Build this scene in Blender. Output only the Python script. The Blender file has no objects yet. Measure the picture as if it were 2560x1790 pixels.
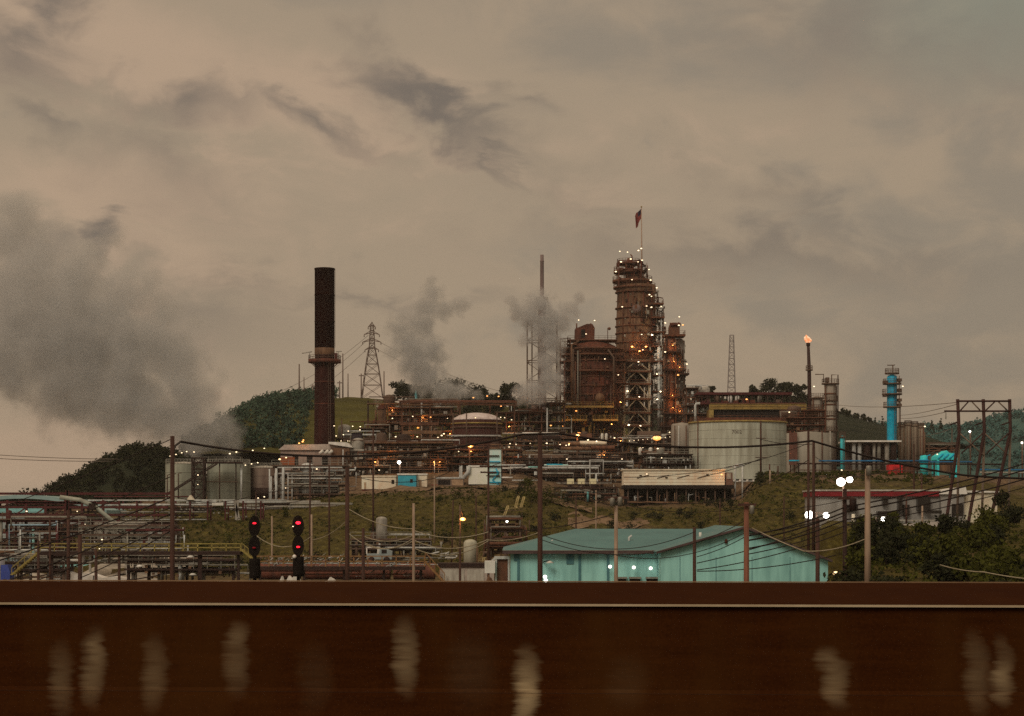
import bpy, bmesh, math, random
import numpy as np
from mathutils import Vector
R = math.radians
SC = bpy.context.scene
COL = SC.collection
rnd = random.Random(7)

# ------------------------------------------------------------------ camera
F, CZ, HR = 4777.0, 14.0, 1290.0          # focal length in photo pixels, eye height, horizon row
cam = bpy.data.cameras.new('camera'); camo = bpy.data.objects.new('camera', cam); COL.objects.link(camo)
camo.location = (0, 0, CZ); camo.rotation_euler = (R(90), 0, 0)
cam.sensor_width = 36; cam.lens = 36 * F / 2560; cam.shift_y = (HR - 895) / 2560
cam.clip_start = 0.5; cam.clip_end = 20000
SC.camera = camo

# ------------------------------------------------------------------ sky, sun, exposure
SC.view_settings.view_transform = 'Standard'; SC.view_settings.look = 'None'
SC.view_settings.exposure = 0.0; SC.view_settings.gamma = 1
SC.cycles.use_denoising = False
SC.cycles.max_bounces = 5; SC.cycles.volume_bounces = 3; SC.cycles.volume_max_steps = 128
SC.cycles.sample_clamp_indirect = 4
SUN_EL, SUN_AZ = R(38), R(200)            # azimuth clockwise from +Y (the view direction)
def lin1(c): c /= 255; return c / 12.92 if c <= .04045 else ((c + .055) / 1.055) ** 2.4
def lin(r, g, b): return (lin1(r), lin1(g), lin1(b))

world = bpy.data.worlds.new('World'); SC.world = world; world.use_nodes = True
nt = world.node_tree; N = nt.nodes; L = nt.links
for n in list(N): N.remove(n)
def nd(tree, typ, **kw):
    n = tree.nodes.new(typ)
    for k, v in kw.items():
        if k.startswith('i_'):
            n.inputs[int(k[2:]) if k[2:].isdigit() else k[2:]].default_value = v
        else: setattr(n, k, v)
    return n
def mth(tree, op, a, b=None, c=None, clamp=False):
    n = tree.nodes.new('ShaderNodeMath'); n.operation = op; n.use_clamp = clamp
    for i, v in enumerate((a, b, c)):
        if v is None: continue
        if isinstance(v, (int, float)): n.inputs[i].default_value = v
        else: tree.links.new(v, n.inputs[i])
    return n.outputs[0]
def ramp(tree, fac, stops, ease='EASE'):
    n = tree.nodes.new('ShaderNodeValToRGB'); n.color_ramp.interpolation = ease
    el = n.color_ramp.elements
    while len(el) < len(stops): el.new(.5)
    for e, (p, c) in zip(el, stops): e.position = p; e.color = (*c, 1) if len(c) == 3 else c
    tree.links.new(fac, n.inputs[0]); return n.outputs[0]
def mixc(tree, fac, a, b):
    n = tree.nodes.new('ShaderNodeMix'); n.data_type = 'RGBA'
    for s, v in ((n.inputs[0], fac), (n.inputs[6], a), (n.inputs[7], b)):
        if isinstance(v, (int, float)): s.default_value = v
        elif isinstance(v, tuple): s.default_value = (*v, 1)
        else: tree.links.new(v, s)
    return n.outputs[2]
SKY_LIGHT, SKY_MID, SKY_GREY, SKY_DARK = lin(181,156,131), lin(165,146,123), lin(146,133,116), lin(112,102,93)
def build_world():
    tc = nd(nt, 'ShaderNodeTexCoord'); sx = nd(nt, 'ShaderNodeSeparateXYZ'); L.new(tc.outputs['Generated'], sx.inputs[0])
    dx, dy, dz = sx.outputs
    def noise(scale, detail, rough, loc, sc=(1, 1, 1), dist=0):
        m = nd(nt, 'ShaderNodeMapping'); m.inputs[1].default_value = loc; m.inputs[3].default_value = sc
        L.new(tc.outputs['Generated'], m.inputs[0])
        n = nd(nt, 'ShaderNodeTexNoise', i_Scale=scale, i_Detail=detail, i_Roughness=rough, i_Distortion=dist)
        L.new(m.outputs[0], n.inputs['Vector']); return n
    big = noise(6.0, 6, .55, (2.3, 0.4, 1.7), (1, 1, 2.2), .3)
    med = noise(17, 7, .56, (0.3, 3.4, 0.2), (1, 1, 1.9), .5)
    fine = noise(36, 5, .55, (4.3, 1.4, 6.2), (1, 1, 1.5), .4)
    den = mth(nt, 'MAXIMUM', dy, .05)
    u = mth(nt, 'DIVIDE', dx, den); v = mth(nt, 'DIVIDE', dz, den)
    wob = mth(nt, 'MULTIPLY', mth(nt, 'SUBTRACT', med.outputs[0], .5), .065)
    wob2 = mth(nt, 'MULTIPLY', mth(nt, 'SUBTRACT', fine.outputs[0], .5), .035)
    uu = mth(nt, 'ADD', mth(nt, 'ADD', u, wob), wob2); vv = mth(nt, 'SUBTRACT', mth(nt, 'ADD', v, wob), wob2)
    def bank(px, py, a, b, rot, soft=.6):      # an elongated cloud bank at a compass bearing / elevation
        cu, cv = (px - 1280) / F, (HR - py) / F; c, s = math.cos(R(rot)), math.sin(R(rot))
        du, dv = mth(nt, 'SUBTRACT', uu, cu), mth(nt, 'SUBTRACT', vv, cv)
        e1 = mth(nt, 'DIVIDE', mth(nt, 'ADD', mth(nt, 'MULTIPLY', du, c), mth(nt, 'MULTIPLY', dv, s)), a / F)
        e2 = mth(nt, 'DIVIDE', mth(nt, 'SUBTRACT', mth(nt, 'MULTIPLY', dv, c), mth(nt, 'MULTIPLY', du, s)), b / F)
        d2 = mth(nt, 'ADD', mth(nt, 'MULTIPLY', e1, e1), mth(nt, 'MULTIPLY', e2, e2))
        return mth(nt, 'SUBTRACT', 1.0, mth(nt, 'MULTIPLY', mth(nt, 'SQRT', d2), soft), clamp=True)
    dark = None
    for args, k in (((1070, 275, 210, 62, -38), 1.0), ((1215, 405, 130, 40, -38), .65), ((990, 225, 90, 50, -10), .6), ((800, 290, 210, 38, -30), .75), ((470, 250, 190, 70, 5), .75),
                    ((590, 215, 80, 40, 30), .55), ((250, 580, 90, 44, 30), 1.15), ((110, 600, 130, 60, 0), .6),
                    ((120, 25, 75, 90, -40), 1.0), ((30, 140, 210, 80, -20), .7), ((90, 310, 100, 60, -40), .6), ((380, 420, 330, 110, -25), .45), ((590, 700, 400, 50, -5), .4),
                    ((1290, 280, 110, 40, 0), .5), ((1900, 640, 620, 80, -4), .55), ((2020, 540, 330, 60, -26), .45), ((2250, 90, 500, 160, 0), .45), ((950, 740, 380, 30, 0), .5),
                    ((480, 800, 260, 160, 0), .5), ((150, 830, 300, 240, 0), .45), ((1500, 500, 450, 90, -15), .35)):
        b = mth(nt, 'MULTIPLY', bank(*args), k)
        dark = b if dark is None else mth(nt, 'MAXIMUM', dark, b)
    light = None
    for args, k in (((350, 130, 520, 120, -15), 1.0), ((760, 180, 600, 110, -6), .7), ((1250, 300, 300, 120, -30), .4), ((220, 470, 260, 70, 0), .6), ((330, 640, 260, 70, -10), .5),
                    ((60, 1130, 420, 110, 0), .9), ((640, 950, 300, 120, 0), .5), ((1750, 280, 500, 90, 0), .35)):
        b = mth(nt, 'MULTIPLY', bank(*args), k)
        light = b if light is None else mth(nt, 'MAXIMUM', light, b)
    base = mth(nt, 'ADD', mth(nt, 'MULTIPLY', big.outputs[0], .5), mth(nt, 'MULTIPLY', med.outputs[0], .5))
    base = mth(nt, 'ADD', base, mth(nt, 'MULTIPLY', light, .34))
    base = mth(nt, 'SUBTRACT', base, mth(nt, 'MULTIPLY', u, .30))          # right-hand side of the valley greyer
    col = ramp(nt, base, ((.36, SKY_GREY), (.54, SKY_MID), (.76, SKY_LIGHT)))
    edge = mth(nt, 'ADD', dark, mth(nt, 'MULTIPLY', mth(nt, 'SUBTRACT', fine.outputs[0], .5), .34))
    dm = mth(nt, 'MULTIPLY', ramp(nt, edge, ((.0, (0, 0, 0)), (1.15, (1, 1, 1)))), .9)
    col = mixc(nt, dm, col, SKY_DARK)
    col = mixc(nt, mth(nt, 'MULTIPLY', bank(2520, 20, 520, 240, -10, .9), .75), col, lin(136, 138, 122))
    # the overcast is brighter overhead, dull below the horizon
    gain = ramp(nt, dz, ((0.0, (.35,) * 3), (.012, (1,) * 3), (.32, (1,) * 3), (1, (1.9, 1.75, 1.5))), 'LINEAR')
    mul = nd(nt, 'ShaderNodeMix'); mul.data_type = 'RGBA'; mul.blend_type = 'MULTIPLY'; mul.inputs[0].default_value = 1
    L.new(col, mul.inputs[6]); L.new(gain, mul.inputs[7])
    bc = nd(nt, 'ShaderNodeBackground', i_Strength=1.0); L.new(mul.outputs[2], bc.inputs[0])
    sky = nd(nt, 'ShaderNodeTexSky'); sky.sky_type = 'NISHITA'; sky.sun_disc = False
    sky.sun_elevation = SUN_EL; sky.sun_rotation = SUN_AZ; sky.air_density = 1.5; sky.dust_density = 5
    bs = nd(nt, 'ShaderNodeBackground', i_Strength=.05); L.new(sky.outputs[0], bs.inputs[0])
    mx = nd(nt, 'ShaderNodeMixShader'); mx.inputs[0].default_value = .94
    L.new(bs.outputs[0], mx.inputs[1]); L.new(bc.outputs[0], mx.inputs[2])
    out = nd(nt, 'ShaderNodeOutputWorld'); L.new(mx.outputs[0], out.inputs[0])
build_world()
sun = bpy.data.lights.new('sun', 'SUN'); sun.energy = 1.15; sun.angle = R(25); sun.color = (1, .86, .66)
suno = bpy.data.objects.new('sun', sun); COL.objects.link(suno)
sdir = Vector((math.sin(SUN_AZ) * math.cos(SUN_EL), math.cos(SUN_AZ) * math.cos(SUN_EL), math.sin(SUN_EL)))
suno.rotation_euler = (-sdir).to_track_quat('-Z', 'Y').to_euler()

# ------------------------------------------------------------------ helpers
LIGHT = (.60, .50, .385)
def C(r, g, b): return tuple(min(.82, max(.002, lin1(c) / e)) for c, e in zip((r, g, b), LIGHT))
def W(px, py, D): return Vector(((px - 1280) / F * D, D, CZ + (HR - py) / F * D))
MATS = {}
def M(name, c1, c2=None, scale=1.2, rough=.75, metal=0, streak=1.0, amt=(.38, .66), emit=None, bump=0.0, spec=.3):
    if name in MATS: return MATS[name]
    m = bpy.data.materials.new(name); m.use_nodes = True; t = m.node_tree; b = t.nodes['Principled BSDF']
    b.inputs['Roughness'].default_value = rough; b.inputs['Metallic'].default_value = metal
    b.inputs['Specular IOR Level'].default_value = spec
    c2 = c2 or tuple(c * .6 for c in c1)
    tc = nd(t, 'ShaderNodeTexCoord'); mp = nd(t, 'ShaderNodeMapping'); mp.inputs[3].default_value = (1, 1, 1 / streak)
    t.links.new(tc.outputs['Object'], mp.inputs[0])
    n1 = nd(t, 'ShaderNodeTexNoise', i_Scale=scale, i_Detail=6, i_Roughness=.65); t.links.new(mp.outputs[0], n1.inputs['Vector'])
    n2 = nd(t, 'ShaderNodeTexNoise', i_Scale=scale * .17, i_Detail=3); t.links.new(tc.outputs['Object'], n2.inputs['Vector'])
    f = mth(t, 'ADD', mth(t, 'MULTIPLY', n1.outputs[0], .65), mth(t, 'MULTIPLY', n2.outputs[0], .35))
    t.links.new(ramp(t, f, ((amt[0], c1), (amt[1], c2)), 'LINEAR'), b.inputs['Base Color'])
    if bump:
        bp = nd(t, 'ShaderNodeBump', i_Strength=bump); t.links.new(n1.outputs[0], bp.inputs['Height']); t.links.new(bp.outputs[0], b.inputs['Normal'])
    if emit:
        b.inputs['Emission Color'].default_value = (*emit[:3], 1); b.inputs['Emission Strength'].default_value = emit[3]
    MATS[name] = m; return m

class MB:
    def __init__(s): s.v = []; s.f = []; s.sm = []
    def add(s, vs, fs, smooth=False):
        o = len(s.v); s.v += [tuple(v) for v in vs]; s.f += [tuple(i + o for i in f) for f in fs]; s.sm += [smooth] * len(fs); return s
    def box(s, x0, x1, y0, y1, z0, z1):
        if x0 > x1: x0, x1 = x1, x0
        if y0 > y1: y0, y1 = y1, y0
        if z0 > z1: z0, z1 = z1, z0
        return s.add([(x, y, z) for z in (z0, z1) for y in (y0, y1) for x in (x0, x1)],
                     [(0, 2, 3, 1), (4, 5, 7, 6), (0, 1, 5, 4), (2, 6, 7, 3), (0, 4, 6, 2), (1, 3, 7, 5)])
    def tube(s, pts, r, n=6, cap=True, r2=None):
        pts = [Vector(p) for p in pts]; m = len(pts); vs = []; fs = []; up = None
        for i, p in enumerate(pts):
            d = (pts[min(i + 1, m - 1)] - pts[max(i - 1, 0)]).normalized()
            if up is None: up = Vector((0, 0, 1)) if abs(d.z) < .9 else Vector((0, 1, 0))
            a = d.cross(up).normalized(); b = a.cross(d).normalized(); up = b
            rr = r if r2 is None else r + (r2 - r) * i / (m - 1)
            for k in range(n):
                t = 2 * math.pi * k / n + math.pi / n
                vs.append(p + a * (rr * math.cos(t)) + b * (rr * math.sin(t)))
        for i in range(m - 1):
            for k in range(n):
                fs.append((i * n + k, i * n + (k + 1) % n, (i + 1) * n + (k + 1) % n, (i + 1) * n + k))
        if cap: fs.append(tuple(range(n - 1, -1, -1))); fs.append(tuple((m - 1) * n + k for k in range(n)))
        return s.add(vs, fs, n > 4)
    def bar(s, p, q, w): return s.tube([p, q], w * .707, 4)
    def lathe(s, cx, cy, prof, n=28, a0=0, a1=2 * math.pi):
        full = abs(a1 - a0 - 2 * math.pi) < 1e-6; vs = []; fs = []; m = len(prof); k = n if full else n + 1
        for r, z in prof:
            for i in range(k):
                t = a0 + (a1 - a0) * i / n; vs.append((cx + max(r, .001) * math.cos(t), cy + max(r, .001) * math.sin(t), z))
        for j in range(m - 1):
            for i in range(n):
                fs.append((j * k + i, j * k + (i + 1) % k, (j + 1) * k + (i + 1) % k, (j + 1) * k + i))
        return s.add(vs, fs, True)
    def drum(s, cx, cy, r, z0, z1, n=20, dome=0.0):
        p = [(0, z0), (r, z0), (r, z1)]
        if dome: p += [(r * math.cos(a), z1 + dome * math.sin(a)) for a in (R(20), R(40), R(60), R(78))]
        return s.lathe(cx, cy, p + [(0, z1 + dome)], n)
    def ball(s, c, r, n=10, sq=(1, 1, 1)):
        c = Vector(c); m = n // 2; vs = []; fs = []
        for j in range(m + 1):
            a = math.pi * j / m
            for i in range(n):
                t = 2 * math.pi * i / n
                vs.append((c.x + r * sq[0] * math.sin(a) * math.cos(t), c.y + r * sq[1] * math.sin(a) * math.sin(t), c.z + r * sq[2] * math.cos(a)))
        for j in range(m):
            for i in range(n): fs.append((j * n + i, (j + 1) * n + i, (j + 1) * n + (i + 1) % n, j * n + (i + 1) % n))
        return s.add(vs, fs, True)
    def prism(s, poly, y0, y1):
        n = len(poly); return s.add([(x, y0, z) for x, z in poly] + [(x, y1, z) for x, z in poly],
            [tuple(range(n)), tuple(range(2 * n - 1, n - 1, -1))] + [(i, n + i, n + (i + 1) % n, (i + 1) % n) for i in range(n)])
    def mesh(s, name, base=Vector((0, 0, 0))):
        me = bpy.data.meshes.new(name); b = base
        me.from_pydata([(x - b.x, y - b.y, z - b.z) for x, y, z in s.v], [], s.f); me.update()
        me.polygons.foreach_set('use_smooth', s.sm)
        bm = bmesh.new(); bm.from_mesh(me); bmesh.ops.recalc_face_normals(bm, faces=bm.faces); bm.to_mesh(me); bm.free()
        return me
def link(name, me, mat, loc=(0, 0, 0), parent=None):
    o = bpy.data.objects.new(name, me)
    if mat and not me.materials: me.materials.append(mat)
    COL.objects.link(o); o.location = loc
    if parent: o.parent = parent
    return o
def tag(o, label=None, cat=None, group=None, kind=None):
    if label: o['label'] = label
    if cat: o['category'] = cat
    if group: o['group'] = group
    if kind: o['kind'] = kind
    return o
def solo(name, mb, mat, label, cat, base, group=None, kind=None):
    base = Vector(base); return tag(link(name, mb.mesh(name, base), mat, base), label, cat, group, kind)
def struct(name, mb, mat, base=(0, 0, 0), kind='structure'):
    base = Vector(base); return tag(link(name, mb.mesh(name, base), mat, base), kind=kind)

LAMPC = {'w': ((1, .74, .44), 2.4), 'o': ((1, .34, .06), 2.4), 'y': ((1, .62, .28), 3.0), 'r': ((1, .012, .03), 5.0), 'c': ((1, .93, .8), 9.0)}
LAMPM = {}
def lamp_mesh(kind, soft=1.0):
    if (kind, soft) not in LAMPM:
        mb = MB().ball((0, 0, 0), 1, 8 if kind != 'c' else 16, (1.35, 1, .8) if kind != 'c' else (1.06, 1, 1)); me = mb.mesh('lamp')
        c, st = LAMPC[kind]; names = {'w': 'warm_white_glow', 'o': 'sodium_glow', 'y': 'yellow_glow', 'r': 'red_signal_glow', 'c': 'floodlight_glow'}
        m = M(names[kind] + ('' if soft == 1 else '_at_%d_percent' % round(soft * 100)), (.8, .8, .8) if kind != 'r' else (.06, .004, .005), emit=(*c, st * soft)); me.materials.append(m); LAMPM[(kind, soft)] = me
    return LAMPM[(kind, soft)]
class T:
    """a thing: an Empty at its base that parents its parts; X/Z turn photo columns/rows at its distance into metres"""
    def __init__(s, name, label, cat, px, py, D, group=None):
        s.D = D; s.k = D / F; s.b = W(px, py, D)
        s.o = bpy.data.objects.new(name, None); COL.objects.link(s.o); s.o.location = s.b; s.o.empty_display_size = .5
        tag(s.o, label, cat, group)
    def X(s, px): return (px - 1280) / F * s.D
    def Z(s, py): return CZ + (HR - py) / F * s.D
    def P(s, px, py, dy=0.0): return Vector((s.X(px), s.D + dy, s.Z(py)))
    def parts(s, name, bars, w, mat, parent=None):
        for a, b in bars: s.part(name, MB().bar(a, b, w), mat, parent)
    def part(s, name, mb, mat, parent=None, label=None):
        o = link(name, mb.mesh(name, s.b), mat, (0, 0, 0), parent or s.o)
        if label: o['label'] = label
        return o
    def lamp(s, px, py, kind='w', r=2.2, dy=-1.0, glow=0, soft=1.0):
        o = link('lamp', lamp_mesh(kind, soft), None, s.P(px, py, dy) - s.b, s.o); o.scale = (r * s.k * (.62 if r < 4 else .9),) * 3
        if glow:
            l = bpy.data.lights.new('lamp_light', 'POINT'); l.energy = glow; l.color = LAMPC[kind][0]; l.shadow_soft_size = .3
            lo = bpy.data.objects.new('lamp_light', l); COL.objects.link(lo); lo.parent = s.o; lo.location = s.P(px, py, dy - .6) - s.b
        return o
    def lamps(s, pts, kind='w', r=2.2, dy=-1.0, glow=0):
        for p in pts: s.lamp(p[0], p[1], p[2] if len(p) > 2 else kind, p[3] if len(p) > 3 else r, dy, glow)

def interp(x, xs, ys): return float(np.interp(x, xs, ys))
def sst(a, b, x): t = min(1, max(0, (x - a) / (b - a))); return t * t * (3 - 2 * t)
def ripple(x, y): return .35 * math.sin(x * .23 + 1.3) * math.sin(y * .19) + .2 * math.sin(x * .61 + y * .37) + .12 * math.sin(x * 1.3 - y * .9)
TX = [0, 400, 700, 860, 1000, 1300, 1420, 1560, 1850, 1900, 2100, 2300, 2560]
TR = [1300, 1262, 1252, 1240, 1226, 1220, 1246, 1262, 1252, 1190, 1184, 1192, 1204]
def G(x, y):
    D = max(y, 1.0); p = min(3000, max(-500, 1280 + x / D * F))
    ht = CZ + (HR - interp(p, TX, TR)) * 430 / F
    if D <= 300: z = interp(D, [0, 150, 250, 300], [0, 1.5, 3, 4.5])
    else: z = 4.5 + (ht - 4.5) * sst(295, 432, D)
    if D > 430:
        sl = interp(p, [0, 650, 860, 1750, 1900, 2560], [.02, .03, .085, .085, .03, .02]); z += sl * (min(D, 640) - 430)
    lo = 2088 if D < 215 else 1992
    m = sst(lo, lo + 62, p) if D < 1000 else 0
    if m:
        zp = interp(D, [40, 100, 120, 200, 260, 330, 430], [0, 6, 9, 12.4, 13.0, 13.6, ht])
        if D < 430: z = z + (zp - z) * m
    return z + ripple(x, y) * (min(1, D / 200) if D > 60 else 0)

# ------------------------------------------------------------------ shared materials
grass_c1, grass_c2 = C(62, 55, 20), C(34, 30, 11)
def ground_mat():
    m = bpy.data.materials.new('rough_ground'); m.use_nodes = True; t = m.node_tree; b = t.nodes['Principled BSDF']; b.inputs['Roughness'].default_value = .95
    b.inputs['Specular IOR Level'].default_value = .1
    g = nd(t, 'ShaderNodeNewGeometry'); n1 = nd(t, 'ShaderNodeTexNoise', i_Scale=.7, i_Detail=9, i_Roughness=.75); n2 = nd(t, 'ShaderNodeTexNoise', i_Scale=.06, i_Detail=4)
    mp = nd(t, 'ShaderNodeMapping'); mp.inputs[3].default_value = (1, .5, 1); t.links.new(g.outputs['Position'], mp.inputs[0])
    t.links.new(mp.outputs[0], n1.inputs['Vector']); t.links.new(mp.outputs[0], n2.inputs['Vector'])
    gr = ramp(t, n1.outputs[0], ((.33, C(31, 24, 7)), (.5, C(53, 43, 14)), (.68, C(80, 68, 27))))
    dirt = ramp(t, n1.outputs[0], ((.35, C(56, 40, 26)), (.65, C(92, 70, 48))))
    sx = nd(t, 'ShaderNodeSeparateXYZ'); t.links.new(g.outputs['Position'], sx.inputs[0])
    ter = ramp(t, mth(t, 'DIVIDE', mth(t, 'ADD', sx.outputs[1], mth(t, 'MULTIPLY', mth(t, 'SUBTRACT', n2.outputs[0], .5), 120)), 1000), ((.405, (0, 0, 0)), (.43, (1, 1, 1)), (.5, (1, 1, 1)), (.66, (.75,) * 3), (.70, (0, 0, 0))))
    pat = ramp(t, n2.outputs[0], ((.60, (0, 0, 0)), (.68, (1, 1, 1))))
    f = mth(t, 'MAXIMUM', ter, mth(t, 'MULTIPLY', pat, .5))
    yard = ramp(t, mth(t, 'DIVIDE', sx.outputs[2], 10), ((.40, (1, 1, 1)), (.55, (0, 0, 0))))
    f = mth(t, 'MAXIMUM', f, mth(t, 'MULTIPLY', yard, .6))
    t.links.new(mixc(t, f, gr, dirt), b.inputs['Base Color']); return m
concrete = M('stained_concrete', C(150, 138, 118), C(108, 94, 78), 1.5, streak=3)
rust = M('rusty_steel', C(88, 44, 28), C(40, 20, 14), .8, streak=4, bump=.2)
rust2 = M('brown_oxide_steel', C(92, 54, 34), C(42, 23, 15), 1.2, streak=3, bump=.2)
rust_lt = M('pale_rusty_cladding', C(106, 74, 49), C(46, 27, 19), 1.0, streak=5)
red_steel = M('dark_red_steel', C(70, 26, 24), C(44, 18, 16), 1.5)
darksteel = M('dark_steel', C(44, 25, 18), C(22, 11, 8), 2)
brownsteel = M('brown_painted_steel', C(84, 62, 46), C(50, 34, 26), 2)
greysteel = M('grey_painted_steel', C(136, 124, 106), C(92, 80, 66), 2, streak=3)
palesteel = M('pale_pipe_lagging', C(166, 158, 142), C(112, 102, 90), 2, streak=3)
yellow = M('faded_yellow_paint', C(138, 112, 58), C(88, 66, 34), 2)
galv = M('galvanised_steel', C(120, 110, 92), C(84, 74, 62), 3, rough=.55, metal=.3)
teal = M('teal_sheet_metal', C(124, 160, 142), C(84, 118, 106), 1.1, rough=.6, streak=9, amt=(.42, .72))
teal_roof = M('teal_roof_sheet', C(62, 92, 84), C(50, 77, 72), .4, rough=.5)
cyan = M('cyan_paint', C(10, 138, 160), C(8, 104, 124), 1.5, rough=.5)
aqua = M('pale_aqua_cladding', C(170, 208, 192), C(120, 172, 166), .8, streak=2)
white = M('weathered_white_paint', C(200, 190, 168), C(150, 138, 118), 1.0, streak=4)
cream = M('cream_siding', C(206, 176, 142), C(176, 146, 114), .9, streak=2)
tan = M('tan_siding', C(150, 118, 86), C(112, 84, 60), 1.2)
blackvoid = M('dark_interior', C(26, 16, 12), C(16, 9, 7), 1)
wood = M('weathered_pole_timber', C(62, 36, 25), C(34, 18, 12), 3, streak=10, bump=.3)
wood_gr = M('grey_pole_timber', C(134, 108, 84), C(92, 70, 52), 3, streak=10, bump=.3)
wire_m = M('black_cable_sheath', C(26, 15, 11), C(20, 11, 8), 3)
wire_l = M('pale_bare_conductor', C(128, 112, 86), C(96, 82, 60), 3)
tank_m = M('streaked_tank_paint', C(152, 145, 122), C(112, 103, 83), .6, streak=9, amt=(.40, .64))
leaf_d = M('dark_leaves', C(40, 38, 20), C(17, 17, 9), .45, rough=.9, spec=.05)
leaf_g = M('olive_leaves', C(56, 53, 16), C(28, 26, 8), .6, rough=.9, spec=.05)
leaf_far = M('haze_tinted_leaves', C(60, 70, 50), C(30, 40, 32), .3, rough=.95, spec=.05)  # green shifted to hazy teal, aerial fade painted into the leaves
barkm = M('bark', C(52, 38, 28), C(34, 22, 16), 3, streak=6)

# ------------------------------------------------------------------ ground
def build_ground():
    mb = MB(); ys = [-60, -30, 0, 30, 60, 80] + list(range(90, 700, 8)) + [720, 760, 820, 900, 1050, 1300, 1600, 1880]
    nx = 150
    for y in ys:
        hw = max(160, y * .34)
        for i in range(nx + 1):
            x = (i / nx * 2 - 1) * hw; mb.v.append((x, y, G(x, y) if y < 1300 else G(x, 1300)))
    for j in range(len(ys) - 1):
        for i in range(nx): mb.f.append((j * (nx + 1) + i, j * (nx + 1) + i + 1, (j + 1) * (nx + 1) + i + 1, (j + 1) * (nx + 1) + i)); mb.sm.append(True)
    struct('ground', mb, ground_mat())
build_ground()

def leaves(blobs, seed, flat=.8, shell=.55):
    """leaf-clump faces filling a list of (centre, radius, count, leaf size) blobs"""
    g = np.random.default_rng(seed); V = []; 
    for c, r, n, s in blobs:
        d = g.normal(size=(n, 3)); d /= np.linalg.norm(d, axis=1)[:, None]
        rad = r * (shell + (1 - shell) * g.random(n) ** .6) * (1 + .25 * np.sin(d[:, 0] * 5 + c[0]) * np.sin(d[:, 2] * 4 + c[1]))
        p = np.array(c)[None] + d * rad[:, None] * np.array([1, 1, flat])[None]
        a = g.normal(size=(n, 3)); a /= np.linalg.norm(a, axis=1)[:, None]
        b = np.cross(a, g.normal(size=(n, 3))); b /= np.linalg.norm(b, axis=1)[:, None]
        sz = s * (.55 + .9 * g.random(n))[:, None]
        V.append(np.stack([p - a * sz, p + b * sz * .55, p + a * sz, p - b * sz * .55], 1).reshape(-1, 3))
    V = np.concatenate(V); n = len(V) // 4
    mb = MB(); mb.v = V.tolist(); mb.f = [(4 * i, 4 * i + 1, 4 * i + 2, 4 * i + 3) for i in range(n)]; mb.sm = [False] * n
    return mb
def leafmesh(mb, name, base):
    me = bpy.data.meshes.new(name); b = base
    me.from_pydata([(x - b.x, y - b.y, z - b.z) for x, y, z in mb.v], [], mb.f); return me
def tree(label, px, pytop, pybase, D, wpx, mat, seed, leafpx=2.6, dens=2.2, conifer=False, group='trees on the skyline', name='tree'):
    t = T(name, label, 'tree', px, pybase, D, group); k = t.k; h = (pybase - pytop) * k; r = wpx * k / 2 * (1.0 if conifer else 1.25)
    g = random.Random(seed); b = t.b; blobs = []
    if conifer:
        for i in range(7):
            f = i / 6; blobs.append(((b.x + g.uniform(-.1, .1) * r, b.y, b.z + h * (.22 + .75 * f)), r * (1.05 - .88 * f), int((60 - 45 * f) * dens), leafpx * k))
    else:
        for i in range(14):
            a = g.uniform(0, 6.28); q = g.uniform(.1, .8) * r; rr = r * g.uniform(.26, .52); hz = min(h - rr * .75, h * g.uniform(.26, .95))
            blobs.append(((b.x + q * math.cos(a), b.y + q * math.sin(a), b.z + hz), rr, int(70 * dens), leafpx * k))
    link('crown', leafmesh(leaves(blobs, seed, .85, .3), 'crown', b), mat, (0, 0, 0), t.o)
    tr = MB().tube([b - Vector((0, 0, 2.5)), b + Vector((0, 0, h * .3)), b + Vector((r * .05, 0, h * .6))], max(.12, h * .032), 7, r2=h * .014)
    for i in range(3):
        bl = blobs[i * 2]; tr.tube([b + Vector((0, 0, h * (.28 + .08 * i))), Vector(bl[0])], h * .014, 5, r2=h * .005)
    t.part('trunk', tr, barkm); return t
def ridge(name, crest, D, back, front, zfront, mat, seed=0, amp=1.0):
    """a hill: a sheet from its foot up to a crest line and down behind"""
    mb = MB(); xs = [c[0] for c in crest]; zs = [W(c[0], c[1], D).z for c in crest]; nx = 90; prof = [(0, 0), (.12, .1), (.3, .36), (.5, .62), (.7, .83), (.85, .95), (1, 1), (1.3, .96), (2, .7), (3, .2)]
    for j, (a, h) in enumerate(prof):
        y = D - front * (1 - a) if a <= 1 else D + back * (a - 1) / 2
        for i in range(nx + 1):
            p = xs[0] + (xs[-1] - xs[0]) * i / nx; z = interp(p, xs, zs); edge = min(1, min(i, nx - i) / 5)
            mb.v.append(((p - 1280) / F * D, y, zfront + (z - zfront) * h * edge + amp * ripple(p * .2, y * .3 + seed)))
    n = len(prof)
    for j in range(n - 1):
        for i in range(nx): mb.f.append((j * (nx + 1) + i, j * (nx + 1) + i + 1, (j + 1) * (nx + 1) + i + 1, (j + 1) * (nx + 1) + i)); mb.sm.append(True)
    struct(name, mb, mat)
hillgrass = M('hill_grass', C(68, 60, 24), C(46, 40, 17), .08, rough=.95, spec=.05)
hillwood = M('wooded_hill_soil', C(36, 36, 23), C(24, 25, 16), .1, rough=.95, spec=.05)
hillfar = M('haze_tinted_soil', C(52, 70, 60), C(40, 54, 48), .05, rough=.95, spec=.05)  # teal of the distant haze is put into this hill colour
crestA = [(565, 1170), (588, 1110), (606, 1062), (660, 1015), (740, 1003), (850, 995), (960, 997), (1030, 1015), (1100, 1010), (1200, 1010), (1330, 1024), (1450, 1040), (1600, 1060)]
ridge('grassy_hill', crestA, 760, 120, 150, 34, hillgrass, 1)
crestB = [(120, 1256), (165, 1238), (210, 1210), (262, 1176), (300, 1148), (340, 1138), (400, 1138), (450, 1158), (500, 1200), (580, 1250)]
ridge('wooded_hill', crestB, 545, 60, 70, 15, hillwood, 2, .5)
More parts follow.
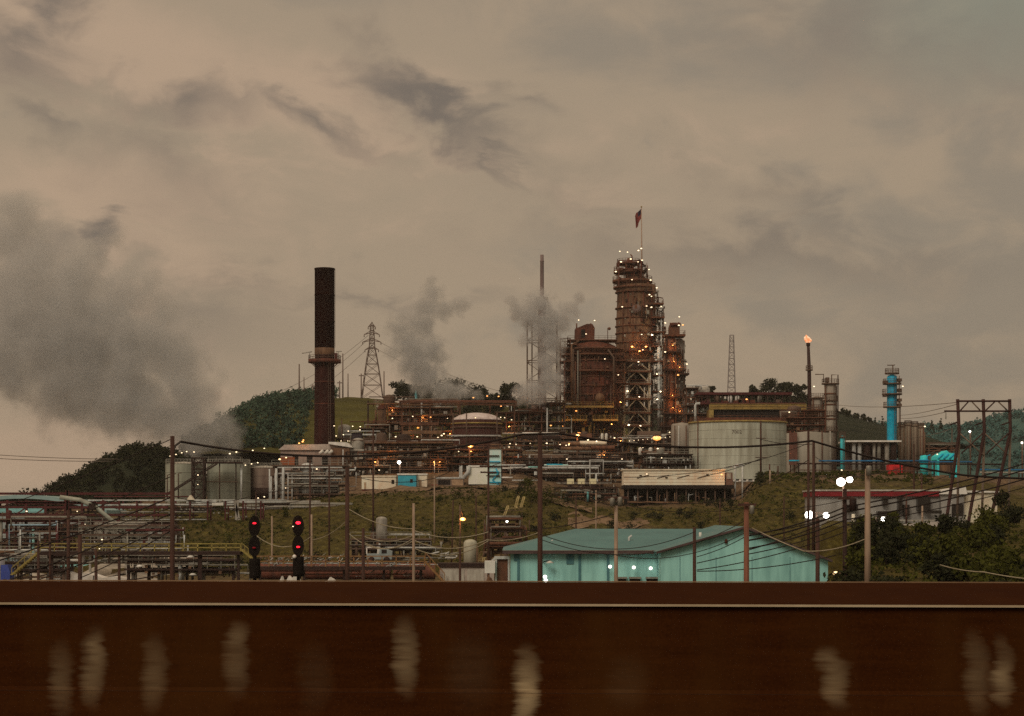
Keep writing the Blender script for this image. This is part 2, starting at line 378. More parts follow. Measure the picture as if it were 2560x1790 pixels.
crestC = [(1900, 1120), (2000, 1090), (2090, 1078), (2200, 1078), (2330, 1082), (2420, 1072), (2480, 1052), (2540, 1042), (2620, 1036), (2800, 1020)]
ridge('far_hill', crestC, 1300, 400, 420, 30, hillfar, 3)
crestD = [(1500, 1040), (1640, 1010), (1720, 996), (1800, 1000), (1900, 1000), (2000, 1010), (2100, 1050), (2200, 1090)]
ridge('plateau_hill', crestD, 900, 200, 200, 40, hillwood, 4)
def forest(name, crest, D, front, zf, n, x0, x1, rpx, mat, seed, lo=.25, leafpx=3.5, cnt=60, hz=1.0):
    g = random.Random(seed); xs = [c[0] for c in crest]; zs = [W(c[0], c[1], D).z for c in crest]; bl = []
    k = D / F
    for i in range(n):
        p = g.uniform(x0, x1); a = g.uniform(lo, 1) if i > n * .35 else g.uniform(.9, 1.02)
        h = interp(a, [0, .12, .3, .5, .7, .85, 1], [0, .1, .36, .62, .83, .95, 1]); z = zf + (interp(p, xs, zs) - zf) * h; r = rpx * k * g.uniform(.6, 1.25)
        y = D - front * (1 - min(a, 1)); x = (p - 1280) / F * D
        bl.append(((x, y, z + r * .55), r * .8, cnt, leafpx * k)); bl.append(((x + g.uniform(-.5, .5) * r, y, z + r * 1.15), r * .55, cnt // 2, leafpx * k))
    mb = leaves(bl, seed, .9 * hz, .35); base = Vector(((x0 + x1 - 2560) / 2 / F * D, D, zf))
    return tag(link(name, leafmesh(mb, name, base), mat, base), kind='stuff')
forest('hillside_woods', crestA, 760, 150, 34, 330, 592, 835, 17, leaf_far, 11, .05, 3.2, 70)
forest('hillside_woods', crestA, 760, 150, 34, 150, 1020, 1440, 17, leaf_d, 12, .3, 3.2, 60)
forest('hillside_woods', crestB, 545, 70, 15, 380, 150, 540, 18, leaf_d, 13, .0, 3.2, 60)
forest('far_woods', crestC, 1300, 420, 30, 520, 2080, 2640, 11, M('haze_tinted_needles', C(62, 84, 72), C(42, 60, 53), .1, rough=.95, spec=.05), 14, .15, 3.0, 40, 1.25)  # needle colour carries the teal of distance haze
forest('plateau_woods', crestD, 900, 200, 40, 160, 1690, 2110, 9, leaf_d, 15, .5, 3.0, 40, 1.2)
def scrub():
    g = random.Random(21); bl = []
    while len(bl) < 5200:
        D = g.uniform(300, 428); p = g.uniform(120, 2100); x = (p - 1280) / F * D
        if p > 1990 and D < 330: continue
        if p < 460 and D < 345: continue
        if math.sin(x * .11 + 2) + math.sin(D * .13 + x * .05) + g.uniform(-1.6, 1.6) < -.2: continue
        r = g.uniform(.2, .7) * (2 if g.random() < .04 else 1); bl.append(((x, D, G(x, D) + r * .15), r, 9, .2))
    for i in range(260):                                     # green verge below the white tank and along the terrace
        D = g.uniform(405, 447); p = g.uniform(1880, 2330); x = (p - 1280) / F * D; bl.append(((x, D, G(x, D) + .2), .7, 14, .3))
    base = Vector((0, 360, 10)); tag(link('undergrowth', leafmesh(leaves(bl, 5, .6, .2), 'undergrowth', base), leaf_g, base), kind='stuff')
scrub()

# ------------------------------------------------------------------ foreground: bridge deck and barrier
def barrier_mat():
    m = bpy.data.materials.new('smudged_brown_barrier'); m.use_nodes = True; t = m.node_tree; b = t.nodes['Principled BSDF']; b.inputs['Roughness'].default_value = .8
    b.inputs['Specular IOR Level'].default_value = .06
    g = nd(t, 'ShaderNodeNewGeometry'); sx = nd(t, 'ShaderNodeSeparateXYZ'); t.links.new(g.outputs['Position'], sx.inputs[0]); X, Y, Z = sx.outputs
    mp = nd(t, 'ShaderNodeMapping'); mp.inputs[3].default_value = (.5, 1, 5); t.links.new(g.outputs['Position'], mp.inputs[0])
    n = nd(t, 'ShaderNodeTexNoise', i_Scale=9, i_Detail=6, i_Roughness=.65); t.links.new(mp.outputs[0], n.inputs['Vector'])
    gr = nd(t, 'ShaderNodeTexNoise', i_Scale=160, i_Detail=2); t.links.new(g.outputs['Position'], gr.inputs['Vector'])
    base = ramp(t, mth(t, 'ADD', mth(t, 'MULTIPLY', n.outputs[0], .55), mth(t, 'MULTIPLY', gr.outputs[0], .45)), ((.28, (.026, .0064, .0006)), (.75, (.050, .0146, .0020))))
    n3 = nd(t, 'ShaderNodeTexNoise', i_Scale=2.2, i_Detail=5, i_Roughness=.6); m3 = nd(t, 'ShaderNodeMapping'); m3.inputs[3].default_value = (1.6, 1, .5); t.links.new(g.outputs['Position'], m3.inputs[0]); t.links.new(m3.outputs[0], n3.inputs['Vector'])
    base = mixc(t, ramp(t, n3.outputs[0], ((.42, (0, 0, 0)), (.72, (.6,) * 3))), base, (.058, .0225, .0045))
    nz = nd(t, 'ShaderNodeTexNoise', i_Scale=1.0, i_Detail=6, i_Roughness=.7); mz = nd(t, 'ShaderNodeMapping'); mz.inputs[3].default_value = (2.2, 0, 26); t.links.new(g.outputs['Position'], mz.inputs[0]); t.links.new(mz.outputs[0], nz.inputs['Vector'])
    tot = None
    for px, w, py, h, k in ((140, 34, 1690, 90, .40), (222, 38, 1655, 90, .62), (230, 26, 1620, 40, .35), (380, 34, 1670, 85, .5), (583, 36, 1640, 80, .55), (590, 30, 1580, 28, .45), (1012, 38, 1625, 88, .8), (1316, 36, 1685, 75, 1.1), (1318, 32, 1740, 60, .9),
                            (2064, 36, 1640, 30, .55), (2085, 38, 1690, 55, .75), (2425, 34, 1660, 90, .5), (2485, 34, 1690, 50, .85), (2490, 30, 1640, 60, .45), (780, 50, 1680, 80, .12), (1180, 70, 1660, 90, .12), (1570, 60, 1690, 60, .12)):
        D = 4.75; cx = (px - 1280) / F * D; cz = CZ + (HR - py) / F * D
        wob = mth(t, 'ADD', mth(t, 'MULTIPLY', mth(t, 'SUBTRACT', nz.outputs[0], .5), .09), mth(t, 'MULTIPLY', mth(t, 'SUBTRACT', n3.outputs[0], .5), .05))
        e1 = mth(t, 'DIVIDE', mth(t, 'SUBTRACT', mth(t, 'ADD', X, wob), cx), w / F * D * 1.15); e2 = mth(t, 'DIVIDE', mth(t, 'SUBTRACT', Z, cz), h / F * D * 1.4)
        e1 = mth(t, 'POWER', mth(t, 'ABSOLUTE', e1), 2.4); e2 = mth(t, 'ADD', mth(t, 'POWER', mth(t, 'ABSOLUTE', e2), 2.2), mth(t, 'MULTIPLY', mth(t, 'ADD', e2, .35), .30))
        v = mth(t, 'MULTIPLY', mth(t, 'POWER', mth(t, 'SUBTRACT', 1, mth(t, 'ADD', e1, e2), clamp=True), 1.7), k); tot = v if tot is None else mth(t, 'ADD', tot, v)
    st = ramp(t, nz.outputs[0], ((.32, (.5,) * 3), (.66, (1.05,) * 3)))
    f = mth(t, 'MULTIPLY', mth(t, 'MULTIPLY', tot, st), .62, clamp=True)  # strength of the pale smudges mixed over the brown base
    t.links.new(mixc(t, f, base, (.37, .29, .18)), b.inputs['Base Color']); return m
def build_barrier():
    t = T('concrete_barrier', 'long rust brown bridge barrier with pale vertical smudges and a bright edge strip', 'barrier', 1280, 1800, 4.9)
    x0, x1 = -14, 14; yaw = .062
    def Y(x, y): return y - x * yaw
    def zr(py, D): return CZ + (HR - py) / F * D
    n = 28
    def sweep(poly, name, mat):
        mb = MB(); m = len(poly)
        for i in range(n + 1):
            x = x0 + (x1 - x0) * i / n
            for y, z in poly: mb.v.append((x, Y(x, y), z))
        for i in range(n):
            for j in range(m): mb.f.append((i * m + j, i * m + (j + 1) % m, (i + 1) * m + (j + 1) % m, (i + 1) * m + j)); mb.sm.append(False)
        mb.f += [tuple(range(m)), tuple(n * m + j for j in range(m))]; mb.sm += [False, False]
        return t.part(name, mb, mat)
    za, zb, zc, zd = zr(1512, 4.75), zr(1458, 5.05), zr(1732, 4.76), zr(1742, 4.72)
    sweep([(4.7505, zr(1734, 4.76)), (4.7505, zr(1731.5, 4.76)), (4.753, zr(1731.5, 4.76)), (4.753, zr(1734, 4.76))], 'drip_groove', M('dark_groove', (.012, .004, .001), (.02, .006, .0015), 12))  # thin dark line along the seam
    cap = M('barrier_cap_concrete', (.036, .0098, .0011), (.027, .0066, .0008), 9, rough=.95, spec=.05)
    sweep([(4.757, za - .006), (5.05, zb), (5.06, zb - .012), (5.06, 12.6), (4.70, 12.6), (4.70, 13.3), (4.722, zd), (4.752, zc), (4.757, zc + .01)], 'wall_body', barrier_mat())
    sweep([(4.745, za), (5.03, zb + .001), (5.03, zb + .0035), (4.745, za + .004)], 'cap_slab', cap)
    sweep([(4.742, za - .0028), (4.7445, za - .0028), (4.7445, za + .0028), (4.742, za + .0028)], 'edge_strip', M('bright_edge_tone', (.46, .38, .27), (.28, .21, .13), 4, rough=.7))  # thin bright strip along the front edge of the cap
    sweep([(5.035, zb + .0036), (5.05, zb + .0036), (5.05, zb + .0062), (5.035, zb + .0062)], 'edge_strip', M('edge_highlight', (.26, .17, .10), (.12, .06, .03), 5, rough=.8))  # pale strip painted as a highlight on the cap's back edge
    dk = MB(); dk.add([(x0, 4.69 - x0 * yaw, 12.65), (x1, 4.69 - x1 * yaw, 12.65), (x1, -9 - x1 * yaw, 12.65), (x0, -9 - x0 * yaw, 12.65)] + [(x0, 4.69 - x0 * yaw, 11.9), (x1, 4.69 - x1 * yaw, 11.9), (x1, -9 - x1 * yaw, 11.9), (x0, -9 - x0 * yaw, 11.9)],
        [(0, 1, 2, 3), (7, 6, 5, 4), (0, 4, 5, 1), (1, 5, 6, 2), (2, 6, 7, 3), (3, 7, 4, 0)])
    struct('road', dk, M('asphalt', (.05, .048, .045), (.035, .033, .03), 20))
build_barrier()
# ------------------------------------------------------------------ refinery builders
def railing_mb(pts, h=1.1, r=.055, step=1.8, closed=False):
    mb = MB(); pts = [Vector(p) for p in pts]; seq = pts + ([pts[0]] if closed else [])
    for hh in (h, h * .5): mb.tube([p + Vector((0, 0, hh)) for p in seq], r, 4, cap=not closed)
    for a, b in zip(seq, seq[1:]):
        m = max(1, int((b - a).length / step))
        for i in range(m): p = a.lerp(b, i / m); mb.tube([p, p + Vector((0, 0, h))], r, 4)
    if not closed: mb.tube([pts[-1], pts[-1] + Vector((0, 0, h))], r, 4)
    return mb
def ring_platform(t, px, py, rin, rout, mat=None, rail=None, dy=0, arc=(0, 360), th=.3):
    """a walkway round a vessel (radii in photo pixels), with its railing"""
    cx, cz, k = t.X(px), t.Z(py), t.k; a0, a1 = R(arc[0]), R(arc[1]); ri, ro = rin * k, rout * k
    prof = [(ri, cz - th), (ro, cz - th), (ro, cz), (ri, cz), (ri, cz - th)]
    p = t.part('platform', MB().lathe(cx, t.D + dy, prof, 26, a0, a1), mat or brownsteel)
    n = 20; pts = [(cx + (ro - .1) * math.cos(a0 + (a1 - a0) * i / n), t.D + dy + (ro - .1) * math.sin(a0 + (a1 - a0) * i / n), cz) for i in range(n + (arc != (0, 360)))]
    t.part('railing', railing_mb(pts, closed=arc == (0, 360)), rail or brownsteel, p); return p
def flat_platform(t, x0, x1, py, d0, d1, mat=None, rail=None, th=.3, name='platform'):
    z = t.Z(py); p = t.part(name, MB().box(t.X(x0), t.X(x1), t.D + d0, t.D + d1, z - th, z), mat or brownsteel)
    a, b, c, d = (t.X(x0) + .1, t.D + d1 - .1, z), (t.X(x0) + .1, t.D + d0 + .1, z), (t.X(x1) - .1, t.D + d0 + .1, z), (t.X(x1) - .1, t.D + d1 - .1, z)
    t.part('railing', railing_mb([a, b, c, d]), rail or brownsteel, p); return p
def vessel_prof(t, px, rows):
    """lathe profile from (row, half width in pixels) pairs"""
    return [(0, t.Z(rows[0][0]))] + [(w * t.k, t.Z(r)) for r, w in rows] + [(0, t.Z(rows[-1][0]))]
def shell_fittings(t, px, w, py0, py1, n, seed, mats, name='fittings'):
    """small valves, nozzles, brackets and pipe stubs over the front of a vessel: too many to count"""
    g = random.Random(seed); k = t.k; cx = t.X(px); r0 = w / 2 * k; sets = [MB() for m in mats]
    for i in range(n):
        a = R(g.uniform(195, 345)); mb = sets[i % len(mats)]; z = t.Z(g.uniform(py0, py1)); r = r0 + g.uniform(.1, .9); x, y = cx + r * math.cos(a), t.D + r * math.sin(a); s = g.uniform(.12, .42)
        c = g.random()
        if c < .4: mb.box(x - s, x + s, y - s, y + s, z - s * g.uniform(.5, 2.2), z + s)
        elif c < .75: mb.tube([(x, y, z), (x, y, z - g.uniform(1, 5))], g.uniform(.08, .2), 5)
        else: mb.tube([(x, y, z), (x + g.uniform(-2.5, 2.5), y - .1, z + g.uniform(-.6, .6))], g.uniform(.08, .18), 5)
    for mb, m in zip(sets, mats):
        if mb.v: tag(t.part(name, mb, m), kind='stuff')
def ladder(t, px, py0, py1, dy, mat=None):
    mb = MB(); k = t.k
    for s in (-.3, .3): mb.bar((t.X(px) + s, t.D + dy, t.Z(py0)), (t.X(px) + s, t.D + dy, t.Z(py1)), .09)
    z = t.Z(py1)
    while z < t.Z(py0): mb.bar((t.X(px) - .3, t.D + dy, z), (t.X(px) + .3, t.D + dy, z), .06); z += .6
    return t.part('ladder', mb, mat or brownsteel)
def lattice(t, x0, x1, rows, d0, d1, w=.28, mat=None, name='frame', x0b=None, x1b=None, style='X'):
    """braced steel frame between photo columns x0..x1 with storeys at the given rows (bottom first)"""
    mb = MB(); n = len(rows) - 1; x0b = x0 if x0b is None else x0b; x1b = x1 if x1b is None else x1b
    def cor(i):
        f = i / n; a = x0b + (x0 - x0b) * f; b = x1b + (x1 - x1b) * f; z = t.Z(rows[i])
        return [Vector((t.X(a), t.D + d0, z)), Vector((t.X(b), t.D + d0, z)), Vector((t.X(b), t.D + d1, z)), Vector((t.X(a), t.D + d1, z))]
    for i in range(n):
        A, B = cor(i), cor(i + 1)
        for j in range(4):
            mb.bar(A[j], B[j], w); q = (j + 1) % 4; mb.bar(B[j], B[q], w * .8)
            if style == 'X': mb.bar(A[j], B[q], w * .6); mb.bar(A[q], B[j], w * .6)
            elif style == 'V': m = B[j].lerp(B[q], .5); mb.bar(A[j], m, w * .65); mb.bar(A[q], m, w * .65)
            elif style == 'Z': mb.bar(A[j] if i % 2 else A[q], B[q] if i % 2 else B[j], w * .6)
    return t.part(name, mb, mat or greysteel)
def pipe(t, pts, rpx, mat=None, n=7, name='pipe'):
    return t.part(name, MB().tube([t.P(*p) for p in pts], rpx * t.k, n), mat or palesteel)

PIPEM = [palesteel, galv, brownsteel, rust2, greysteel, darksteel]
def unit(name, label, cat, px0, px1, pyt, pyb, D, depth, levels, seed, npipe=14, nves=3, frame=None, plat=None, rail=None, pipem=None, lampn=0, lampkind='wo', top=True, steps=None, clutter=40, wcol=.34):
    """an open steel process structure: frame, platforms, railings, pipes, drums, small fittings"""
    g = random.Random(seed); t = T(name, label, cat, (px0 + px1) / 2, pyb, D); k = t.k; x0, x1 = t.X(px0), t.X(px1); zb, zt = t.Z(pyb), t.Z(pyt)
    w, h = x1 - x0, zt - zb; nb = max(2, round(w / 6)); zs = [zb + h * (i + 1) / levels for i in range(levels)]
    frame, plat, rail = frame or rust2, plat or brownsteel, rail or brownsteel; pipem = pipem or PIPEM
    # skyline steps: every bay stops at its own storey
    tops = [levels if (steps is None) else steps[min(len(steps) - 1, int(i / (nb) * len(steps)))] for i in range(nb)]
    mb = MB()
    for i in range(nb + 1):
        lv = max(tops[max(0, i - 1)], tops[min(nb - 1, i)]); x = x0 + w * i / nb
        for y in (D - depth / 2, D + depth / 2): mb.bar((x, y, zb - 4), (x, y, zs[lv - 1]), wcol)
    for i in range(nb):
        xa, xb = x0 + w * i / nb, x0 + w * (i + 1) / nb
        for l in range(tops[i]):
            z = zs[l]
            for y in (D - depth / 2, D + depth / 2): mb.bar((xa, y, z), (xb, y, z), wcol * .85)
            mb.bar((xa, D - depth / 2, z), (xa, D + depth / 2, z), wcol * .8)
            if g.random() < .4:
                zl = zs[l - 1] if l else zb
                mb.bar((xa, D - depth / 2, zl), (xb, D - depth / 2, z), wcol * .5)
    t.part('frame', mb, frame)
    for l in range(levels):
        run = [i for i in range(nb) if tops[i] > l]; 
        if not run: continue
        a, b = run[0], run[-1] + 1
        if g.random() < .5 and l < levels - 1: a = min(b - 1, a + g.randint(0, max(0, (b - a) // 2))) 
        z = zs[l]; xa, xb = x0 + w * a / nb, x0 + w * b / nb
        p = t.part('platform', MB().box(xa - .4, xb + .4, D - depth / 2 - .8, D + depth / 2 - .3, z + .15, z + .38), plat)
        y = D - depth / 2 - .75
        if g.random() < .8: t.part('railing', railing_mb([(xa - .3, y, z + .38), (xb + .3, y, z + .38)]), rail, p)
    for i in range(nves):
        r = g.uniform(.9, 1.9) * min(1, (D / 500) ** 1.5); l = g.randint(0, levels - 1); z = (zs[l - 1] if l else zb) + r + .3; m = g.choice(pipem); mv = MB(); x = g.uniform(x0 + 2, x1 - 2)
        if g.random() < .5:
            ln = g.uniform(4, 9); a = max(x0, x - ln / 2); b2 = min(x1, x + ln / 2); mv.tube([(a - .6, D, z), (a - .3, D, z), (b2 + .3, D, z), (b2 + .6, D, z)], r, 12)
        else: mv.drum(x, D + g.uniform(-depth / 3, 0), r, z - r, z - r + g.uniform(3, 6.5), 14, dome=r * .5)
        t.part('drum', mv, m)
    for i in range(npipe):
        m = g.choice(pipem); r = g.choice((.10, .14, .18, .26)); l = g.randint(0, levels - 1); z = zs[l] + g.uniform(-1.6, 1.2); y = D - depth / 2 + g.uniform(-1.2, depth * .5)
        xa = g.uniform(x0 - 1, x1 - 4); xb = min(x1 + 2, xa + g.uniform(4, max(6, w * .8))); z2 = z + g.choice((-1, 1)) * g.uniform(1, h * .4)
        pts = [(xa, y, z), (xb, y, z), (xb, y, max(zb, min(zt, z2)))]
        if g.random() < .5: pts = [(xa, y, max(zb, z - g.uniform(1, 6)))] + pts
        if g.random() < .3: pts = [(xa, y, zb), (xa, y, min(zt + 1.5, zb + h * g.uniform(.4, 1.05)))]
        t.part('pipe', MB().tube(pts, r, 6), m)
    cl = MB()                                               # valves, motors, junction boxes: too small and many to count
    for i in range(clutter):
        b = int(g.uniform(0, nb)); x = x0 + w * (b + g.random()) / nb; l = g.randint(0, tops[b] - 1); z = (zs[l - 1] if l else zb) + g.uniform(.3, 1.5); y = D - depth / 2 + g.uniform(-.6, depth * .6); s = g.uniform(.15, .6) * min(1, (D / 500) ** 1.5)
        if g.random() < .6: cl.box(x - s, x + s, y - s, y + s, z - s * g.uniform(.4, 1.6), z + s)
        else: cl.tube([(x, y, z - s), (x, y, z + s * 3)], s * .4, 6)
    if clutter: tag(t.part('fittings', cl, g.choice([galv, palesteel, greysteel, rust_lt])), kind='stuff')
    for i in range(lampn):
        b = int(g.uniform(0, nb)); l = g.randint(0, tops[b] - 1)
        px = 1280 + (x0 + w * (b + g.random()) / nb) / D * F; py = HR - (zs[l] - CZ + g.choice((-.5, 1.6))) / D * F
        kd = g.choice(lampkind); t.lamp(px, py, kd, g.uniform(1.3, 3.0), -depth / 2 - 1, 120 if kd == 'o' else 0)
    return t

# ------------------------------------------------------------------ smokestack
t = T('smokestack', 'tall black topped smokestack with a ring platform halfway up', 'smokestack', 811.5, 1125, 520)
k = t.k; cx = t.X(811.5); up = MB()
up.lathe(cx, t.D, [(24.8 * k, t.Z(870)), (24.8 * k, t.Z(806)), (25.4 * k, t.Z(805)), (25.4 * k, t.Z(803)), (24.8 * k, t.Z(802)), (24.8 * k, t.Z(740)), (25.4 * k, t.Z(739)), (25.4 * k, t.Z(737)), (24.8 * k, t.Z(736)), (24.8 * k, t.Z(675)), (25.6 * k, t.Z(674)), (25.6 * k, t.Z(671)), (23 * k, t.Z(671)), (23 * k, t.Z(700))], 36)
t.part('upper_flue', up, M('sooty_black_steel', (.015, .004, .003), (.010, .0025, .002), 1.5, streak=5, rough=1, spec=.0))
t.part('pale_band', MB().lathe(cx, t.D, [(24.2 * k, t.Z(888)), (25 * k, t.Z(887)), (25 * k, t.Z(871)), (24.2 * k, t.Z(870.2))], 36), rust_lt)
lo = MB().lathe(cx, t.D, [(26.5 * k, t.Z(1140)), (24.4 * k, t.Z(898)), (24.4 * k, t.Z(887.2))], 36)
t.part('lower_shell', lo, M('brown_stack_steel', C(48, 22, 16), C(27, 12, 9), .8, streak=8, rough=.9, spec=.1))
p = ring_platform(t, 811.5, 899, 24.5, 41, rust, brownsteel, th=.9)
bk = MB()
for i in range(12):
    a = i * math.pi / 6; bk.bar((cx + 24 * k * math.cos(a), t.D + 24 * k * math.sin(a), t.Z(917)), (cx + 40 * k * math.cos(a), t.D + 40 * k * math.sin(a), t.Z(902)), .16)
t.part('bracket', bk, rust, p)
t.part('junction_box', MB().box(t.X(838), t.X(845), t.D - 2, t.D - 1, t.Z(898), t.Z(884)), red_steel)
for s in (-1, 1):
    ar = MB().tube([t.P(811 + s * 36, 899, -1), t.P(811 + s * 36, 880, -1)], .12, 5).tube([t.P(811 + s * 30, 880, -1), t.P(811 + s * (55 if s < 0 else 44), 884 if s < 0 else 879, -1)], .14, 5)
    t.part('beacon_arm', ar, greysteel)
ladder(t, 826, 900, 1120, -2.7); ladder(t, 836, 673, 870, -1.2, darksteel)
for py in (955, 1010, 1065): t.part('stiffener', MB().lathe(cx, t.D, [(24.9 * k, t.Z(py + 1)), (25.6 * k, t.Z(py + 1)), (25.6 * k, t.Z(py - 1)), (24.9 * k, t.Z(py - 1))], 30), rust)

# ------------------------------------------------------------------ rusty reactor
t = T('reactor_vessel', 'broad rust red reactor vessel with ring walkways beside the tallest tower', 'reactor', 1482, 1095, 590)
k = t.k
t.part('shell', MB().lathe(t.X(1482), t.D, vessel_prof(t, 1482, [(1035, 68), (1018, 71), (935, 73), (930, 73), (900, 71), (888, 70), (876, 66), (866, 56), (858, 40), (852, 26)]), 40), rust)
t.part('skirt', MB().lathe(t.X(1482), t.D, [(62 * k, t.Z(1110)), (62 * k, t.Z(1060)), (68 * k, t.Z(1040))], 30), darksteel)
hd = t.part('head_house', MB().prism([(t.X(1437), t.Z(852)), (t.X(1485), t.Z(852)), (t.X(1486), t.Z(822)), (t.X(1480), t.Z(812)), (t.X(1466), t.Z(812)), (t.X(1437), t.Z(824))], t.D - 3, t.D + 3), rust)
t.part('opening', MB().box(t.X(1452), t.X(1462), t.D - 3.15, t.D - 2.9, t.Z(846), t.Z(826)), blackvoid, hd)
for x in (1441, 1476): t.part('vent_pipe', MB().tube([t.P(x, 826, -2), t.P(x, 810, -2)], .25, 6), rust2, hd)
flat_platform(t, 1418, 1542, 852, -5, 4, rust2)
for py, ro in ((874, 82), (889, 84), (930, 86)): ring_platform(t, 1482, py, 60, ro, rust2, rust2, th=.5)
for py in (905, 945, 968, 990): t.part('stiffener', MB().lathe(t.X(1482), t.D, [(72 * k, t.Z(py + 1.5)), (74.5 * k, t.Z(py + 1.5)), (74.5 * k, t.Z(py - 1.5)), (72 * k, t.Z(py - 1.5))], 36), rust2)
flat_platform(t, 1402, 1530, 1019, -11, -6, yellow, yellow, th=.6); flat_platform(t, 1400, 1464, 1052, -12, -6, yellow, yellow, th=.6); flat_platform(t, 1478, 1540, 1052, -12, -6, yellow, yellow, th=.6)
mh = MB().tube([t.P(1496, 1000, -9.6), t.P(1496, 1000, -8)], 9 * k, 16); mh.tube([t.P(1496, 1000, -9.9), t.P(1496, 1000, -9.6)], 12 * k, 16); t.part('manway', mh, rust_lt)
lattice(t, 1404, 1548, [1112, 1090, 1070, 1052], -9, 8, .4, darksteel)
g = random.Random(4)
for i in range(9):
    x = g.uniform(1408, 1552); pipe(t, [(x, g.uniform(870, 1000), -9.5), (x, 1060, -9.5)], g.choice((1.2, 1.8)), g.choice((rust2, rust, brownsteel, galv)))
for a, b, rows in ((1400, 1424, [1015, 985, 957, 930, 908, 889, 874, 852]), (1536, 1558, [1015, 985, 957, 930, 908, 889])): lattice(t, a, b, rows, -8, 2, .26, rust2, 'scaffold', style='Z')
for py, a, b in ((957, 1398, 1426), (985, 1398, 1426), (908, 1398, 1426), (866, 1416, 1440), (905, 1534, 1560), (960, 1534, 1560)): flat_platform(t, a, b, py, -9, -2, rust2, rust2)
pipe(t, [(1427, 1010, -10), (1427, 868, -9), (1445, 858, -8)], 2.2, rust_lt); pipe(t, [(1530, 1010, -10), (1530, 900, -9.5), (1516, 880, -9)], 2.6, brownsteel)
lattice(t, 1396, 1412, [1090, 1050, 1010, 970, 930, 890, 852], -5, 1, .22, greysteel, 'stair_frame', style='Z')
shell_fittings(t, 1482, 146, 866, 1030, 170, 65, (rust2, rust, darksteel, rust_lt)); shell_fittings(t, 1478, 150, 1020, 1100, 200, 66, (darksteel, brownsteel, rust2, yellow)); pipe(t, [(1518, 852, -3), (1518, 822, -3)], .9, rust2, name='vent_pipe'); t.part('vent_cap', MB().ball(t.P(1522, 824, -3), .5, 8), rust2)
t.lamps([(1443, 811), (1482, 812), (1507, 906), (1540, 945), (1437, 1033, 'o', 3), (1409, 1035), (1461, 845)], 'w', 2.2, -13)
t.lamps([(1406, 1070, 'o', 3.6), (1444, 1089, 'o', 4.2), (1523, 1066), (1545, 1012)], 'o', 2.4, -14, 220)

# ------------------------------------------------------------------ tallest tower
t = T('cracking_tower', 'tallest refinery tower of rusty cladding with crowded platforms on top', 'tower', 1590, 1100, 605)
k = t.k; cx = t.X(1590)
t.part('shell', MB().lathe(cx, t.D, vessel_prof(t, 1590, [(908, 36), (896, 44), (868, 50), (800, 50), (797, 49), (732, 47), (727, 50), (716, 50), (713, 42), (700, 30), (690, 20)]), 36), rust_lt)
t.part('lower_shell', MB().lathe(cx, t.D, vessel_prof(t, 1590, [(1105, 18), (960, 20), (930, 30), (908.5, 36)]), 24), darksteel)
for py in (732, 772, 797, 817, 835, 858, 880): t.part('stiffener', MB().lathe(cx, t.D, [(48.5 * k, t.Z(py + 1.4)), (52.5 * k, t.Z(py + 1.4)), (52.5 * k, t.Z(py - 1.4)), (48.5 * k, t.Z(py - 1.4))], 36), rust2)
ring_platform(t, 1586, 718, 44, 53, rust2, rust2, th=.6); ring_platform(t, 1581, 701, 28, 50, rust2, rust2, th=.8); ring_platform(t, 1574, 677, 14, 40, rust2, rust2, th=.9); ring_platform(t, 1571, 657, 10, 29, rust, rust2, th=.8)
nz = MB().lathe(t.X(1574), t.D, [(11 * k, t.Z(705)), (11 * k, t.Z(668)), (14 * k, t.Z(666)), (14 * k, t.Z(660)), (7 * k, t.Z(656)), (6 * k, t.Z(646)), (0, t.Z(644))], 16); t.part('top_nozzle', nz, rust2)
lattice(t, 1545, 1600, [718, 701, 677, 657], -5, 5, .35, rust, 'top_frame', style='N')
t.part('davit', MB().tube([t.P(1580, 657), t.P(1580, 640), t.P(1576, 636)], .22, 6), rust2)
pipe(t, [(1563, 677, -4), (1563, 662, -4), (1592, 660, -4), (1596, 700, -4)], 2.4, rust2); pipe(t, [(1618, 735, -5), (1618, 712, -4), (1604, 706, -3)], 4, rust2)
for x, m in ((1556, rust2), (1568, rust), (1580, rust2), (1606, rust), (1616, rust2), (1627, rust)): pipe(t, [(x, 734, -6.6 + abs(x - 1590) * .06), (x, 850 + (x * 7 % 40), -6.6 + abs(x - 1590) * .06)], 2.2, m)
t.part('manway', MB().tube([t.P(1588, 778, -7.1), t.P(1588, 778, -5)], 11 * k, 18), M('grey_violet_patch', C(96, 76, 66), C(70, 54, 46), 1))
t.part('side_box', MB().box(t.X(1617), t.X(1634), t.D - 4, t.D + 3, t.Z(750), t.Z(714)), rust_lt)
shell_fittings(t, 1598, 96, 730, 905, 190, 61, (rust2, darksteel, rust_lt, galv, rust)); shell_fittings(t, 1580, 70, 655, 718, 70, 62, (rust2, darksteel, rust)); shell_fittings(t, 1588, 56, 910, 1095, 150, 63, (darksteel, rust2, palesteel, brownsteel)); shell_fittings(t, 1643, 24, 765, 1090, 130, 64, (darksteel, rust2, galv, brownsteel))
# supporting lattice below, pale
lattice(t, 1557, 1618, [1100, 1066, 1034, 1000, 963, 932, 907], -9, 7, .55, M('pale_beige_steel', C(146, 126, 98), C(98, 78, 58), 1.4), 'support_frame', style='V')
for py in (1066, 1034, 1000, 963, 932, 907): flat_platform(t, 1552, 1624, py, -10, -6, rust2, rust2, th=.5)
for x, y0, y1, m in ((1570, 930, 1095, palesteel), (1591, 970, 990, white), (1605, 915, 1080, rust2), (1612, 968, 980, white), (1583, 1000, 1090, rust)): pipe(t, [(x, y0, -5), (x, y1, -5)], 2.2, m)
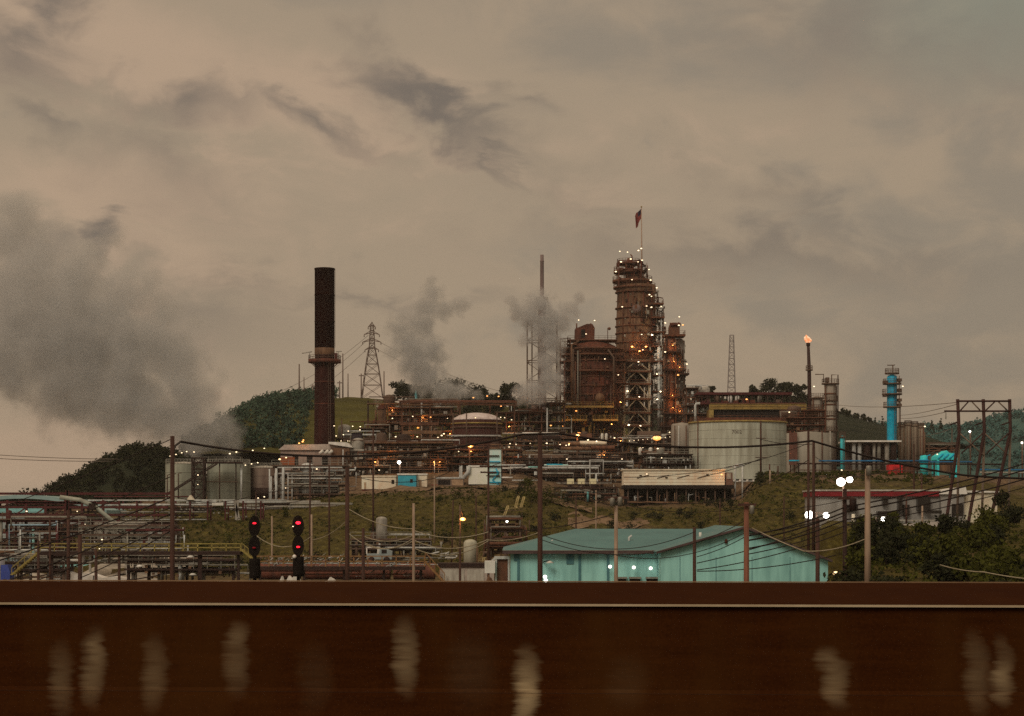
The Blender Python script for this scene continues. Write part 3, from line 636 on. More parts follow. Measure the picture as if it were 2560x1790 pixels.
# stair tower
lattice(t, 1630, 1656, [1098 - 17 * i for i in range(20)], -4, 3, .3, M('stair_tower_steel', C(92, 76, 62), C(56, 42, 34), 2), 'stair_tower', style='Z')
for i, (a, b, py) in enumerate(((1617, 1656, 762), (1622, 1658, 796), (1624, 1662, 832), (1626, 1660, 868), (1628, 1664, 905), (1628, 1664, 940), (1628, 1660, 980), (1628, 1660, 1024))): flat_platform(t, a, b, py, -6, 2, rust2, rust2, th=.45)
lattice(t, 1630, 1643, [762, 745, 730], -3, 1, .2, brownsteel, 'frame', style='Z')
t.part('riser', MB().tube([t.P(1644, 868, -5.5), t.P(1644, 1075, -5.5)], 4.2 * k, 10), M('pale_riser_lagging', C(178, 170, 154), C(96, 84, 72), .5, amt=(.45, .55)))
pipe(t, [(1650, 1075, -5.2), (1650, 800, -5.2)], 1.6, palesteel)
t.lamps([(1546, 637), (1565, 639), (1592, 635, 'w', 2.8), (1599, 630, 'w', 2.8), (1549, 663, 'w', 3.2), (1573, 656, 'w', 3), (1601, 659, 'w', 2.8), (1591, 663), (1536, 687, 'w', 3), (1618, 682), (1622, 708, 'w', 3), (1576, 707), (1637, 727, 'w', 2.6), (1619, 744, 'w', 2.8), (1624, 748), (1552, 774, 'w', 2.6),
         (1612, 772, 'w', 2.4), (1624, 775, 'w', 3), (1648, 773), (1600, 842), (1603, 880), (1659, 814, 'w', 2)], 'w', 2.2, -8)
t.lamps([(1576, 873, 'o', 3.6), (1594, 884, 'o', 3.4), (1610, 873, 'o', 3.4), (1625, 844, 'w', 3.2)], 'o', 3, -9, 160)
t.lamps([(1563, 984, 'w', 3.4), (1566, 1067, 'w', 3.6), (1595, 1069, 'w', 2.6), (1592, 998), (1635, 942), (1636, 1004, 'w', 2.8), (1644, 985, 'w', 3), (1560, 1112, 'w', 3), (1546, 1127, 'w', 3.4), (1590, 912)], 'w', 2.4, -12, 60)

# flagpole and flag
t = T('flagpole', 'pale flagpole rising from the top of the tallest tower', 'flagpole', 1605, 677, 604)
t.part('pole', MB().tube([t.P(1605, 702), t.P(1603.5, 518)], 2.1 * t.k, 8, r2=1.0 * t.k), M('pale_pole_paint', C(146, 116, 92), C(116, 90, 70), 2))
t.part('truck_ball', MB().ball(t.P(1603.5, 517), .28, 8), yellow)
def flag():
    D = 604; k = D / F; mb = MB(); nx, nz = 26, 14; x0, z0 = W(1603, 522, D).x, W(1603, 522, D).z
    for j in range(nz + 1):
        for i in range(nx + 1):
            u, v = i / nx, j / nz                            # u along the fly, v down the hoist; the fly hangs and folds
            fold = math.sin(u * 8 + v * 2.4)
            x = x0 - (17 * u ** .8 * (1 - .28 * v)) * k + .22 * fold * u; z = z0 - (v * 24 + u * 38 * (.55 + .25 * v) - 4 * u * u) * k
            mb.v.append((x, D - .15 + fold * .75 * u ** .6 + .3 * math.sin(u * 17 + v), z))
    for j in range(nz):
        for i in range(nx): mb.f.append((j * (nx + 1) + i, j * (nx + 1) + i + 1, (j + 1) * (nx + 1) + i + 1, (j + 1) * (nx + 1) + i)); mb.sm.append(True)
    base = W(1603, 545, D); me = mb.mesh('flag', base)
    rd, wh, bl = M('flag_red_cloth', (.26, .010, .018), (.2, .008, .014), 2), M('flag_white_cloth', (.30, .12, .11), (.25, .09, .08), 2), M('flag_blue_cloth', (.03, .02, .05), (.02, .015, .035), 2)
    for m in (rd, wh, bl): me.materials.append(m)
    for idx, p in enumerate(me.polygons):
        j, i = divmod(idx, nx); p.material_index = 2 if (i < nx * .4 and j < 7) else (0 if (j % 2 == 0) else 1)
    tag(link('flag', me, None, base), 'dark red striped flag with a dark blue canton drooping from the flagpole', 'flag')
flag()

# ------------------------------------------------------------------ twin columns right of the tower
t = T('twin_column', 'pair of joined columns glowing orange beside the stair tower', 'column', 1684, 1110, 595); k = t.k
col_g = M('grey_column_cladding', C(120, 104, 88), C(84, 68, 56), .6, streak=6)
t.part('shell', MB().lathe(t.X(1697), t.D + 1, vessel_prof(t, 1697, [(1110, 15), (858, 15), (850, 13), (846, 8)]), 24), col_g)
t.part('shell', MB().lathe(t.X(1675), t.D - 1, vessel_prof(t, 1675, [(1110, 15), (850, 15), (844, 11)]), 24), M('brown_column_cladding', C(104, 64, 44), C(58, 34, 24), .6, streak=6))
flat_platform(t, 1658, 1711, 838, -4, 4, rust2, rust2, th=.6)
hd = t.part('head_box', MB().prism([(t.X(1672), t.Z(838)), (t.X(1698), t.Z(838)), (t.X(1698), t.Z(816)), (t.X(1690), t.Z(808)), (t.X(1676), t.Z(808)), (t.X(1672), t.Z(818))], t.D - 2, t.D + 2), rust2)
t.part('drum', MB().tube([t.P(1673, 813, -2.2), t.P(1700, 813, -2.2)], 4.5 * k, 12), rust, hd); pipe(t, [(1696, 838, -1), (1696, 806, -1)], 1.4, rust2)
for x0, x1, py in ((1656, 1712, 925), (1688, 1720, 935), (1656, 1700, 880), (1654, 1712, 992), (1656, 1712, 1033), (1650, 1712, 1066)): flat_platform(t, x0, x1, py, -4.5, 2, darksteel, rust2, th=.5)
for x, a, b, m, r in ((1664, 850, 1100, darksteel, 2.4), (1687, 850, 1100, rust2, 2), (1706, 1000, 1100, palesteel, 2), (1658, 900, 1090, brownsteel, 1.6)): pipe(t, [(x, a, -3.4), (x, b, -3.4)], r, m)
ladder(t, 1692, 850, 1080, -2.6); shell_fittings(t, 1684, 50, 850, 1090, 130, 67, (rust2, darksteel, brownsteel, galv))
t.lamps([(1693, 818, 'w', 3), (1703, 817, 'o', 3), (1713, 914, 'w', 2.6), (1659, 884, 'w', 3), (1691, 941, 'o', 3.4), (1694, 797), (1659, 812)], 'w', 2.4, -6)
for x, y in ((1678, 861), (1682, 900), (1678, 985), (1697, 1024), (1679, 1015), (1696, 915)): t.lamp(x, y + 6, 'o', 1.5, -4.6, 170)
t.lamps([(1670, 1083, 'w', 2.8), (1725, 1030, 'w', 3)], 'w', 2.4, -6)

# ------------------------------------------------------------------ thin vent stack in its lattice, half hidden by steam
t = T('vent_stack', 'slender grey vent stack in a lattice derrick behind the steam', 'vent stack', 1355, 1100, 565); k = t.k
t.part('flue', MB().lathe(t.X(1355), t.D, [(11 * k, t.Z(1100)), (10 * k, t.Z(755)), (10.5 * k, t.Z(753)), (10.5 * k, t.Z(748)), (5 * k, t.Z(740)), (4.6 * k, t.Z(655)), (5.2 * k, t.Z(654)), (5.2 * k, t.Z(652)), (4.4 * k, t.Z(651)), (4.4 * k, t.Z(637)), (0, t.Z(637))], 18), M('grey_brown_flue', C(104, 84, 74), C(78, 60, 52), .7, streak=6))
lattice(t, 1318, 1392, [1085, 1040, 998, 954, 904, 854, 806], -4, 4, .34, brownsteel, 'derrick', style='Z')
lattice(t, 1318, 1330, [1085, 1040, 998, 954, 904, 854, 806], -4, 4, .3, brownsteel, 'derrick', style='N')
ring_platform(t, 1355, 753, 10, 15, brownsteel, brownsteel)
t.lamp(1374, 889, 'w', 2)

# ------------------------------------------------------------------ process structures, back to front
unit('process_structure', 'tangled brown process structure with stepped top left of the domed tank', 'process unit', 925, 1130, 1006, 1120, 560, 14, 6, 31, 48, 8, rust2, rust_lt, rust2, [rust2, rust, brownsteel, rust_lt, galv, darksteel, palesteel], 7, 'woo', steps=[3, 4, 5, 6, 6, 6, 5, 6], clutter=160)
unit('process_structure', 'low dark process structure between the smokestack and the stepped brown unit', 'process unit', 845, 960, 1050, 1150, 530, 10, 4, 32, 16, 3, darksteel, brownsteel, rust2, None, 4, 'w', steps=[2, 2, 3, 4], clutter=50)
unit('process_structure', 'brown framed structure carrying pale drums behind the vent stack', 'process unit', 1240, 1410, 1012, 1130, 555, 12, 5, 33, 36, 6, rust2, brownsteel, rust_lt, None, 4, 'wo', steps=[4, 3, 4, 5, 5, 5], clutter=120)
unit('process_structure', 'dark pipe filled structure at the foot of the rust red reactor', 'process unit', 1385, 1560, 1100, 1172, 540, 12, 4, 34, 40, 6, darksteel, brownsteel, brownsteel, None, 5, 'wo', clutter=160)
unit('process_structure', 'dark pipe filled structure at the foot of the pale lattice tower', 'process unit', 1550, 1724, 1092, 1180, 530, 12, 4, 35, 38, 6, darksteel, brownsteel, galv, None, 4, 'wo', steps=[3, 3, 4, 4], clutter=160)
unit('process_structure', 'wide low dark unit of pipes behind the cream trailers', 'process unit', 870, 1130, 1112, 1192, 500, 12, 4, 36, 50, 9, darksteel, rust_lt, brownsteel, None, 5, 'wo', steps=[3, 4, 4, 3, 4], clutter=200)
unit('process_structure', 'dark pipe unit behind the pale aqua tower', 'process unit', 1120, 1300, 1128, 1200, 495, 10, 4, 37, 36, 6, darksteel, rust2, rust_lt, None, 3, 'wo', clutter=130)
unit('pipe_rack', 'long dark pipe rack crossing above the cream window cabinets', 'pipe rack', 1285, 1560, 1150, 1210, 480, 8, 4, 38, 34, 3, darksteel, darksteel, brownsteel, [palesteel, galv, greysteel, brownsteel, darksteel], 4, 'w', clutter=80)
unit('process_structure', 'rust brown equipment cluster left of the long yellow railed deck', 'process unit', 1712, 1768, 975, 1060, 560, 10, 4, 39, 14, 3, rust2, brownsteel, rust2, None, 2, 'w', steps=[4, 3], clutter=40)
t = T('domed_tank', 'squat dark tank with pale dome roof among brown pipes', 'tank', 1192, 1125, 535); k = t.k
t.part('shell', MB().lathe(t.X(1192), t.D, [(60 * k, t.Z(1130)), (62 * k, t.Z(1050))], 34), M('dark_red_brown_tank', C(66, 34, 26), C(44, 22, 17), .6, streak=5))
t.part('dome_roof', MB().lathe(t.X(1192), t.D, [(62.6 * k, t.Z(1051)), (58 * k, t.Z(1046)), (46 * k, t.Z(1039)), (30 * k, t.Z(1034.5)), (14 * k, t.Z(1032.5)), (0, t.Z(1032))], 34), M('pale_dome_paint', C(170, 150, 134), C(120, 98, 84), .8))
for py, m in ((1060, yellow), (1070, brownsteel), (1092, palesteel)): t.part('hoop', MB().lathe(t.X(1192), t.D, [(62 * k, t.Z(py + 1.6)), (64.5 * k, t.Z(py + 1.6)), (64.5 * k, t.Z(py - 1.6)), (62 * k, t.Z(py - 1.6))], 34), m)
for x in (1135, 1168, 1243): pipe(t, [(x, 1125, -8.2), (x, 1036, -8.2)], 1.6, (greysteel, brownsteel, rust_lt)[x % 3])
pipe(t, [(1120, 1092, -8.6), (1252, 1092, -8.6)], 1.4, palesteel)
t.lamps([(1190, 1048, 'y', 1.8), (1252, 1047), (1262, 1048), (1279, 1053)], 'w', 1.9, -8)
t = T('furnace_box', 'rusty furnace house with tan walls above the stepped brown unit', 'furnace', 958, 1060, 548)
t.part('casing', MB().box(t.X(946), t.X(966), t.D - 3, t.D + 3, t.Z(1065), t.Z(1024)), rust_lt); t.part('roof_hood', MB().prism([(t.X(944), t.Z(1024)), (t.X(968), t.Z(1024)), (t.X(962), t.Z(1014)), (t.X(950), t.Z(1014))], t.D - 3.3, t.D + 3.3), rust)
t.part('stack', MB().tube([t.P(941, 1060, -2), t.P(941, 1026, -2)], 3 * t.k, 8), rust_lt)
t = T('dark_bin', 'small black square bin on a pale stand right of the smokestack', 'bin', 891, 1110, 515)
t.part('bin_body', MB().box(t.X(880), t.X(905), t.D - 2, t.D + 2, t.Z(1104), t.Z(1082)), M('black_bin_paint', C(40, 30, 32), C(30, 22, 24), 1)); t.part('stand', MB().prism([(t.X(876), t.Z(1120)), (t.X(906), t.Z(1120)), (t.X(904), t.Z(1104.3)), (t.X(880), t.Z(1104.3))], t.D - 1.8, t.D + 1.8), greysteel)
t.part('side_rail', MB().tube([t.P(878, 1120, -2.2), t.P(878, 1083, -2.2), t.P(904, 1081, -2.2)], .16, 5), galv)
for lx, ly in ((873, 1079), (884, 1067), (903, 1068), (902, 1076), (843, 1091), (861, 1088), (838, 1066)): t.lamp(lx, ly, 'w', 2.2, -3)
# rows of individual lamps on the stepped unit
lt = T('pipe_bridge', 'brown overhead pipe bridge with orange lamps above the domed tank', 'pipe bridge', 1140, 1110, 545); k = lt.k
lattice(lt, 1000, 1290, [1015, 1005], -2, 2, .3, rust2, style='Z')
for x in (1005, 1075, 1150, 1225, 1286): lt.part('post', MB().bar(lt.P(x, 1130), lt.P(x, 1008), .4), rust2)
for dy, py, m in ((-1, 1003, rust), (0, 1002, brownsteel), (1, 1003, rust2), (-1.6, 1013, rust_lt)): pipe(lt, [(1000, py, dy), (1290, py, dy)], 1.5, m)
lt.lamps([(1185, 999, 'o', 2.6), (1219, 995, 'o', 2.6), (1247, 996, 'o', 2.6), (1253, 1020, 'o', 2.4), (1036, 1045), (1080, 1047, 'o', 2.4), (1049, 1073, 'o', 3.6), (1059, 1065), (1085, 1063, 'o', 3.2), (986, 1050), (1009, 1067), (994, 1095, 'w', 2.6), (1047, 1095, 'w', 2.6), (1098, 1097, 'w', 2.6), (1107, 1092, 'w', 3)], 'w', 2.1, -9)
lt.lamp(1163, 1128, 'w', 2.4, -14)
for px0, px1, py, m in ((1012, 1108, 1081, rust_lt), (1060, 1126, 1108, rust_lt), (1005, 1100, 1060, rust2)): flat_platform(lt, px0, px1, py, -11, -7, m, m, th=.9)

# flat drums with white tops around the post at the centre
t = T('air_cooler', 'flat air cooler with two white topped housings above a dark frame', 'air cooler', 1352, 1140, 500); k = t.k
for a, b in ((1306, 1348), (1354, 1398)): t.part('housing', MB().tube([t.P(a, 1085), t.P(b, 1085)], 4 * k, 10), white)
lattice(t, 1304, 1400, [1150, 1120, 1092], -3, 3, .3, darksteel, style='Z'); t.part('plenum', MB().box(t.X(1306), t.X(1398), t.D - 2, t.D + 2, t.Z(1098), t.Z(1090)), darksteel)
for py in (1105, 1115, 1128, 1138): pipe(t, [(1290, py, -3.4), (1420, py, -3.4)], 1.3, (galv, brownsteel, greysteel, rust2)[py % 4])
t.lamps([(1275, 1111), (1273, 1119, 'w', 2.6), (1290, 1113), (1366, 1110, 'w', 2.8), (1358, 1190, 'w', 2.8), (1272, 1200, 'w', 2.6), (1376, 1066, 'o', 3), (1399, 1113), (1414, 1115)], 'w', 2.2, -5)
t = T('exchanger_bank', 'bank of pale heat exchangers lit warm below the rust red reactor', 'heat exchanger', 1440, 1140, 520); k = t.k
for i, (a, b, py, m) in enumerate(((1396, 1445, 1112, rust_lt), (1450, 1510, 1110, cream), (1400, 1470, 1124, rust_lt), (1478, 1530, 1122, rust2))): t.part('exchanger_shell', MB().tube([t.P(a - 3, py, -8), t.P(a, py, -8), t.P(b, py, -8), t.P(b + 3, py, -8)], 5 * k, 12), m)
for x in (1502, 1512): t.part('drum', MB().drum(t.X(x), t.D - 8, 3.5 * k, t.Z(1108), t.Z(1090), 12, .4), white)
for x in (1595, 1620): t.part('drum', MB().drum(t.X(x), t.D - 9, 5 * k, t.Z(1140), t.Z(1126), 12, .5), white)
t.lamps([(1466, 1104, 'w', 2.8), (1487, 1107, 'w', 2.6), (1420, 1113, 'o', 2.6), (1419, 1116), (1531, 1099)], 'w', 2.4, -11, 20)
for i in range(11): t.lamp(1568 + i * 11, 1106 - i * 1.1, 'w', 1.3, -10)

# ------------------------------------------------------------------ white storage tank and its neighbours
def bent_text(t, s, px, py, size, rad, mat):
    cu = bpy.data.curves.new('tank_number', 'FONT'); cu.body = s; cu.size = size; cu.align_x = 'CENTER'; cu.extrude = .01; cu.resolution_u = 2
    tmp = bpy.data.objects.new('tank_number', cu); COL.objects.link(tmp); dg = bpy.context.evaluated_depsgraph_get(); me = bpy.data.meshes.new_from_object(tmp.evaluated_get(dg))
    bpy.data.objects.remove(tmp); bpy.data.curves.remove(cu)
    a0 = math.asin((t.X(px) - t.cx) / rad)
    for v in me.vertices:
        a = a0 + v.co.x / rad; r = rad + .03 + v.co.z; v.co = Vector((t.cx + r * math.sin(a), t.D - r * math.cos(a), t.Z(py) + v.co.y)) - t.b
    me.materials.clear(); return link('tank_number', me, mat, (0, 0, 0), t.o)
t = T('storage_tank', 'large white streaked storage tank with dark number near its top', 'storage tank', 1844, 1186, 455); k = t.k; t.cx = t.X(1844)
rad = 121 * k
t.part('shell', MB().lathe(t.cx, t.D, [(rad, t.Z(1200)), (rad, t.Z(1060))], 72), tank_m)
for py in (1079, 1100, 1121, 1142, 1163): t.part('shell_seam', MB().lathe(t.cx, t.D, [(rad, t.Z(py + .35)), (rad + .03, t.Z(py + .35)), (rad + .03, t.Z(py - .35)), (rad, t.Z(py - .35))], 72), M('tank_seam_paint', C(138, 128, 107), C(112, 102, 84), 1))
t.part('rim', MB().lathe(t.cx, t.D, [(rad - .3, t.Z(1060)), (rad + .25, t.Z(1060)), (rad + .25, t.Z(1056)), (rad - .3, t.Z(1056))], 72), yellow)
t.part('roof', MB().lathe(t.cx, t.D, [(rad - .3, t.Z(1057)), (rad * .5, t.Z(1053)), (0, t.Z(1051))], 48), concrete)
pts = [(t.cx + (rad - .2) * math.cos(a * math.pi / 24), t.D + (rad - .2) * math.sin(a * math.pi / 24), t.Z(1056)) for a in range(48)]
t.part('railing', railing_mb(pts, closed=True), rust2)
sp = MB()
for i in range(40):
    a = R(205 + i * 1.6); sp.box(t.cx + (rad + .5) * math.cos(a) - .4, t.cx + (rad + .5) * math.cos(a) + .4, t.D + (rad + .5) * math.sin(a) - .4, t.D + (rad + .5) * math.sin(a) + .4, t.Z(1180 - i * 3) - .05, t.Z(1180 - i * 3) + .03)
bent_text(t, '7002', 1828, 1089, 1.15, rad, M('tank_number_paint', C(64, 42, 30), C(50, 32, 22), 3))
for x, m in ((1738, rust2), (1751, greysteel)): pipe(t, [(x, 1185, -rad * .55), (x, 1056, -rad * .55)], 1.3, m)
pipe(t, [(1735, 1055, -3), (1735, 1016, -3), (1737, 1011, -3), (1747, 1010, -3)], 3, palesteel, name='roof_pipe')
t = T('storage_tank', 'narrow grey beige tank with pipes left of the large white tank', 'storage tank', 1703, 1186, 470); k = t.k
t.part('shell', MB().lathe(t.X(1705), t.D, [(27 * k, t.Z(1195)), (27 * k, t.Z(1064)), (24 * k, t.Z(1060)), (0, t.Z(1056))], 30), M('grey_beige_tank_paint', C(122, 108, 90), C(84, 68, 54), .7, streak=9))
for x, m, r in ((1684, brownsteel, 1.5), (1694, palesteel, 1.2), (1712, rust2, 1.2), (1722, darksteel, 1.8)): pipe(t, [(x, 1185, -3.4), (x, 1066, -3.4)], r, m)
for py in (1118, 1146): flat_platform(t, 1676, 1724, py, -5, -2.5, brownsteel, galv)
unit('pipe_rack', 'dark valve manifold at the foot of the narrow grey tank', 'pipe rack', 1610, 1725, 1140, 1186, 450, 6, 2, 41, 18, 2, darksteel, darksteel, galv, None, 2, 'w', clutter=60)

t = T('loading_gantry', 'long yellow railed deck under a dark red roof behind the large white tank', 'gantry', 1870, 1060, 540); k = t.k
t.part('roof', MB().box(t.X(1738), t.X(1975), t.D - 4, t.D + 4, t.Z(989), t.Z(983)), red_steel)
ps = MB()
for i in range(13):
    x = 1745 + i * 18.8; t.parts('post', ((t.P(x, 1012, -3.6), t.P(x, 986, -3.6)), (t.P(x, 1012, 3.4), t.P(x, 986, 3.4))), .28, darksteel)
dk = t.part('deck', MB().box(t.X(1745), t.X(2007), t.D - 5, t.D + 5, t.Z(1013), t.Z(1009)), red_steel)
t.part('railing', railing_mb([t.P(1770, 1024, -5.6), t.P(2008, 1024, -5.6)], 1.25, .09, 2.1), yellow, dk)
t.part('yellow_beam', MB().box(t.X(1768), t.X(2008), t.D - 5.5, t.D - 5.1, t.Z(1026), t.Z(1014)), M('ochre_panel_paint', C(128, 100, 48), C(96, 70, 34), 1))
t.part('shade_block', MB().box(t.X(1778), t.X(1992), t.D - 4.6, t.D + 4, t.Z(1046), t.Z(1026.4)), blackvoid)  # black block stands in for the shade of the void under the deck
t.part('yellow_column', MB().box(t.X(1768), t.X(1779), t.D - 5.4, t.D + 2, t.Z(1046), t.Z(1026.4)), yellow); t.part('yellow_column', MB().box(t.X(1992), t.X(2006), t.D - 5.4, t.D + 2, t.Z(1046), t.Z(1026.4)), yellow)
t.part('lower_beam', MB().box(t.X(1740), t.X(2012), t.D - 6, t.D + 4, t.Z(1056), t.Z(1046.4)), rust)
t.parts('support_leg', [(t.P(x, 1150, 0), t.P(x, 1056, 0)) for x in (1745, 1800, 1860, 1920, 1980, 2010)], .5, darksteel)
for x, m in ((1822, M('white_drum_paint', C(190, 184, 170))), (1840, white), (1790, brownsteel), (1895, galv)): t.part('drum', MB().drum(t.X(x), t.D - 3, 6 * k, t.Z(1008.6), t.Z(993), 12, .5), m)
g = random.Random(9)
for i in range(12): x = g.uniform(1750, 1990); t.part('fitting', MB().box(t.X(x), t.X(x + g.uniform(4, 12)), t.D - 4, t.D - 2, t.Z(1008.8), t.Z(g.uniform(998, 1005))), g.choice((red_steel, brownsteel, rust)))
t.lamps([(1859, 1002, 'o', 3.2), (1991, 1030, 'o', 2.8), (2024, 1029)], 'w', 2.4, -7)
unit('process_structure', 'rust and blue grey pipe tangle between the white tank and the flare', 'process unit', 1955, 2055, 1030, 1085, 500, 8, 3, 43, 20, 2, rust, rust2, rust2, [rust, rust2, galv, brownsteel, greysteel], 1, 'w', steps=[2, 3], clutter=40)
t = T('storage_tank', 'plain grey beige tank behind the twin poles under the flare', 'storage tank', 2020, 1180, 490); k = t.k
t.part('shell', MB().lathe(t.X(2020), t.D, [(58 * k, t.Z(1190)), (58 * k, t.Z(1084)), (0, t.Z(1078))], 40), M('dun_tank_paint', C(122, 110, 92), C(92, 80, 64), .6, streak=8))
for x, m in ((1968, rust), (1978, rust2), (2046, rust2), (2066, greysteel)): pipe(t, [(x, 1185, -5.8), (x, 1080, -5.8)], 1.5, m)
t.part('red_wall', MB().box(t.X(1964), t.X(1984), t.D - 6.4, t.D - 6, t.Z(1164), t.Z(1084)), M('rust_red_cladding', C(92, 56, 42), C(60, 34, 26), 1, streak=4))

t = T('flare_stack', 'thin black flare stack with an orange flame at its tip', 'flare', 2022, 1100, 535); k = t.k
t.part('flue', MB().tube([t.P(2025, 1130), t.P(2023, 925), t.P(2020.5, 858)], 6 * k, 10, r2=3.4 * k), M('black_flare_steel', C(56, 34, 28), C(34, 20, 17), 1, streak=5))
t.part('flare_tip', MB().lathe(t.X(2020.5), t.D, [(3.4 * k, t.Z(866)), (5 * k, t.Z(864)), (5 * k, t.Z(857)), (3 * k, t.Z(857))], 14), darksteel)
ring_platform(t, 2023, 924, 4, 9, brownsteel, brownsteel)
def flame():
    mb = MB(); base = t.P(2020, 858); s = 13; vs = []; fs = []; n = 12
    for j in range(s + 1):
        f = j / s; r = (math.sin(math.pi * min(1, f * 1.02) ** .75) * 7.4 + (1 - f) * 2) * k
        for i in range(n):
            a = 2 * math.pi * i / n; q = r * (1 + .22 * math.sin(3 * a + f * 7) + .12 * math.sin(5 * a - f * 11))
            vs.append((base.x + q * math.cos(a) - f * f * 5 * k, base.y + q * math.sin(a), base.z + f * 22 * k))
    for j in range(s):
        for i in range(n): fs.append((j * n + i, j * n + (i + 1) % n, (j + 1) * n + (i + 1) % n, (j + 1) * n + i))
    mb.add(vs, fs, True)
    m = bpy.data.materials.new('gas_flame'); m.use_nodes = True; q = m.node_tree; b = q.nodes['Principled BSDF']; tcn = nd(q, 'ShaderNodeTexCoord'); nn = nd(q, 'ShaderNodeTexNoise', i_Scale=1.0, i_Detail=4)
    q.links.new(tcn.outputs['Object'], nn.inputs['Vector']); q.links.new(ramp(q, nn.outputs[0], ((.38, (1, .30, .10)), (.6, (1, .72, .45)))), b.inputs['Emission Color']); b.inputs['Emission Strength'].default_value = .95; b.inputs['Base Color'].default_value = (.2, .1, .05, 1)
    t.part('flame', mb, m)
flame()
def column(name, label, px, w, pyt, pyb, D, mat, plats, pipes=(), top=None, cat='column'):
    t = T(name, label, cat, px, pyb, D); k = t.k; h = w / 2
    t.part('shell', MB().lathe(t.X(px), t.D, vessel_prof(t, px, [(pyb + 8, h), (pyt + 5, h), (pyt + 1, h * .8), (pyt - 1, h * .4)]), 22), mat)
    for q in plats: py, ro = q[0], q[1]; ring_platform(t, px + (q[2] if len(q) > 2 else 0), py, h * .6, ro, brownsteel, brownsteel, th=.35)
    for x, a, b, r, m in pipes: pipe(t, [(x, a, -h * k * .8), (x, b, -h * k * .8)], r, m)
    ladder(t, px + h * .5, pyt + 2, pyb, -h * k - .4)
    return t
column('distillation_column', 'stout grey column with brown seams just right of the flare', 2043, 28, 992, 1150, 530, M('warm_grey_cladding', C(126, 112, 94), C(90, 74, 58), .6, streak=5), ((994, 19), (1022, 15), (1050, 20), (1070, 17)), ((2031, 995, 1100, 1.6, rust2), (2054, 1000, 1090, 1.4, rust2)))
t = column('distillation_column', 'tall grey column with gooseneck pipes on top right of the flare', 2076, 31, 958, 1180, 520, M('silver_brown_cladding', C(136, 122, 102), C(86, 66, 52), .5, streak=5), ((958, 22), (1000, 20), (1038, 17), (1076, 20)), ((2062, 965, 1150, 1.5, rust2), (2089, 965, 1150, 1.6, darksteel)))
pipe(t, [(2079, 956), (2079, 937), (2095, 937), (2095, 1050)], 1.5, brownsteel); pipe(t, [(2059, 956), (2059, 936), (2038, 936)], 1.3, brownsteel); t.part('hood', MB().box(t.X(2064), t.X(2072), t.D - 1, t.D + 1, t.Z(956), t.Z(944)), brownsteel)
for py in (985, 1012, 1048): t.part('band', MB().lathe(t.X(2076), t.D, [(15.5 * t.k, t.Z(py + 2)), (16.4 * t.k, t.Z(py + 2)), (16.4 * t.k, t.Z(py - 2)), (15.5 * t.k, t.Z(py - 2))], 22), rust2)
t.lamps([(2031, 968, 'w', 2.6), (2036, 1028)], 'w', 2.3, -3)
t = column('distillation_column', 'tall bright cyan column with brown side platforms', 2230, 25, 938, 1125, 500, cyan, ((932, 18), (958, 23), (984, 25), (1016, 22)), ((2246, 940, 1090, 1.2, rust_lt),))
pipe(t, [(2232, 936), (2232, 914), (2237, 912)], 1.5, brownsteel); pipe(t, [(2218, 913), (2234, 913)], 1.2, brownsteel)
for py, s in ((950, 1), (955, -1), (975, 1), (988, -1), (1013, 1), (1000, 1)): t.part('bracket_box', MB().box(t.X(2230 + s * 13), t.X(2230 + s * 22), t.D - 1.5, t.D + 1, t.Z(py + 4), t.Z(py - 3)), brownsteel)
t.lamp(2253, 967, 'w', 2.6, -2); pipe(t, [(2251, 1100), (2251, 1008)], 1.0, rust2)
t = column('distillation_column', 'slim pale cyan pipe column left of the long low shed', 2106, 11, 1090, 1180, 470, M('light_cyan_paint', C(60, 160, 162), C(40, 124, 128), 1), ((1091, 9),))

t = T('storage_shed', 'long low open shed with white roof edge left of the cyan column', 'shed', 2170, 1190, 500); k = t.k
t.part('roof', MB().box(t.X(2105), t.X(2242), t.D - 6, t.D + 6, t.Z(1107), t.Z(1103)), white); t.part('back_wall', MB().box(t.X(2108), t.X(2240), t.D + 3, t.D + 4, t.Z(1185), t.Z(1107.2)), M('shed_brown_wall', C(78, 58, 46), C(54, 38, 30), .6))
for x, w, m in ((2128, 5, palesteel), (2142, 5, palesteel), (2160, 8, darksteel), (2178, 4, greysteel), (2190, 5, galv), (2210, 6, greysteel), (2226, 8, darksteel)): t.part('drum', MB().drum(t.X(x), t.D - 4, w * k, t.Z(1180), t.Z(1110), 12, .3), m)
for i, (x, w, pt, lab) in enumerate(((2254, 15, 1066, 'leftmost silo of the ribbed dun silo block'), (2270, 16, 1062, 'second silo from the left in the ribbed dun silo block'), (2287, 15, 1064, 'third silo from the left in the ribbed dun silo block'), (2303, 14, 1068, 'rightmost silo of the ribbed dun silo block'))):
    t = T('silo', lab + ' beside the cyan column', 'silo', x, 1170, 505, 'ribbed dun silos'); k = t.k
    t.part('shell', MB().drum(t.X(x), t.D, w * .56 * k, t.Z(1175), t.Z(pt), 16, .4), M('ribbed_dun_cladding', C(118, 100, 78), C(82, 62, 48), .8, streak=12)); ring_platform(t, x, pt, w * .3, w * .6, brownsteel, brownsteel)
    for dx in (-4, 4): pipe(t, [(x + dx, 1170, -w * .55 * k), (x + dx, pt + 2, -w * .55 * k)], .9, (rust_lt, rust2, brownsteel, rust)[i])
    if i == 3: t.lamp(2308, 1067, 'w', 3, -2)
t = T('pipe_rack', 'brown lattice pipe frame with twin pipes right of the silo block', 'pipe rack', 2350, 1160, 520); lattice(t, 2316, 2384, [1165, 1135, 1108], -3, 3, .3, brownsteel, style='Z')
for py in (1112, 1122, 1128): pipe(t, [(2310, py, -3), (2390, py, -3)], 1.4, (rust2, brownsteel, galv)[py % 3])
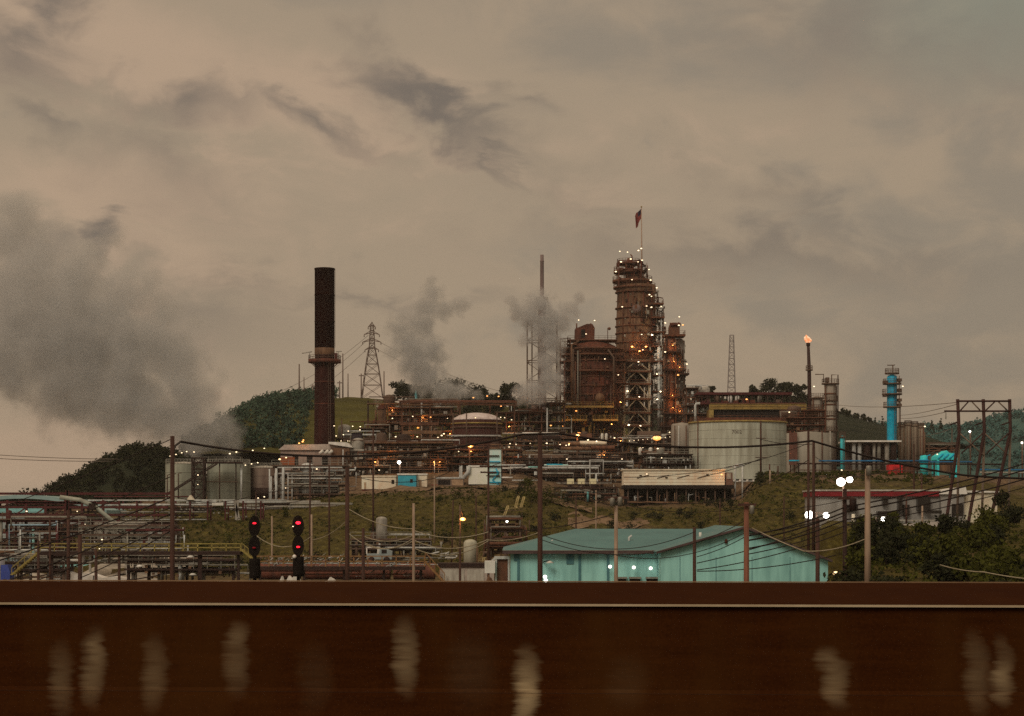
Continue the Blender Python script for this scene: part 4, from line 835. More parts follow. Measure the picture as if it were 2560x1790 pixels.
pipe(t, [(2380, 1160), (2380, 1072)], 1.3, brownsteel); pipe(t, [(2312, 1165), (2312, 1080)], 1.2, rust_lt)
t = T('cyan_tank', 'small upright bright cyan tank with rounded top near the red container', 'tank', 2309, 1190, 455); k = t.k
t.part('shell', MB().drum(t.X(2309), t.D, 9 * k, t.Z(1188), t.Z(1142), 16, 5 * k), M('bright_cyan_paint', C(60, 200, 204), C(30, 150, 164), 1.2)); t.part('collar', MB().lathe(t.X(2309), t.D, [(9 * k, t.Z(1157)), (12 * k, t.Z(1157)), (12 * k, t.Z(1149)), (9 * k, t.Z(1149))], 16), cyan); pipe(t, [(2318, 1188), (2318, 1140), (2326, 1137)], 1.6, cyan)
t = T('cyan_pump_house', 'bright cyan dome shaped machine cover with cyan legs', 'machine', 2362, 1192, 455); k = t.k
t.part('cover', MB().prism([(t.X(x), t.Z(y)) for x, y in ((2334, 1150), (2336, 1141), (2346, 1134), (2354, 1132), (2360, 1127), (2366, 1133), (2382, 1135), (2388, 1141), (2389, 1150))], t.D - 3, t.D + 3), M('bright_cyan_paint', None))
for x in (2336, 2380, 2386): t.part('leg', MB().box(t.X(x), t.X(x + 5), t.D - 3, t.D + 3, t.Z(1194), t.Z(1150.3)), M('bright_cyan_paint', None))
t.part('engine_block', MB().box(t.X(2343), t.X(2378), t.D - 2, t.D + 2, t.Z(1180), t.Z(1152)), rust_lt)
for a, b in ((2338, 2350), (2352, 2364), (2366, 2378)): t.part('rib', MB().tube([t.P(a, 1148, -3.1), t.P(b, 1136, -3.1)], .22, 6), cyan)
t.lamp(2334, 1137, 'w', 2.4, -4)
t = T('red_container', 'bright red container among brown equipment below the silo block', 'container', 2237, 1192, 455)
t.part('box_body', MB().box(t.X(2219), t.X(2253), t.D - 1.5, t.D + 1.5, t.Z(1186), t.Z(1162)), M('bright_red_paint', C(176, 32, 30), C(130, 24, 24), .9)); t.part('door', MB().box(t.X(2230), t.X(2243), t.D - 1.56, t.D - 1.5, t.Z(1185), t.Z(1168)), M('dull_red_paint', C(140, 26, 26), C(100, 22, 22), 1)); t.part('base_rail', MB().box(t.X(2216), t.X(2256), t.D - 1.7, t.D + 1.7, t.Z(1190), t.Z(1186.2)), darksteel)
t = T('rusty_skip', 'rust brown skip right of the bright red container', 'skip', 2268, 1192, 456)
t.part('skip_body', MB().prism([(t.X(2256), t.Z(1187)), (t.X(2282), t.Z(1187)), (t.X(2285), t.Z(1166)), (t.X(2254), t.Z(1166))], t.D - 1.2, t.D + 1.2), rust); t.part('lid', MB().box(t.X(2255), t.X(2284), t.D - 1.3, t.D + 1.3, t.Z(1165.8), t.Z(1164)), rust2)
t = T('blue_pipeline', 'long thin blue pipeline on dark trestles across the right terrace', 'pipeline', 2200, 1190, 448); k = t.k
for a, b, py, m in ((1966, 1992, 1153, cyan), (2040, 2316, 1153.5, M('blue_pipe_paint', C(26, 84, 112), C(18, 56, 78), 1)), (2316, 2420, 1156, M('blue_pipe_paint', None)), (2440, 2700, 1175, M('blue_pipe_paint', None)), (1985, 2500, 1160, darksteel), (2440, 2700, 1182, greysteel)): pipe(t, [(a, py, -4), (b, py + (0 if b < 2430 else 2), -4)], 2.0, m)
t.parts('trestle', [(t.P(x, 1200, -4), t.P(x, 1158 if x < 2430 else 1178, -4)) for x in range(1990, 2700, 42)], .3, darksteel); pipe(t, [(1990, 1176, -4.6), (2330, 1179, -4.6)], 1.2, brownsteel)
t.lamps([(2093, 1177, 'w', 2.8)], 'w', 2.4, -6)
t = T('lattice_mast', 'faint grey lattice mast behind the dark red gantry roof', 'mast', 1829, 1010, 950)
lattice(t, 1825, 1834, [1012 - 14.5 * i for i in range(13)], -1, 1, .34, M('hazy_grey_steel', C(118, 104, 92), C(104, 90, 80), 1), 'lattice_frame', 1818, 1839, 'Z')

# ------------------------------------------------------------------ transmission tower and hilltop poles
t = T('transmission_tower', 'tall lattice transmission tower on the grassy hill', 'pylon', 930, 997, 745); tm = M('pylon_steel', C(96, 76, 62), C(74, 56, 46), 1)
lattice(t, 923, 937, [995, 963, 935, 910, 888, 870], -2.5, 2.5, .24, tm, 'lattice_body', 905, 957); lattice(t, 926, 934, [869.6, 858, 847, 836, 826, 815], -1.2, 1.2, .22, tm, 'lattice_body', 923, 937)
for py, a in ((832, 19), (851, 23), (870, 17), (813, 9)):
    m = MB()
    for s in (-1, 1): m.bar(t.P(930, py, -1), t.P(930 + s * a, py + 5, -1), .3); m.bar(t.P(930, py - 6, -1), t.P(930 + s * a, py + 5, -1), .22); m.tube([t.P(930 + s * a, py + 5, -1), t.P(930 + s * a, py + 11, -1)], .18, 5)
    t.part('crossarm', m, tm)
t.part('peak', MB().bar(t.P(926, 815, 0), t.P(930, 805, 0), .3).bar(t.P(934, 815, 0), t.P(930, 805, 0), .3), tm)
hp = M('hilltop_pole_timber', C(98, 78, 64), C(74, 56, 46), 2)
for px, py, w, arm, lab in ((748, 910, 4.4, 0, 'thick bare pole on the hill left of the smokestack'), (760, 943, 3.2, 0, 'short bare pole on the hill just left of the smokestack'), (782, 960, 3, 5, 'short pole with crossarm peeking from behind the smokestack'), (849, 952, 4, 6, 'squat pole with crossarm on the hill right of the smokestack'),
                            (857, 884, 4, 0, 'tallest bare pole on the hill right of the smokestack'), (870, 934, 3.4, 0, 'mid height bare pole between smokestack and transmission tower'), (903, 934, 3.8, 6, 'pole with crossarm at the left foot of the transmission tower'), (960, 928, 3.6, 0, 'bare pole at the right foot of the transmission tower')):
    t = T('utility_pole', lab, 'utility pole', px, 1000, 742, 'poles on the grassy hill'); t.part('shaft', MB().tube([t.P(px, 1015), t.P(px, py)], w / 2 * t.k, 7, r2=w * .36 * t.k), hp)
    if arm: t.part('crossarm', MB().bar(t.P(px - arm, py + 5), t.P(px + arm, py + 5), .35), hp)
t = T('antenna_mast', 'slim mast with pale blue foot standing in the steam', 'mast', 1040, 1010, 610); t.part('mast_pole', MB().tube([t.P(1040, 1030), t.P(1040, 885)], 2.3 * t.k, 7, r2=1.2 * t.k), M('mast_grey_paint', C(112, 98, 84), C(90, 78, 66), 1)); t.part('foot_cone', MB().lathe(t.X(1040), t.D, [(4.5 * t.k, t.Z(1012)), (2 * t.k, t.Z(975))], 10), M('mast_blue_paint', C(96, 150, 146), C(80, 130, 126), 1))
t.lamp(1043, 1002, 'w', 1.8)
# ------------------------------------------------------------------ skyline trees
for a in (('dark bushy tree rising left of the steam above the brown unit', 1010, 952, 1022, 700, 56, leaf_d, 101), ('dark rounded tree in the steam behind the stepped brown unit', 1052, 958, 1022, 705, 62, leaf_d, 102), ('spreading tree behind the right edge of the middle steam plume', 1128, 945, 1020, 700, 78, leaf_d, 103), ('rounded tree between the middle steam plume and the orange lamps', 1198, 960, 1020, 700, 58, leaf_d, 104),
          ('pointed dark tree left of the vent stack lattice', 1274, 956, 1030, 690, 50, leaf_d, 105), ('low round tree in front of the pointed dark tree', 1246, 985, 1030, 692, 44, leaf_d, 106),
          ('small round tree on the hill crest left of the smokestack', 730, 986, 1015, 735, 34, leaf_d, 107), ('leftmost bushy tree on the crest of the grassy hill', 668, 1000, 1040, 720, 52, leaf_far, 108), ('second bushy tree from the left on the grassy hill', 700, 995, 1030, 725, 44, leaf_far, 109), ('low dark tree at the left foot of the grassy hill', 620, 1045, 1090, 700, 46, leaf_d, 110),
          ('leftmost crown of the tree clump behind the dark red gantry roof', 1888, 962, 1015, 860, 44, leaf_d, 111), ('tallest crown of the tree clump behind the dark red gantry roof', 1932, 946, 1015, 865, 54, leaf_d, 112), ('third crown from the left in the clump behind the gantry roof', 1965, 956, 1015, 860, 46, leaf_d, 113), ('rightmost crown of the tree clump beside the flare stack', 1996, 962, 1015, 858, 44, leaf_d, 114), ('small hazy tree right of the twin columns', 1745, 968, 1010, 880, 30, leaf_d, 115), ('wispy hazy tree left of the lattice mast', 1776, 966, 1010, 885, 34, leaf_d, 116)):
    tree(*a)
for i, (px, py, w, lab) in enumerate(((2120, 1030, 18, 'pointed conifer tree nearest the tall grey column on the far ridge'), (2134, 1036, 16, 'second pointed conifer from the tall grey column on the far ridge'), (2152, 1040, 20, 'third pointed conifer from the tall grey column on the far ridge'), (2188, 1044, 16, 'low conifer just left of the cyan column'), (2206, 1040, 16, 'conifer touching the left side of the cyan column'),
                                       (2330, 1050, 18, 'lone pointed conifer right of the silo block'), (2352, 1046, 14, 'narrow conifer left of the leaning wooden portal'))):
    tree(lab, px, py, 1092, 1150, w, leaf_d, 130 + i, 2.6, .8, True, 'conifers on the far ridge')
# ------------------------------------------------------------------ left tanks
def tank(label, px, w, pyt, pyb, D, mat, stairs=None, lampsl=()):
    t = T('storage_tank', label, 'storage tank', px, pyb, D); k = t.k; r = w / 2 * k; cx = t.X(px)
    t.part('shell', MB().lathe(cx, t.D, [(r, t.Z(pyb + 14)), (r, t.Z(pyt))], 48), mat); t.part('roof', MB().lathe(cx, t.D, [(r + .1, t.Z(pyt)), (r * .5, t.Z(pyt - 4)), (0, t.Z(pyt - 6))], 40), concrete)
    t.part('railing', railing_mb([(cx + (r - .1) * math.cos(a * math.pi / 18), t.D + (r - .1) * math.sin(a * math.pi / 18), t.Z(pyt)) for a in range(36)], closed=True), galv)
    for i in range(1, 4): py = pyt + (pyb - pyt) * i / 4; t.part('shell_seam', MB().lathe(cx, t.D, [(r, t.Z(py + .5)), (r + .05, t.Z(py + .5)), (r + .05, t.Z(py - .5)), (r, t.Z(py - .5))], 48), mat)
    for p in lampsl: t.lamp(p[0], p[1], 'w', 2.1, -r - 1)
    return t
tk = M('grey_green_tank_paint', C(128, 122, 100), C(88, 82, 66), .5, streak=8)
t = tank('broad grey tank with a stair tower near the left tall pole', 460, 92, 1160, 1246, 440, tk)
lattice(t, 500, 528, [1250, 1225, 1200, 1175, 1148], -11, -8, .3, darksteel, 'stair_tower', style='Z')
for i, x in enumerate((437, 450, 464)): pipe(t, [(x, 1248, -9.5), (x, 1190 - i * 2, -9.5), (x + 8, 1188 - i * 2, -9.5)], 1.5, brownsteel)
t.part('stair_flight', MB().bar(t.P(435, 1240, -10), t.P(560, 1162, -10), .35).bar(t.P(435, 1236, -10), t.P(560, 1157, -10), .2), darksteel)
t.lamps([(447, 1144), (461, 1140), (475, 1136), (487, 1133), (505, 1134), (515, 1190, 'w', 2.6), (514, 1213)], 'w', 2.2, -11)
t = tank('grey tank with vertical frame pipes next to the stair tower', 572, 108, 1160, 1250, 445, tk)
for x in (530, 566, 606): pipe(t, [(x, 1250, -10.4), (x, 1158, -10.4)], 1.6, darksteel if x > 600 else brownsteel)
pipe(t, [(618, 1252, -9.6), (618, 1165, -9.6)], 2.4, palesteel); pipe(t, [(530, 1206, -10.8), (612, 1207, -10.8)], 1.2, brownsteel); flat_platform(t, 500, 620, 1158, -11.5, -8, darksteel, galv)
t.lamps([(592, 1138, 'w', 2.8), (608, 1134, 'w', 2.8), (630, 1166), (645, 1163), (660, 1160), (648, 1130, 'w', 2.4), (676, 1125)], 'w', 2.3, -11)
t = tank('reddish grey tank half hidden behind pale vertical pipes', 664, 84, 1170, 1250, 450, M('reddish_tank_paint', C(104, 84, 68), C(72, 52, 42), .6, streak=6)); t.part('dark_band', MB().lathe(t.X(664), t.D, [(42.5 * t.k, t.Z(1247)), (43.4 * t.k, t.Z(1247)), (43.4 * t.k, t.Z(1220)), (42.5 * t.k, t.Z(1220))], 40), darksteel)
t.lamps([(658, 1246), (673, 1243)], 'w', 2.4, -9); t.lamp(707, 1150, 'y', 3.6, -6); t.lamp(723, 1146, 'y', 2.6, -6)
t = T('roofed_building', 'grey works building with pale sloping roof at the base of the smokestack', 'building', 785, 1180, 500); k = t.k
t.part('wall', MB().box(t.X(705), t.X(868), t.D - 3, t.D + 7, t.Z(1190), t.Z(1126)), M('grey_brown_cladding', C(128, 108, 92), C(92, 72, 60), .7, streak=4))
t.part('roof', MB().prism([(t.X(700), t.Z(1126)), (t.X(872), t.Z(1126)), (t.X(862), t.Z(1111)), (t.X(715), t.Z(1113))], t.D - 3.6, t.D + 7.5), M('pale_roof_sheet', C(150, 132, 114), C(116, 98, 84), .8))
t.part('skylight_roof', MB().prism([(t.X(826), t.Z(1112)), (t.X(886), t.Z(1121)), (t.X(872), t.Z(1108)), (t.X(826), t.Z(1106.5))], t.D - 5.5, t.D + 2), white); t.part('gable_wall', MB().box(t.X(832), t.X(878), t.D - 5, t.D - 3, t.Z(1180), t.Z(1121.5)), rust_lt)
for x in (735, 770, 808): t.part('doorway', MB().box(t.X(x), t.X(x + 14), t.D - 3.1, t.D - 3, t.Z(1175), t.Z(1140)), blackvoid)
t.part('red_panel', MB().box(t.X(705), t.X(740), t.D - 3.2, t.D - 3.1, t.Z(1163), t.Z(1144)), M('orange_brown_panel', C(120, 62, 32), C(84, 44, 26), 1))  # orange-brown panel at the left end of the wall
t.lamps([(753, 1110, 'o', 2.8), (762, 1106, 'o', 3.2), (764, 1102, 'o', 2.4)], 'o', 2.4, -5, 40)
for x in (805, 818, 828): t.part('white_drum', MB().tube([t.P(x, 1136, -6), t.P(x + 9, 1128, -6)], 4 * k, 10), white)
t = unit('pipe_rack', 'pale grey pipe rack with thick vertical pipes below the smokestack', 'pipe rack', 688, 868, 1168, 1262, 425, 6, 4, 51, 26, 2, brownsteel, brownsteel, galv, [palesteel, galv, greysteel, palesteel, brownsteel], 2, 'w', clutter=50)
for x, r, a in ((697, 3.2, 1172), (714, 3.6, 1170), (726, 1.6, 1185), (684, 1.8, 1192)): pipe(t, [(x, 1268, -4.5), (x, a, -4.5)], r, palesteel)
for a, b, py in ((700, 860, 1170), (726, 862, 1190), (726, 858, 1197), (728, 800, 1210), (700, 850, 1216), (728, 840, 1183)): pipe(t, [(a, py, -4.6), (b, py, -4.6), (b, py + 12, -4.6)], 1.6, (palesteel, galv, greysteel)[py % 3])

# left pipe bridges, curved roof works, pale plant buildings
t = T('pipe_bridge', 'long bridge of pale pipes running from the left edge past the grey tanks', 'pipe bridge', 360, 1300, 380); k = t.k
for a, b, py, m, r in ((225, 720, 1251, palesteel, 1.8), (225, 600, 1262, palesteel, 2.6), (-200, 560, 1270, darksteel, 2), (-200, 520, 1280, greysteel, 2.2), (-200, 500, 1288, darksteel, 2.4), (-200, 520, 1299, palesteel, 1.6), (470, 720, 1256, palesteel, 2.2), (240, 480, 1242, red_steel, 1.6)): pipe(t, [(a, py, -2), (b, py, -2)], r, m)
t.parts('trestle', [(t.P(x, 1345 if x < 430 else 1300, d), t.P(x, 1252, d)) for x in range(-48, 700, 44) for d in (-2.4, 1.5)], .3, red_steel)
g = random.Random(3); cl = MB()
for i in range(90): x = g.uniform(-60, 620); z = g.choice((1254, 1266, 1275, 1284, 1293)); cl.box(t.X(x), t.X(x + g.uniform(2, 7)), t.D - 2.6, t.D - 1.6, t.Z(z), t.Z(z - g.uniform(1, 4)))
tag(t.part('valves', cl, galv), kind='stuff')
t.part('end_tower', MB().bar(t.P(592, 1250, -3), t.P(604, 1300, -3), .5).bar(t.P(600, 1250, -3), t.P(596, 1300, -3), .5), greysteel); t.part('white_housing', MB().box(t.X(536), t.X(564), t.D - 3, t.D - 1, t.Z(1264), t.Z(1256)), white); t.part('cream_tent', MB().prism([(t.X(473), t.Z(1250)), (t.X(490), t.Z(1250)), (t.X(481), t.Z(1238))], t.D - 3, t.D - 1), cream)
t = T('arched_roof_shed', 'works shed with a long curved grey teal roof at the left edge', 'shed', 90, 1400, 370); k = t.k
arc = [(-140 + 420 * i / 20, 1290 - 52 * math.sin(math.pi * (i + 1.5) / 23) ** .8) for i in range(21)]
mb = MB(); poly = [(t.X(a), t.Z(b)) for a, b in arc] + [(t.X(a), t.Z(b + 9)) for a, b in arc[::-1]]; mb.prism(poly, t.D - 5, t.D + 14); t.part('roof', mb, M('curved_roof_sheet', C(116, 128, 116), C(92, 104, 96), .5))
t.part('wall', MB().box(t.X(-130), t.X(225), t.D - 3, t.D + 13, t.Z(1420), t.Z(1291)), M('pale_works_wall', C(132, 132, 120), C(90, 82, 74), .5, streak=2)); t.part('teal_band', MB().box(t.X(-130), t.X(120), t.D - 3.2, t.D - 3, t.Z(1282), t.Z(1268)), M('light_teal_band', C(120, 160, 146), C(96, 134, 124), .6))
for x in (30, 75, 118, 150): t.part('doorway', MB().box(t.X(x), t.X(x + 16), t.D - 3.1, t.D - 3, t.Z(1400), t.Z(1330)), blackvoid)
t.lamps([(46, 1368, 'w', 2.6), (54, 1368, 'w', 2.8), (62, 1368, 'w', 2.4), (228, 1311, 'w', 3)], 'w', 2.4, -5)
t = T('steel_trestle', 'dark red steel trestle with rows of beams in front of the curved roof', 'trestle', 120, 1430, 345); tm = MB()
for a, b, py in ((-200, 430, 1234), (-200, 240, 1256), (-200, 420, 1268), (-200, 420, 1287), (-200, 300, 1303), (40, 300, 1236 + 22)): tm.bar(t.P(a, py), t.P(b, py), .42)
for x in (-40, 18, 66, 114, 163, 205, 258): tm.bar(t.P(x, 1440), t.P(x, 1250), .4)
for x in (170, 168): tm.bar(t.P(x, 1440), t.P(x, 1226), .5)
for a, b in ((66, 114), (114, 163), (18, 66)): tm.bar(t.P(a, 1302), t.P(b, 1268), .22)
t.part('frame', tm, red_steel)
t = T('conveyor_chute', 'pale inclined conveyor chute sloping down right from the curved roof', 'conveyor', 290, 1420, 340); k = t.k
t.part('chute', MB().tube([t.P(150, 1243), t.P(200, 1250), t.P(236, 1266), t.P(350, 1358)], 5.5 * k, 10), M('pale_chute_lagging', C(140, 134, 112), C(100, 92, 76), .7)); t.part('walkway', MB().bar(t.P(232, 1276, -1), t.P(345, 1366, -1), .3), darksteel); t.part('hopper', MB().box(t.X(226), t.X(240), t.D - 1.5, t.D + 1.5, t.Z(1275), t.Z(1258)), darksteel)
for x, y in ((270, 1297), (320, 1338)): t.part('prop', MB().bar(t.P(x, 1420), t.P(x, y), .3), brownsteel)
t = T('process_tank', 'pale drum tank under the inclined conveyor chute', 'tank', 290, 1400, 352); t.part('shell', MB().drum(t.X(285), t.D, 58 * t.k, t.Z(1430), t.Z(1310), 30, .5), M('pale_drum_paint', C(150, 140, 122), C(108, 96, 82), .5, streak=4)); t.part('railing', railing_mb([(t.X(285) + 57 * t.k * math.cos(a * math.pi / 12), t.D + 57 * t.k * math.sin(a * math.pi / 12), t.Z(1310)) for a in range(24)], closed=True), brownsteel)
t = T('brick_building', 'dull reddish building right of the pale drum tank', 'building', 385, 1400, 356); t.part('wall', MB().box(t.X(344), t.X(432), t.D - 3, t.D + 5, t.Z(1420), t.Z(1306)), M('dull_red_wall', C(92, 62, 54), C(66, 44, 38), .7)); t.part('roof', MB().box(t.X(341), t.X(435), t.D - 3.4, t.D + 5.3, t.Z(1305.8), t.Z(1302)), darksteel)
for x in (354, 378, 402): t.part('window', MB().box(t.X(x), t.X(x + 11), t.D - 3.08, t.D - 3, t.Z(1352), t.Z(1326)), palesteel)
t = unit('process_structure', 'blue grey pipework plant at the left edge below the curved roof', 'process unit', -30, 220, 1302, 1420, 325, 7, 4, 52, 34, 4, red_steel, brownsteel, brownsteel, [palesteel, M('pale_blue_pipe', C(124, 140, 140), C(92, 108, 110), 1), galv, red_steel, teal], 2, 'w', clutter=70)
pw = M('pale_yard_paving', C(150, 134, 112), C(84, 70, 56), .35)
for i, (a, b, c, d, D) in enumerate(((-250, 150, 262, 0, 0), (150, 400, 292, 0, 0))):
    mb = MB(); x0, x1 = (a - 1280) / F * c, (b - 1280) / F * c; n = 12
    for j in range(n + 1):
        for q in range(4): x = x0 + (x1 - x0) * j / n; y = c - 3 + q * 16; mb.v.append((x, y, G(x, y) + .12))
    for j in range(n):
        for q in range(3): mb.f.append((j * 4 + q, j * 4 + q + 1, j * 4 + q + 5, j * 4 + q + 4)); mb.sm.append(False)
    struct('yard_paving', mb, pw)
t = T('box_truck', 'blue cab box truck parked at the far left edge of the yard', 'truck', 10, 1450, 255); k = t.k
t.part('box_body', MB().box(t.X(-70), t.X(6), t.D - 1.2, t.D + 1.2, t.Z(1452), t.Z(1395)), white); t.part('cab', MB().prism([(t.X(7), t.Z(1452)), (t.X(30), t.Z(1452)), (t.X(30), t.Z(1430)), (t.X(24), t.Z(1412)), (t.X(7), t.Z(1412))], t.D - 1.1, t.D + 1.1), M('truck_blue_paint', C(52, 62, 112), C(40, 48, 92), 1))
for x in (-55, -40, 18): t.part('wheel', MB().tube([(t.X(x), t.D - 1.25, t.Z(1456)), (t.X(x), t.D - .9, t.Z(1456))], .5, 14), darksteel)
t = T('white_tarpaulin', 'white sheeted load lying in the yard between the left posts', 'load', 215, 1462, 262); g = random.Random(8); mb = MB()
for i in range(9):
    for j in range(4): pass
mb.prism([(t.X(a), t.Z(b)) for a, b in ((120, 1466), (330, 1466), (322, 1448), (290, 1440), (262, 1444), (225, 1432), (190, 1436), (150, 1420), (128, 1424))], t.D - 2, t.D + 2); t.part('sheet', mb, M('dirty_white_sheet', C(206, 192, 168), C(140, 124, 104), .9)); t.part('tie_rope', MB().bar(t.P(160, 1466, -2.1), t.P(162, 1424, -2.1), .08).bar(t.P(240, 1466, -2.1), t.P(242, 1437, -2.1), .08), darksteel)

unit('process_structure', 'tight tangle of pale grey racks behind the yellow loading platform', 'process unit', 215, 440, 1318, 1408, 305, 6, 4, 71, 44, 1, greysteel, brownsteel, galv, [palesteel, galv, greysteel, palesteel, brownsteel, red_steel], 2, 'w', clutter=120)
unit('pipe_rack', 'low pale pipe rack at the lower left below the blue grey pipework', 'pipe rack', -40, 170, 1392, 1446, 262, 5, 3, 72, 34, 0, brownsteel, darksteel, galv, [palesteel, galv, greysteel, rust_lt, white], 1, 'w', clutter=90)
unit('pipe_rack', 'grey pipe rack under the yellow platform beside the tall dark pole', 'pipe rack', 330, 590, 1404, 1450, 262, 5, 2, 73, 28, 0, darksteel, darksteel, galv, [darksteel, galv, greysteel, brownsteel, palesteel], 0, 'w', clutter=80)
unit('pipe_rack', 'dim pipe rack with pale tanks on the slope road behind the rail yard', 'pipe rack', 885, 1075, 1352, 1398, 318, 5, 2, 74, 26, 2, darksteel, brownsteel, galv, [galv, greysteel, palesteel, brownsteel, darksteel], 0, 'w', clutter=90)
unit('pipe_rack', 'brown equipment frame beside the yellow slope stairs', 'pipe rack', 1225, 1300, 1300, 1392, 296, 5, 4, 75, 24, 0, brownsteel, rust2, brownsteel, [rust2, brownsteel, rust_lt, galv], 0, 'w', clutter=60)
unit('pipe_rack', 'long low pipe run along the foot of the grassy slope', 'pipe rack', 440, 870, 1262, 1292, 400, 4, 2, 76, 26, 0, brownsteel, darksteel, brownsteel, [galv, greysteel, palesteel, brownsteel], 0, 'w', steps=[1, 1, 2, 1, 1], clutter=70)
# yellow railed loading platform
def walkway(label, x0, x1, py, D, legs, col, deckm, railh=20, stairs=None, stairs2=None):
    t = T('loading_platform', label, 'walkway', (x0 + x1) / 2, 1480, D); k = t.k
    dk = t.part('deck', MB().box(t.X(x0), t.X(x1), t.D - 1, t.D + 1.5, t.Z(py + 9), t.Z(py)), deckm); t.part('railing', railing_mb([t.P(x0, py, -1), t.P(x1, py, -1)], railh * k, 1.7 * k, 34 * k), col, dk)
    for x in legs: t.parts('leg', [(t.P(x, 1500, 0), t.P(x, py + 9, 0))], 10 * k if x in (500,) else 6 * k, deckm)
    for st in (stairs, stairs2):
        if not st: continue
        (xa, ya, xb, yb) = st; mb = MB()
        for d in (-.9, .5): mb.tube([t.P(xa, ya, d), t.P(xb, yb, d)], 3.2 * k, 4)
        for i in range(12): f = i / 11; p = t.P(xa + (xb - xa) * f, ya + (yb - ya) * f, 0); mb.box(p.x - .22, p.x + .22, t.D - .9, t.D + .5, p.z - .04, p.z + .04)
        for i in range(5): f = i / 4; a = t.P(xa + (xb - xa) * f, ya + (yb - ya) * f, -.95); mb.tube([a, a + Vector((0, 0, railh * k * .9))], 1.1 * k, 4)
        mb.tube([t.P(xa, ya - railh * .9, -.95), t.P(xb, yb - railh * .9, -.95)], 1.4 * k, 4); t.part('stairs', mb, col)
    return t
yrail = M('yellow_green_rail_paint', C(132, 112, 54), C(92, 74, 34), 2)
t = walkway('loading platform with yellow railing and stairs left of the signals', 105, 604, 1378, 250, (130, 298, 500, 596), yrail, darksteel, 19, (606, 1374, 640, 1402), (98, 1382, 34, 1436))
for py, a, b in ((1392, 240, 560), (1400, 250, 520), (1408, 120, 470)): pipe(t, [(a, py, .5), (b, py, .5)], 1.4, (darksteel, brownsteel, galv)[py % 3])
for x, y in ((480, 1391), (486, 1435), (354, 1414)): t.part('lamp_shade', MB().lathe(t.X(x), t.D - 1.2, [(0, t.Z(y - 3)), (4 * t.k, t.Z(y - 2.6)), (11 * t.k, t.Z(y + 2)), (0, t.Z(y + 2))], 12), white)
t = walkway('rust brown loading platform with stairs right of the signals', 640, 1062, 1416, 235, (650, 760, 860, 960, 1052), M('orange_brown_rail_paint', C(120, 84, 46), C(84, 54, 30), 2), darksteel, 26, (1064, 1404, 1112, 1456))
for a, b, py, m in ((660, 1000, 1409, palesteel), (980, 1140, 1412, palesteel), (650, 900, 1428, darksteel), (700, 1060, 1436, brownsteel)): pipe(t, [(a, py, .8), (b, py, .8)], 1.5, m)
for rep, mm in ((12, galv), (13, rust_lt), (14, palesteel)):
  g = random.Random(rep); cl = MB()
  for i in range(75): x = g.uniform(645, 1060); y = g.uniform(1390, 1416) if x < 860 else g.uniform(1402, 1446); cl.tube([t.P(x, y, .2), t.P(x + g.uniform(3, 12), y - g.uniform(-3, 9), .4)], .9 * t.k, 5)
  tag(t.part('hoses', cl, mm), kind='stuff')
# rail cars behind the platforms
tc = T('tank_car', 'rust red rail tank car below the signals', 'rail car', 700, 1470, 262, 'rail tank cars'); k = tc.k
tc.part('tank_barrel', MB().tube([tc.P(648, 1428), tc.P(652, 1428), tc.P(748, 1428), tc.P(752, 1428)], 21 * k, 16), M('railcar_rust_paint', C(96, 52, 36), C(50, 28, 20), 1.6, streak=3)); tc.part('dome', MB().drum(tc.X(700), tc.D, 7 * k, tc.Z(1410), tc.Z(1401), 12, .1), rust); tc.part('walkway', MB().box(tc.X(650), tc.X(750), tc.D - 1.4, tc.D + 1.4, tc.Z(1454), tc.Z(1451)), darksteel)
for x in (664, 676, 724, 736): tc.part('wheel', MB().tube([(tc.X(x), tc.D - .8, tc.Z(1464)), (tc.X(x), tc.D - .65, tc.Z(1464))], .5, 14), darksteel)
def dup(o, parent=None, loc=None):
    c = o.copy(); COL.objects.link(c)
    if parent: c.parent = parent
    if loc is not None: c.location = loc
    for ch in list(o.children): dup(ch, c)
    return c
for px, lab in ((812, 'rust red rail tank car just right of the lower dark signal pole'), (924, 'rust red rail tank car between the grey poles'), (1036, 'rightmost rust red rail tank car by the stairs')):
    c = dup(tc.o, None, W(px, 1470, 262)); c['label'] = lab
for i, (px, py, w, h, lab, m) in enumerate(((735, 1448, 34, 18, 'crumpled white sheet heap by the right signal foot', white), (826, 1452, 26, 12, 'small white sheet heap left of the grey pole', white), (704, 1452, 9, 20, 'upright white drum beside the crumpled sheet heap', white), (560, 1457, 40, 8, 'flat grey heap at the foot of the yellow platform', concrete), (1225, 1450, 20, 22, 'rusty orange crate heap by the teal building', rust_lt))):
    g = random.Random(i + 40); D = 215; k = D / F; mb = MB(); x0 = (px - 1280) / F * D; pts = [(x0 - w / 2 * k, W(0, py + 14, D).z)]
    for j in range(7): pts.append((x0 + (-.5 + j / 6) * w * k, W(0, py - h / 2 - g.uniform(-.35, .35) * h + (abs(j - 3) / 3) ** 2 * h * .6, D).z))
    pts.append((x0 + w / 2 * k, W(0, py + 14, D).z)); mb.prism(pts, D - .8, D + .8); solo('material_heap', mb, m, lab, 'heap', W(px, py + 14, D), 'heaps in the rail yard')
